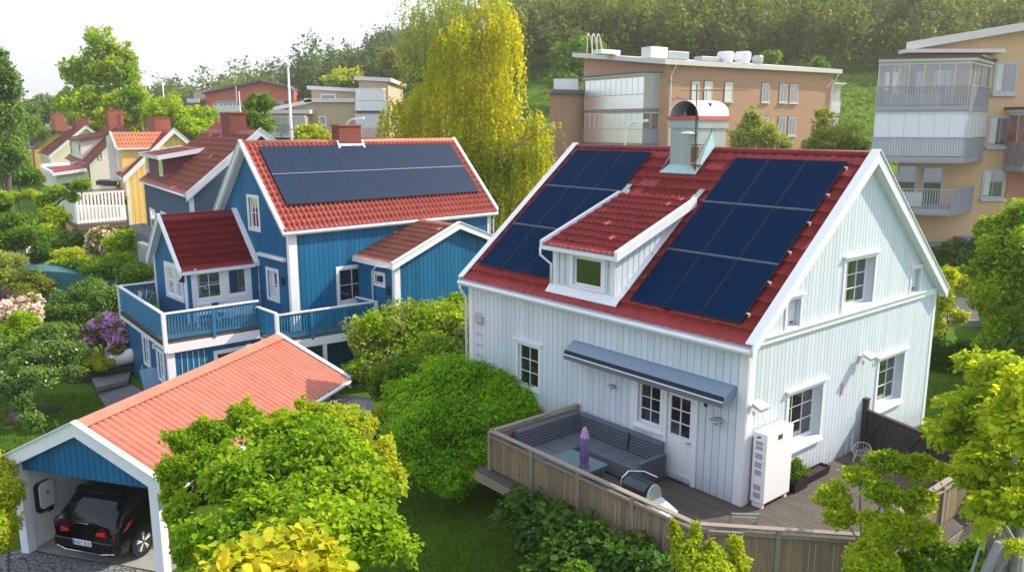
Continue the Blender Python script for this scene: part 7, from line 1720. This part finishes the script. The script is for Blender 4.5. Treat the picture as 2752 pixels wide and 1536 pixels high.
plant('broadleaf_tree', 'big sunlit broadleaf tree at the right edge in front of the white house', 'tree',
      [(2500, 1060, 12.6, 90, 90), (2560, 980, 12.6, 75, 90), (2440, 1040, 13.4, 60, 45), (2420, 1110, 13.0, 70, 55), (2540, 1190, 11.6, 90, 90), (2450, 1210, 12.2, 70, 55), (2560, 1290, 11, 80, 60), (2470, 930, 14, 50, 35), (2600, 1100, 11, 90, 120), (2500, 1290, 11.5, 60, 45)],
      G['lime'], leaf=.10, cover=2.6, spray=1, cap=11000, base=(8.3, 12.0), stem_r=.2, stem_mat=M['bark_g'])
plant('leaning_tree', 'grey barked leaning tree stem with sparse leaves at the bottom right corner', 'tree', [(2480, 1330, 10.4, 40, 24), (2560, 1380, 10.2, 40, 30)], G['yellow'], leaf=.09, cover=.8, base=(5.9, 10.2), stem_r=.11, stem_mat=M['bark_g'])
# --- right side gardens and street
plant('street_tree', 'tall leafy green tree across the street on the right', 'tree',
      [(2530, 640, 27, 72, 76), (2535, 740, 26.5, 80, 80), (2560, 560, 27.5, 60, 60), (2470, 690, 27.4, 42, 36), (2505, 780, 26.8, 45, 50), (2560, 840, 25.5, 70, 80), (2490, 580, 28, 34, 40), (2590, 720, 26, 60, 130)],
      G['bright'], leaf=.12, cover=2.7, cap=110000, sub=10, subr=.34, base=(17.3, 26.5), stem_r=.2)
plant('dark_tree', 'dark green tree mass under the tall street tree', 'tree', [(2560, 890, 24.5, 60, 60), (2590, 840, 24.5, 50, 80)], G['mid'], leaf=.11, cover=2.5, cap=40000)
plant('weeping_shrub', 'arching yellow green shrub behind the right corner of the white house', 'shrub', [(2378, 700, 29.5, 30, 34), (2362, 765, 29, 24, 50), (2420, 720, 30.5, 34, 34), (2412, 800, 29.5, 22, 18), (2365, 820, 28.5, 16, 24)], G['yellow'], leaf=.11, cover=2.0, droop=1.0, group=gB)
plant('clipped_hedge', 'dark clipped hedge between the right lawn and the street', 'hedge',
      [(2370, 895, 27.2, 45, 48), (2420, 900, 26.9, 45, 48), (2470, 905, 26.6, 45, 48), (2520, 915, 26.3, 45, 46), (2345, 890, 27.4, 30, 48)], G['dark'], leaf=.09, cover=2.6, cap=60000, sub=10, base=(15.8, 27), ry=.8)
plant('bright_bush', 'lime green bush topping the dark hedge on the right', 'shrub', [(2490, 865, 25.5, 34, 26), (2450, 950, 24.5, 30, 20)], G['bright'], leaf=.09, group=gB)
plant('wall_shrub', 'dark evergreen shrub at the foot of the beige block', 'shrub', [(2420, 645, 41.5, 55, 34), (2465, 640, 41.5, 40, 34), (2385, 670, 41, 40, 20)], G['dark'], leaf=.16, cover=2.6)
plant('slope_shrub', 'low dark shrubs on the bank below the beige block', 'shrub', [(2380, 690, 38, 50, 14), (2450, 700, 38, 60, 20)], G['mid'], leaf=.15, stem=0)
# --- behind the white house ridge
plant('young_birch', 'airy pale green young tree behind the white ridge left of the block end', 'tree', [(1905, 345, 50, 66, 42), (1890, 305, 50, 26, 34), (1950, 360, 50, 40, 30), (1860, 370, 50, 30, 28)], G['pale'], leaf=.14, cover=1.3, base=(14, 50), sub=12, subr=.3, shell=.8)
plant('young_birch', 'airy pale green young tree behind the white ridge right of the block end', 'tree', [(2095, 345, 52, 60, 44), (2075, 300, 52, 26, 34), (2140, 375, 52, 50, 26), (2045, 370, 52, 32, 26)], G['pale'], leaf=.14, cover=1.3, base=(18.5, 52), sub=12, subr=.3, shell=.8)
# --- weeping birch
def weeping(name, label, base, col, blobs, mat, seed, nstr, lmin, lmax, leaf, dens=.075):
    g = np.random.default_rng(seed); bz = tz(*base); root = thing(name, label, 'tree', (base[0], base[1], bz), 0)
    B = np.array([(*(at(b[0]*K, b[1]*K, b[2])-np.array([base[0], base[1], bz])), b[3]*K*b[2]/FOC, b[4]*K*b[2]/FOC) for b in blobs])
    ar = B[:, 3]*B[:, 4]; idx = g.choice(len(B), nstr, p=ar/ar.sum()); P = []; T = []; tw = MB()
    for k in range(nstr):
        b = B[idx[k]]; a = g.uniform(0, 2*PI); r = math.sqrt(g.random()); s = b[:3]+np.array([b[3]*r*math.cos(a), b[3]*.8*r*math.sin(a), b[4]*(math.sqrt(max(0, 1-r*r)))*g.uniform(.5, 1)])
        Ls = g.uniform(lmin, lmax)*(.6+.8*b[4]/B[:, 4].max()); m = int(Ls/dens); t = np.linspace(0, 1, m)
        out = np.array([math.cos(a), math.sin(a)])*g.uniform(.1, .6); dr = g.normal(size=2)*.15
        x = s[0]+out[0]*np.sin(t*1.3)+dr[0]*t; y = s[1]+out[1]*np.sin(t*1.3)+dr[1]*t; z = s[2]+.25*np.sin(t*2.2)-Ls*t**1.25
        P.append(np.stack([x, y, z], 1)+g.normal(size=(m, 3))*.035)
        if k % 9 == 0: tw.tube([(x[i], y[i], z[i]) for i in range(0, m, max(1, m//5))], .009, 3, caps=False)
    P = np.concatenate(P); P = P[P[:, 2] > .3]; n = len(P); nr = g.normal(size=(n, 3)); nr /= np.linalg.norm(nr, axis=1)[:, None]
    t = g.normal(size=(n, 3))*.5; t[:, 2] -= 1; t -= nr*(t*nr).sum(1)[:, None]; t /= np.linalg.norm(t, axis=1)[:, None]; s = np.cross(nr, t); L_ = (leaf*g.uniform(.6, 1.4, n))[:, None]
    V = np.empty((n, 4, 3)); V[:, 0] = P; V[:, 1] = P+t*L_*.45+s*L_*.3; V[:, 2] = P+t*L_; V[:, 3] = P+t*L_*.45-s*L_*.3
    npmesh('foliage', V.reshape(-1, 3), np.arange(n*4).reshape(n, 4), mat, root)
    tw.build('twigs', M['bark'], root)
    ends = [tuple(b[:3]+np.array([0, 0, b[4]*.6])) for b in B]; trunk(root, (0, 0, -.2), (B[:, 0].mean()*.4, 0, B[:, 2].max()), .42, .10, ends, M['bark_w'], seed, nseg=8, lean=.03)
    return root
weeping('weeping_birch', 'huge yellow green weeping birch behind the gap between the houses', (-1.2, 45), 0,
        [(1180, 150, 45, 95, 110), (1270, 110, 44, 45, 100), (1240, 50, 45, 40, 60), (990, 300, 46, 30, 60), (1120, 260, 45.5, 90, 90), (1230, 300, 44, 80, 120), (1040, 320, 46, 70, 80), (1110, 420, 45, 90, 90), (1010, 400, 46.5, 45, 70), (1250, 420, 43.5, 80, 110), (1350, 360, 43, 38, 90), (1320, 440, 43, 55, 90), (1190, 520, 43, 90, 80), (1290, 520, 42.5, 70, 70), (1395, 320, 42.5, 14, 22)],
        G['birch'], 21, 1150, 1.8, 5.0, .17, .075)
weeping('tall_birch', 'airy grey green birch whose thin top hangs above the weeping birch', (-4.2, 49), 0,
        [(1110, 60, 48, 80, 80), (1190, 20, 48, 80, 60), (1060, 130, 48, 50, 50), (1150, 130, 48, 90, 70), (1040, 60, 48, 34, 50), (1250, 30, 47, 60, 60), (1100, -10, 48, 90, 40)],
        G['pale'], 33, 480, 1.5, 4.0, .15, .11)
# --- behind the blue house and the row
plant('golden_shrub', 'small yellow green shrub behind the blue house ridge by the flagpole', 'shrub', [(785, 350, 49, 45, 26), (760, 338, 49, 16, 22), (815, 352, 49, 20, 20)], G['yellow'], leaf=.16, cover=2.3)
plant('round_tree', 'dark and light green two lobed tree before the red hall', 'tree', [(655, 262, 80, 32, 28), (640, 300, 79, 36, 34), (665, 320, 79, 26, 24)], G['mid'], leaf=.26, cover=2.6, cap=20000)
for i, (x, y, d, r, h, lb_t) in enumerate([(392, 285, 84, 34, 34, 'leftmost of the rounded lime trees before the red hall'), (445, 295, 82, 36, 40, 'second rounded lime tree, right of the slender flagpole'), (503, 292, 84, 36, 30, 'rounded lime tree below the red hall balcony'), (480, 325, 78, 40, 24, 'lowest rounded lime tree above the slate blue roof')]):
    plant('lime_tree', lb_t, 'tree', [(x, y, d, r, h), (x+r*.4, y+h*.4, d-1, r*.6, h*.6), (x-r*.4, y+h*.3, d-1, r*.6, h*.6)], G['bright'], leaf=.27, cover=2.5, group='rounded lime trees before the red hall', cap=16000)
plant('tall_tree', 'tallest airy tree rising above the row houses on the left', 'tree',
      [(262, 130, 100, 42, 48), (240, 190, 100, 62, 55), (300, 200, 99, 55, 55), (190, 190, 101, 34, 45), (335, 250, 98, 42, 45), (250, 260, 98, 80, 50), (180, 260, 101, 45, 45), (320, 150, 100, 14, 34), (300, 300, 97, 60, 40), (370, 290, 97, 20, 30)],
      G['bright'], leaf=.36, cover=1.5, cap=60000, sub=16, subr=.26, shell=.8, base=(-42, 100), stem_r=.35)
plant('side_tree', 'tall conical tree cut by the left edge of the view', 'tree', [(0, 210, 62, 42, 60), (10, 290, 62, 48, 60), (-10, 360, 62, 60, 60), (20, 400, 61, 45, 50), (-5, 160, 62, 26, 40)], G['cool'], leaf=.24, cover=2.0, cap=50000, sub=14, subr=.28, shell=.7, stem_r=.3)
plant('background_tree', 'mid green tree behind the ochre house chimney', 'tree', [(120, 270, 150, 50, 28), (85, 290, 148, 40, 30), (165, 285, 150, 40, 40)], G['cool'], leaf=.48, cover=2.4, cap=20000)
plant('background_tree', 'green tree filling the gap left of the ochre house', 'tree', [(60, 320, 120, 40, 40), (30, 350, 115, 40, 50), (90, 330, 125, 30, 30)], G['mid'], leaf=.40, cover=2.4, cap=20000)
plant('background_tree', 'green tree behind the cream and pale house ridges', 'tree', [(215, 305, 122, 40, 30), (270, 320, 118, 50, 28), (330, 325, 112, 30, 24)], G['bright'], leaf=.38, cover=2.4, cap=20000)
# --- left gardens
plant('garden_tree', 'leafy tree on a forked trunk in front of the white terrace', 'tree', [(145, 485, 54, 28, 20), (110, 505, 54, 24, 20), (205, 468, 54, 24, 18), (135, 545, 53, 36, 30), (180, 498, 54, 20, 14), (118, 580, 52, 26, 18)], G['bright'], leaf=.17, cover=2.3, cap=30000, base=(-32.6, 53), stem_r=.17, group=gA)
plant('garden_tree', 'dark layered tree at the left edge above the pale post', 'tree', [(30, 560, 50, 60, 30), (80, 590, 49, 50, 26), (20, 610, 49, 60, 28), (-10, 520, 51, 50, 30)], G['mid'], leaf=.17, cover=2.6, cap=40000, group=gA)
plant('garden_bush', 'yellow green bush at the far left under the edge tree', 'shrub', [(20, 500, 56, 36, 18), (75, 490, 56, 22, 14)], G['yellow'], leaf=.17, group=gA)
plant('garden_bush', 'dark shady tree at the left edge below the ochre house', 'shrub', [(30, 440, 72, 60, 34), (80, 450, 72, 30, 22), (10, 400, 74, 40, 34)], G['mid'], leaf=.22, cap=30000, group=gA)
plant('lilac_bush', 'white and lilac blossoming bush below the white terrace', 'shrub', [(262, 590, 47, 36, 20), (240, 615, 46.5, 26, 34), (285, 600, 47, 26, 18)], G['olive'], leaf=.15, cover=2.2, bloom=(G['pink_b'], .55, .9), group=gA)
plant('upright_bush', 'bright yellow green upright bush left of the retaining wall', 'shrub', [(298, 620, 45, 40, 42), (300, 660, 44, 44, 36), (320, 600, 45, 22, 26)], G['bright'], leaf=.14, cover=2.6, group=gA)
plant('garden_bush', 'wide mid green bush mass below the upright bush', 'shrub', [(260, 680, 43, 60, 30), (200, 670, 44, 50, 26), (330, 690, 42, 44, 30), (370, 690, 42, 20, 20)], G['mid'], leaf=.14, cap=40000, group=gA)
plant('garden_bush', 'very dark bushes between the pale post and the terrace wall', 'shrub', [(110, 640, 47, 45, 32), (180, 610, 48, 36, 26), (150, 680, 45, 50, 20)], G['dark'], leaf=.15, cap=30000, group=gA)
plant('garden_bush', 'pale yellow green bush at the left edge below the layered tree', 'shrub', [(18, 660, 42, 34, 26), (10, 700, 41, 30, 26)], G['pale'], leaf=.14, group=gA)
plant('garden_bush', 'low olive bush left of the teal cover', 'shrub', [(80, 705, 41, 42, 26), (55, 735, 40, 40, 24), (110, 720, 41, 30, 20)], G['olive'], leaf=.13, cap=24000, group=gA)
plant('garden_bush', 'yellow topped bush right of the post above the teal cover', 'shrub', [(180, 640, 45, 34, 16), (150, 665, 44, 30, 14), (215, 655, 44, 26, 14)], G['yellow'], leaf=.14, group=gA)
plant('clipped_shrub', 'clipped cool green tree of rounded lobes before the teal cover', 'tree', [(165, 765, 33.5, 40, 34), (215, 740, 34, 36, 32), (130, 790, 33, 34, 28), (255, 770, 33.5, 42, 40), (200, 790, 33, 50, 28), (240, 725, 34.5, 30, 26), (300, 755, 34, 34, 40)], G['cool'], leaf=.105, cover=2.6, cap=70000, group=gA, stem_r=.09)
plant('lilac_tree', 'purple flowering lilac tree beside the blue basement', 'tree', [(265, 820, 31.5, 45, 30), (300, 840, 31.5, 30, 34), (225, 850, 31.5, 30, 26), (200, 880, 31.3, 26, 16), (300, 890, 31.0, 26, 24)], G['olive'], leaf=.11, cover=2.4, bloom=(G['purple_b'], 1.1, 1.05), group=gA, stem_r=.12)
plant('low_hedge', 'low yellow green hedge under the purple lilac', 'hedge', [(225, 905, 30.5, 36, 20), (260, 915, 30.3, 34, 16), (195, 920, 30.3, 30, 16)], G['yellow'], leaf=.10, group=gA)
plant('blossom_bush', 'pale pink blossoming bush at the left edge', 'shrub', [(30, 780, 32.5, 50, 24), (75, 760, 33, 34, 22), (10, 810, 32, 26, 24), (85, 800, 32, 18, 28)], G['olive'], leaf=.11, cover=2.3, bloom=(G['pink_b'], 1.2, 1.1), group=gA)
plant('garden_bush', 'smooth yellow green bush in front of the pink blossom', 'shrub', [(60, 815, 30.5, 40, 28), (40, 850, 30, 44, 34)], G['bright'], leaf=.10, cover=2.8, group=gA)
plant('lilac_bush', 'dark purple leaved bush at the left edge above the pink blossom', 'shrub', [(15, 745, 36, 24, 14)], leafmat('leaves_purple', [(0, (.08, .05, .08)), (1, (.18, .12, .17))], .3, 1), leaf=.12, group=gA)
plant('apple_tree', 'big spreading apple tree with cool green leaves on the left lawn', 'tree',
      [(130, 850, 28.0, 62, 38), (170, 900, 27.2, 46, 50), (90, 900, 27.4, 60, 46), (40, 930, 27, 50, 46), (110, 950, 26.0, 66, 34), (10, 980, 26, 44, 44), (190, 940, 26.2, 26, 24), (10, 880, 27.5, 30, 40)],
      G['cool'], leaf=.095, cover=2.1, cap=110000, sub=12, subr=.32, shell=.7, base=(-17.2, 26.2), stem_r=.17, bloom=(G['white_b'], .012, .8))
plant('small_tree', 'thin drooping young tree in the dark round bed on the lawn', 'tree', [(85, 1060, 24.0, 34, 28), (60, 1020, 24.6, 26, 30)], G['cool'], leaf=.09, cover=1.8, droop=.5, base=(-14.4, 24.0))
# --- hillside
plant('slope_tree', 'round fresh green tree at the foot of the wooded hill left of the terracotta block', 'tree', [(1440, 165, 108, 50, 60), (1420, 210, 107, 50, 40), (1480, 130, 110, 40, 34)], G['mid'], leaf=.36, cover=2.6, cap=40000)
plant('slope_tree', 'lone scraggy bush on the green slope behind the terracotta roof', 'tree', [(2060, 170, 102, 22, 22), (1940, 150, 104, 24, 22)], G['mid'], leaf=.34, cover=1.6, stem=0)
plant('ridge_tree', 'bright yellow green tree on the low ridge behind the sand coloured block', 'tree', [(865, 195, 150, 38, 24), (840, 205, 148, 30, 18)], G['yellow'], leaf=.48, cover=2.4, cap=16000)
plant('ridge_tree', 'yellowish tree on the ridge left of the weeping birch', 'tree', [(985, 160, 140, 26, 34), (1010, 185, 138, 22, 26)], G['olive'], leaf=.46, cover=2.4, cap=16000)
# --- the wood on the hill: one mass of crowns
g = np.random.default_rng(77); cen = []; rad = []; tr = MB()
def wood(n, x0, x1, y0, y1, cond, rmin, rmax):
    k = 0; tries = 0
    while k < n and tries < n*40:
        tries += 1; x = g.uniform(x0, x1); y = g.uniform(y0, y1)
        if not cond(x, y): continue
        if any((x-c[0])**2+(y-c[1])**2 < 16 for c in cen[-400:]): continue
        r = g.uniform(rmin, rmax); z = tz(x, y); h = r*g.uniform(.95, 1.5)
        cen.append((x, y, z+h*.85)); rad.append((r, r, h)); k += 1
        if y < 150 and g.random() < .14: tr.tube([(x, y-r*.9, z), (x+g.uniform(-.8, .8), y-r*.95, z+h*g.uniform(1.2, 1.9))], [.14, .07], 5)
az = lambda x, y: x/y
wood(270, -10, 110, 110, 205, lambda x, y: az(x, y) > -.03 and y > 124-12*min(1, max(0, (az(x, y)-.35)/.2)) and az(x, y) < .72, 3.2, 5.2)
n_r = len(cen); wood(210, -95, 2, 152, 235, lambda x, y: -.42 < az(x, y) < .0, 3.6, 5.6)
cen = np.array(cen); rad = np.array(rad)
fo = leaf_cloud('forest', cen[:n_r], rad[:n_r], 340000, .64, G['forest'], None, 9, sub=9, subr=.40, up=.2, shell=.6)
rf = leaf_cloud('ridge_forest', cen[n_r:], rad[n_r:], 260000, .70, G['ridge'], None, 19, sub=9, subr=.40, up=.2, shell=.6); tag(rf, 'hazy cool green wood along the low ridge behind the red hall', 'forest', None, 'stuff')
tag(fo, 'mixed dark and yellow green wood covering the hill', 'forest', None, 'stuff')
o = tr.build('forest_trunks', M['bark_w'], None); tag(o, 'thin pale stems in the wooded hill', 'forest', None, 'stuff')
far = []; fr = []
for k in range(260):
    a = g.uniform(-.66, .05); y = g.uniform(900, 1500); x = a*y; far.append((x, y, tz(x, y)+5)); fr.append((g.uniform(14, 30), 20, g.uniform(8, 13)))
fo2 = leaf_cloud('far_woods', far, fr, 60000, 3.2, G['mid'], None, 12, sub=5); tag(fo2, 'distant bluish wooded hills at the left horizon', 'forest', None, 'stuff')
# rough meadow growth on the hillside
mx = g.uniform(-2, 75, 5200); my = g.uniform(78, 128, 5200); k_ = (mx/my > -.02) & (mx/my < .72); mx, my = mx[k_], my[k_]; mz = terr(mx, my)
md = leaf_cloud('meadow', np.stack([mx, my, mz+.1], 1), np.stack([g.uniform(.3, 1.1, len(mx)), g.uniform(.3, 1.1, len(mx)), g.uniform(.12, .45, len(mx))], 1), 60000, .30, leafmat('meadow_leaves', [(0, (.06, .14, .01)), (1, (.15, .24, .03))], .3, 1.2), None, 31, up=.8); tag(md, 'rough tufts of meadow on the green hillside', 'grass', None, 'stuff')
# grass tufts on the near lawns
n = 60000; P = []
xs = np.concatenate([g.uniform(-5.5, 3.5, n//2), g.uniform(-19, -10, n//3), g.uniform(11, 18, n//6)]); ys = np.concatenate([g.uniform(10, 24, n//2), g.uniform(20, 29, n//3), g.uniform(19, 26, n//6)])
m_ = ~((np.hypot(xs+14.6, ys-24.2) < .9)); xs = xs[m_]; ys = ys[m_]
zz = terr(xs, ys); n = len(xs); a = g.uniform(0, 2*PI, n); h = g.uniform(.03, .09, n); wd = .018
V = np.empty((n, 4, 3)); dx = np.cos(a)*wd; dy_ = np.sin(a)*wd; lx = g.normal(size=n)*.03; ly = g.normal(size=n)*.03
V[:, 0] = np.stack([xs-dx, ys-dy_, zz-.01], 1); V[:, 1] = np.stack([xs+dx, ys+dy_, zz-.01], 1); V[:, 2] = np.stack([xs+dx*.3+lx, ys+dy_*.3+ly, zz+h], 1); V[:, 3] = np.stack([xs-dx*.3+lx, ys-dy_*.3+ly, zz+h], 1)
gt2 = npmesh('grass', V.reshape(-1, 3), np.arange(4*n).reshape(n, 4), leafmat('grass_blades', [(0, (.035, .10, .010)), (1, (.10, .20, .02))], .3, 1.2), None); tag(gt2, 'short blades of grass on the lawns', 'grass', None, 'stuff')
# ------------------------------------------------------------------ ground
def axis(lo, hi, segs):
    out = [lo]
    for end, st in segs:
        while out[-1] < end-1e-6: out.append(min(out[-1]+st, end))
    return np.array(out)
gx = axis(-2600, 2600, [(-600, 250), (-200, 40), (-60, 5), (-24, 1.5), (24, .8), (60, 1.5), (260, 5), (600, 40), (2600, 250)])
gy = axis(-40, 3400, [(8, 4), (46, .8), (90, 2), (320, 5), (700, 30), (3400, 150)])
X_, Y_ = np.meshgrid(gx, gy)
Z_ = terr(X_, Y_)
V = np.stack([X_, Y_, Z_], -1).reshape(-1, 3)
nx, ny = len(gx), len(gy)
i = (np.arange(ny-1)[:, None]*nx+np.arange(nx-1)[None]).ravel()
F = np.stack([i, i+1, i+1+nx, i+nx], 1)
m, nt, out = nodes('ground_grass')
n1 = noise(nt, .18, 5); n2 = noise(nt, 3.0, 6); n3 = noise(nt, 40, 4)
col = ramp(nt, n1, [(.3, (.055, .145, .006)), (.5, (.090, .20, .008)), (.7, (.15, .23, .014))])
col = mixc(nt, mathn(nt, 'MULTIPLY', n2, .45), col, (.04, .095, .008))
col = mixc(nt, mathn(nt, 'MULTIPLY', n3, .45), col, (.10, .15, .02))
princ(nt, out, col, .95, .08, 0, bumpn(nt, noise(nt, 55, 4), 1.0, .05))
g_ = npmesh('ground', V, F, m, None, smooth=True); tag(g_, 'green lawns and grassy ground rising into the hill', 'ground', None, 'structure')

# ------------------------------------------------------------------ light
SAZ = Vector((.95, .31)).normalized(); SEL = math.radians(39)
sd = bpy.data.lights.new('sun', 'SUN'); so_ = bpy.data.objects.new('sun', sd); COL.objects.link(so_)
sd.energy = 4.6; sd.angle = math.radians(.55); sd.color = (1.0, .90, .74)
dv = Vector((SAZ.x*math.cos(SEL), SAZ.y*math.cos(SEL), math.sin(SEL)))
so_.rotation_euler = dv.to_track_quat('Z', 'Y').to_euler(); so_.location = (60, 40, 80)
w = bpy.data.worlds.new('World'); scene.world = w; w.use_nodes = True; nt = w.node_tree
for n in list(nt.nodes): nt.nodes.remove(n)
out = nt.nodes.new('ShaderNodeOutputWorld'); bg = nt.nodes.new('ShaderNodeBackground')
sky = nt.nodes.new('ShaderNodeTexSky'); sky.sky_type = 'NISHITA'; sky.sun_disc = False
sky.sun_elevation = SEL; sky.sun_rotation = math.atan2(SAZ.x, SAZ.y); sky.air_density = 1.0; sky.dust_density = 2.0; sky.ozone_density = 1.0
# thin bright overcast veil over the blue, heavier in drifting patches
tc = nt.nodes.new('ShaderNodeTexCoord'); mp = nt.nodes.new('ShaderNodeMapping'); mp.inputs['Scale'].default_value = (1.2, 1.2, 3.0)
nt.links.new(tc.outputs['Generated'], mp.inputs['Vector'])
nn = nt.nodes.new('ShaderNodeTexNoise'); nn.inputs['Scale'].default_value = 1.6; nn.inputs['Detail'].default_value = 5; nt.links.new(mp.outputs[0], nn.inputs['Vector'])
veil = mathn(nt, 'MULTIPLY_ADD', nn.outputs['Fac'], .5, .42)
mixn = nt.nodes.new('ShaderNodeMix'); mixn.data_type = 'RGBA'; nt.links.new(veil, mixn.inputs[0]); nt.links.new(sky.outputs[0], mixn.inputs[6]); mixn.inputs[7].default_value = (7.0, 7.8, 9.6, 1)
nt.links.new(mixn.outputs[2], bg.inputs[0]); bg.inputs[1].default_value = .118
nt.links.new(bg.outputs[0], out.inputs[0])
scene.view_settings.view_transform = 'Standard'; scene.view_settings.look = 'None'; scene.view_settings.gamma = 1.0
scene.view_settings.exposure = .74
scene.cycles.max_bounces = 7; scene.cycles.diffuse_bounces = 3; scene.cycles.glossy_bounces = 3; scene.cycles.transmission_bounces = 4; scene.cycles.transparent_max_bounces = 10
scene.cycles.use_denoising = True
scene.cycles.sample_clamp_indirect = 6

# the air: one closed box of thin haze round the place
hzm, nt, out = nodes('haze_air'); pv = nt.nodes.new('ShaderNodeVolumePrincipled'); pv.inputs['Color'].default_value = (1, .96, .86, 1); pv.inputs['Density'].default_value = .0005; pv.inputs['Anisotropy'].default_value = .35
nt.links.new(pv.outputs[0], out.inputs['Volume'])
mb = MB(); mb.box(-1500, 1500, -60, 3000, -12, 130); o = mb.build('haze', hzm, None); tag(o, 'thin bright haze in the air', None, None, 'stuff')
scene.cycles.volume_bounces = 0

# parts made of a few separate pieces become one object per piece
SPLIT = ('barge_board', 'corner_board', 'dormer_saddle', 'vent', 'porch_panel', 'side_window', 'window_band', 'orange_blind', 'hinge', 'floor_slab', 'gutter', 'basement_trim', 'pillar', 'foot', 'balcony_furniture', 'red_panel', 'laundry', 'rail_ornament', 'dormer_cheek', 'wall_bracket')
for o in list(COL.objects):
    if o.type != 'MESH' or o.name.split('.')[0] not in SPLIT or len(o.data.polygons) > 400: continue
    me = o.data; co = np.array([v.co[:] for v in me.vertices]); par_ = list(range(len(co)))
    def fd(i):
        while par_[i] != i: par_[i] = par_[par_[i]]; i = par_[i]
        return i
    for p in me.polygons:
        vs = list(p.vertices)
        for v in vs[1:]: par_[fd(v)] = fd(vs[0])
    comp = {}
    for i in range(len(co)): comp.setdefault(fd(i), []).append(i)
    items = [[set(c), co[c].min(0)-.03, co[c].max(0)+.03] for c in comp.values()]
    ch = True
    while ch:
        ch = False
        for i in range(len(items)):
            for j in range(i+1, len(items)):
                a, b = items[i], items[j]
                if (a[1] <= b[2]).all() and (b[1] <= a[2]).all():
                    items[i] = [a[0] | b[0], np.minimum(a[1], b[1]), np.maximum(a[2], b[2])]; items.pop(j); ch = True; break
            if ch: break
    if len(items) < 2 or len(items) > 24: continue
    for k, it in enumerate(items):
        idx = sorted(it[0]); mp_ = {v: n for n, v in enumerate(idx)}
        fs = [tuple(mp_[v] for v in p.vertices) for p in me.polygons if p.vertices[0] in it[0]]
        m2 = bpy.data.meshes.new(o.name.split('.')[0]); m2.from_pydata([tuple(co[v]) for v in idx], [], fs)
        for mt in me.materials: m2.materials.append(mt)
        m2.polygons.foreach_set('material_index', [p.material_index for p in me.polygons if p.vertices[0] in it[0]]); m2.polygons.foreach_set('use_smooth', [p.use_smooth for p in me.polygons if p.vertices[0] in it[0]]); m2.update()
        n = bpy.data.objects.new(o.name.split('.')[0], m2); COL.objects.link(n); n.parent = o.parent; n.matrix_basis = o.matrix_basis
        if k == 0:
            for c in list(o.children): c.parent = n
    bpy.data.objects.remove(o)
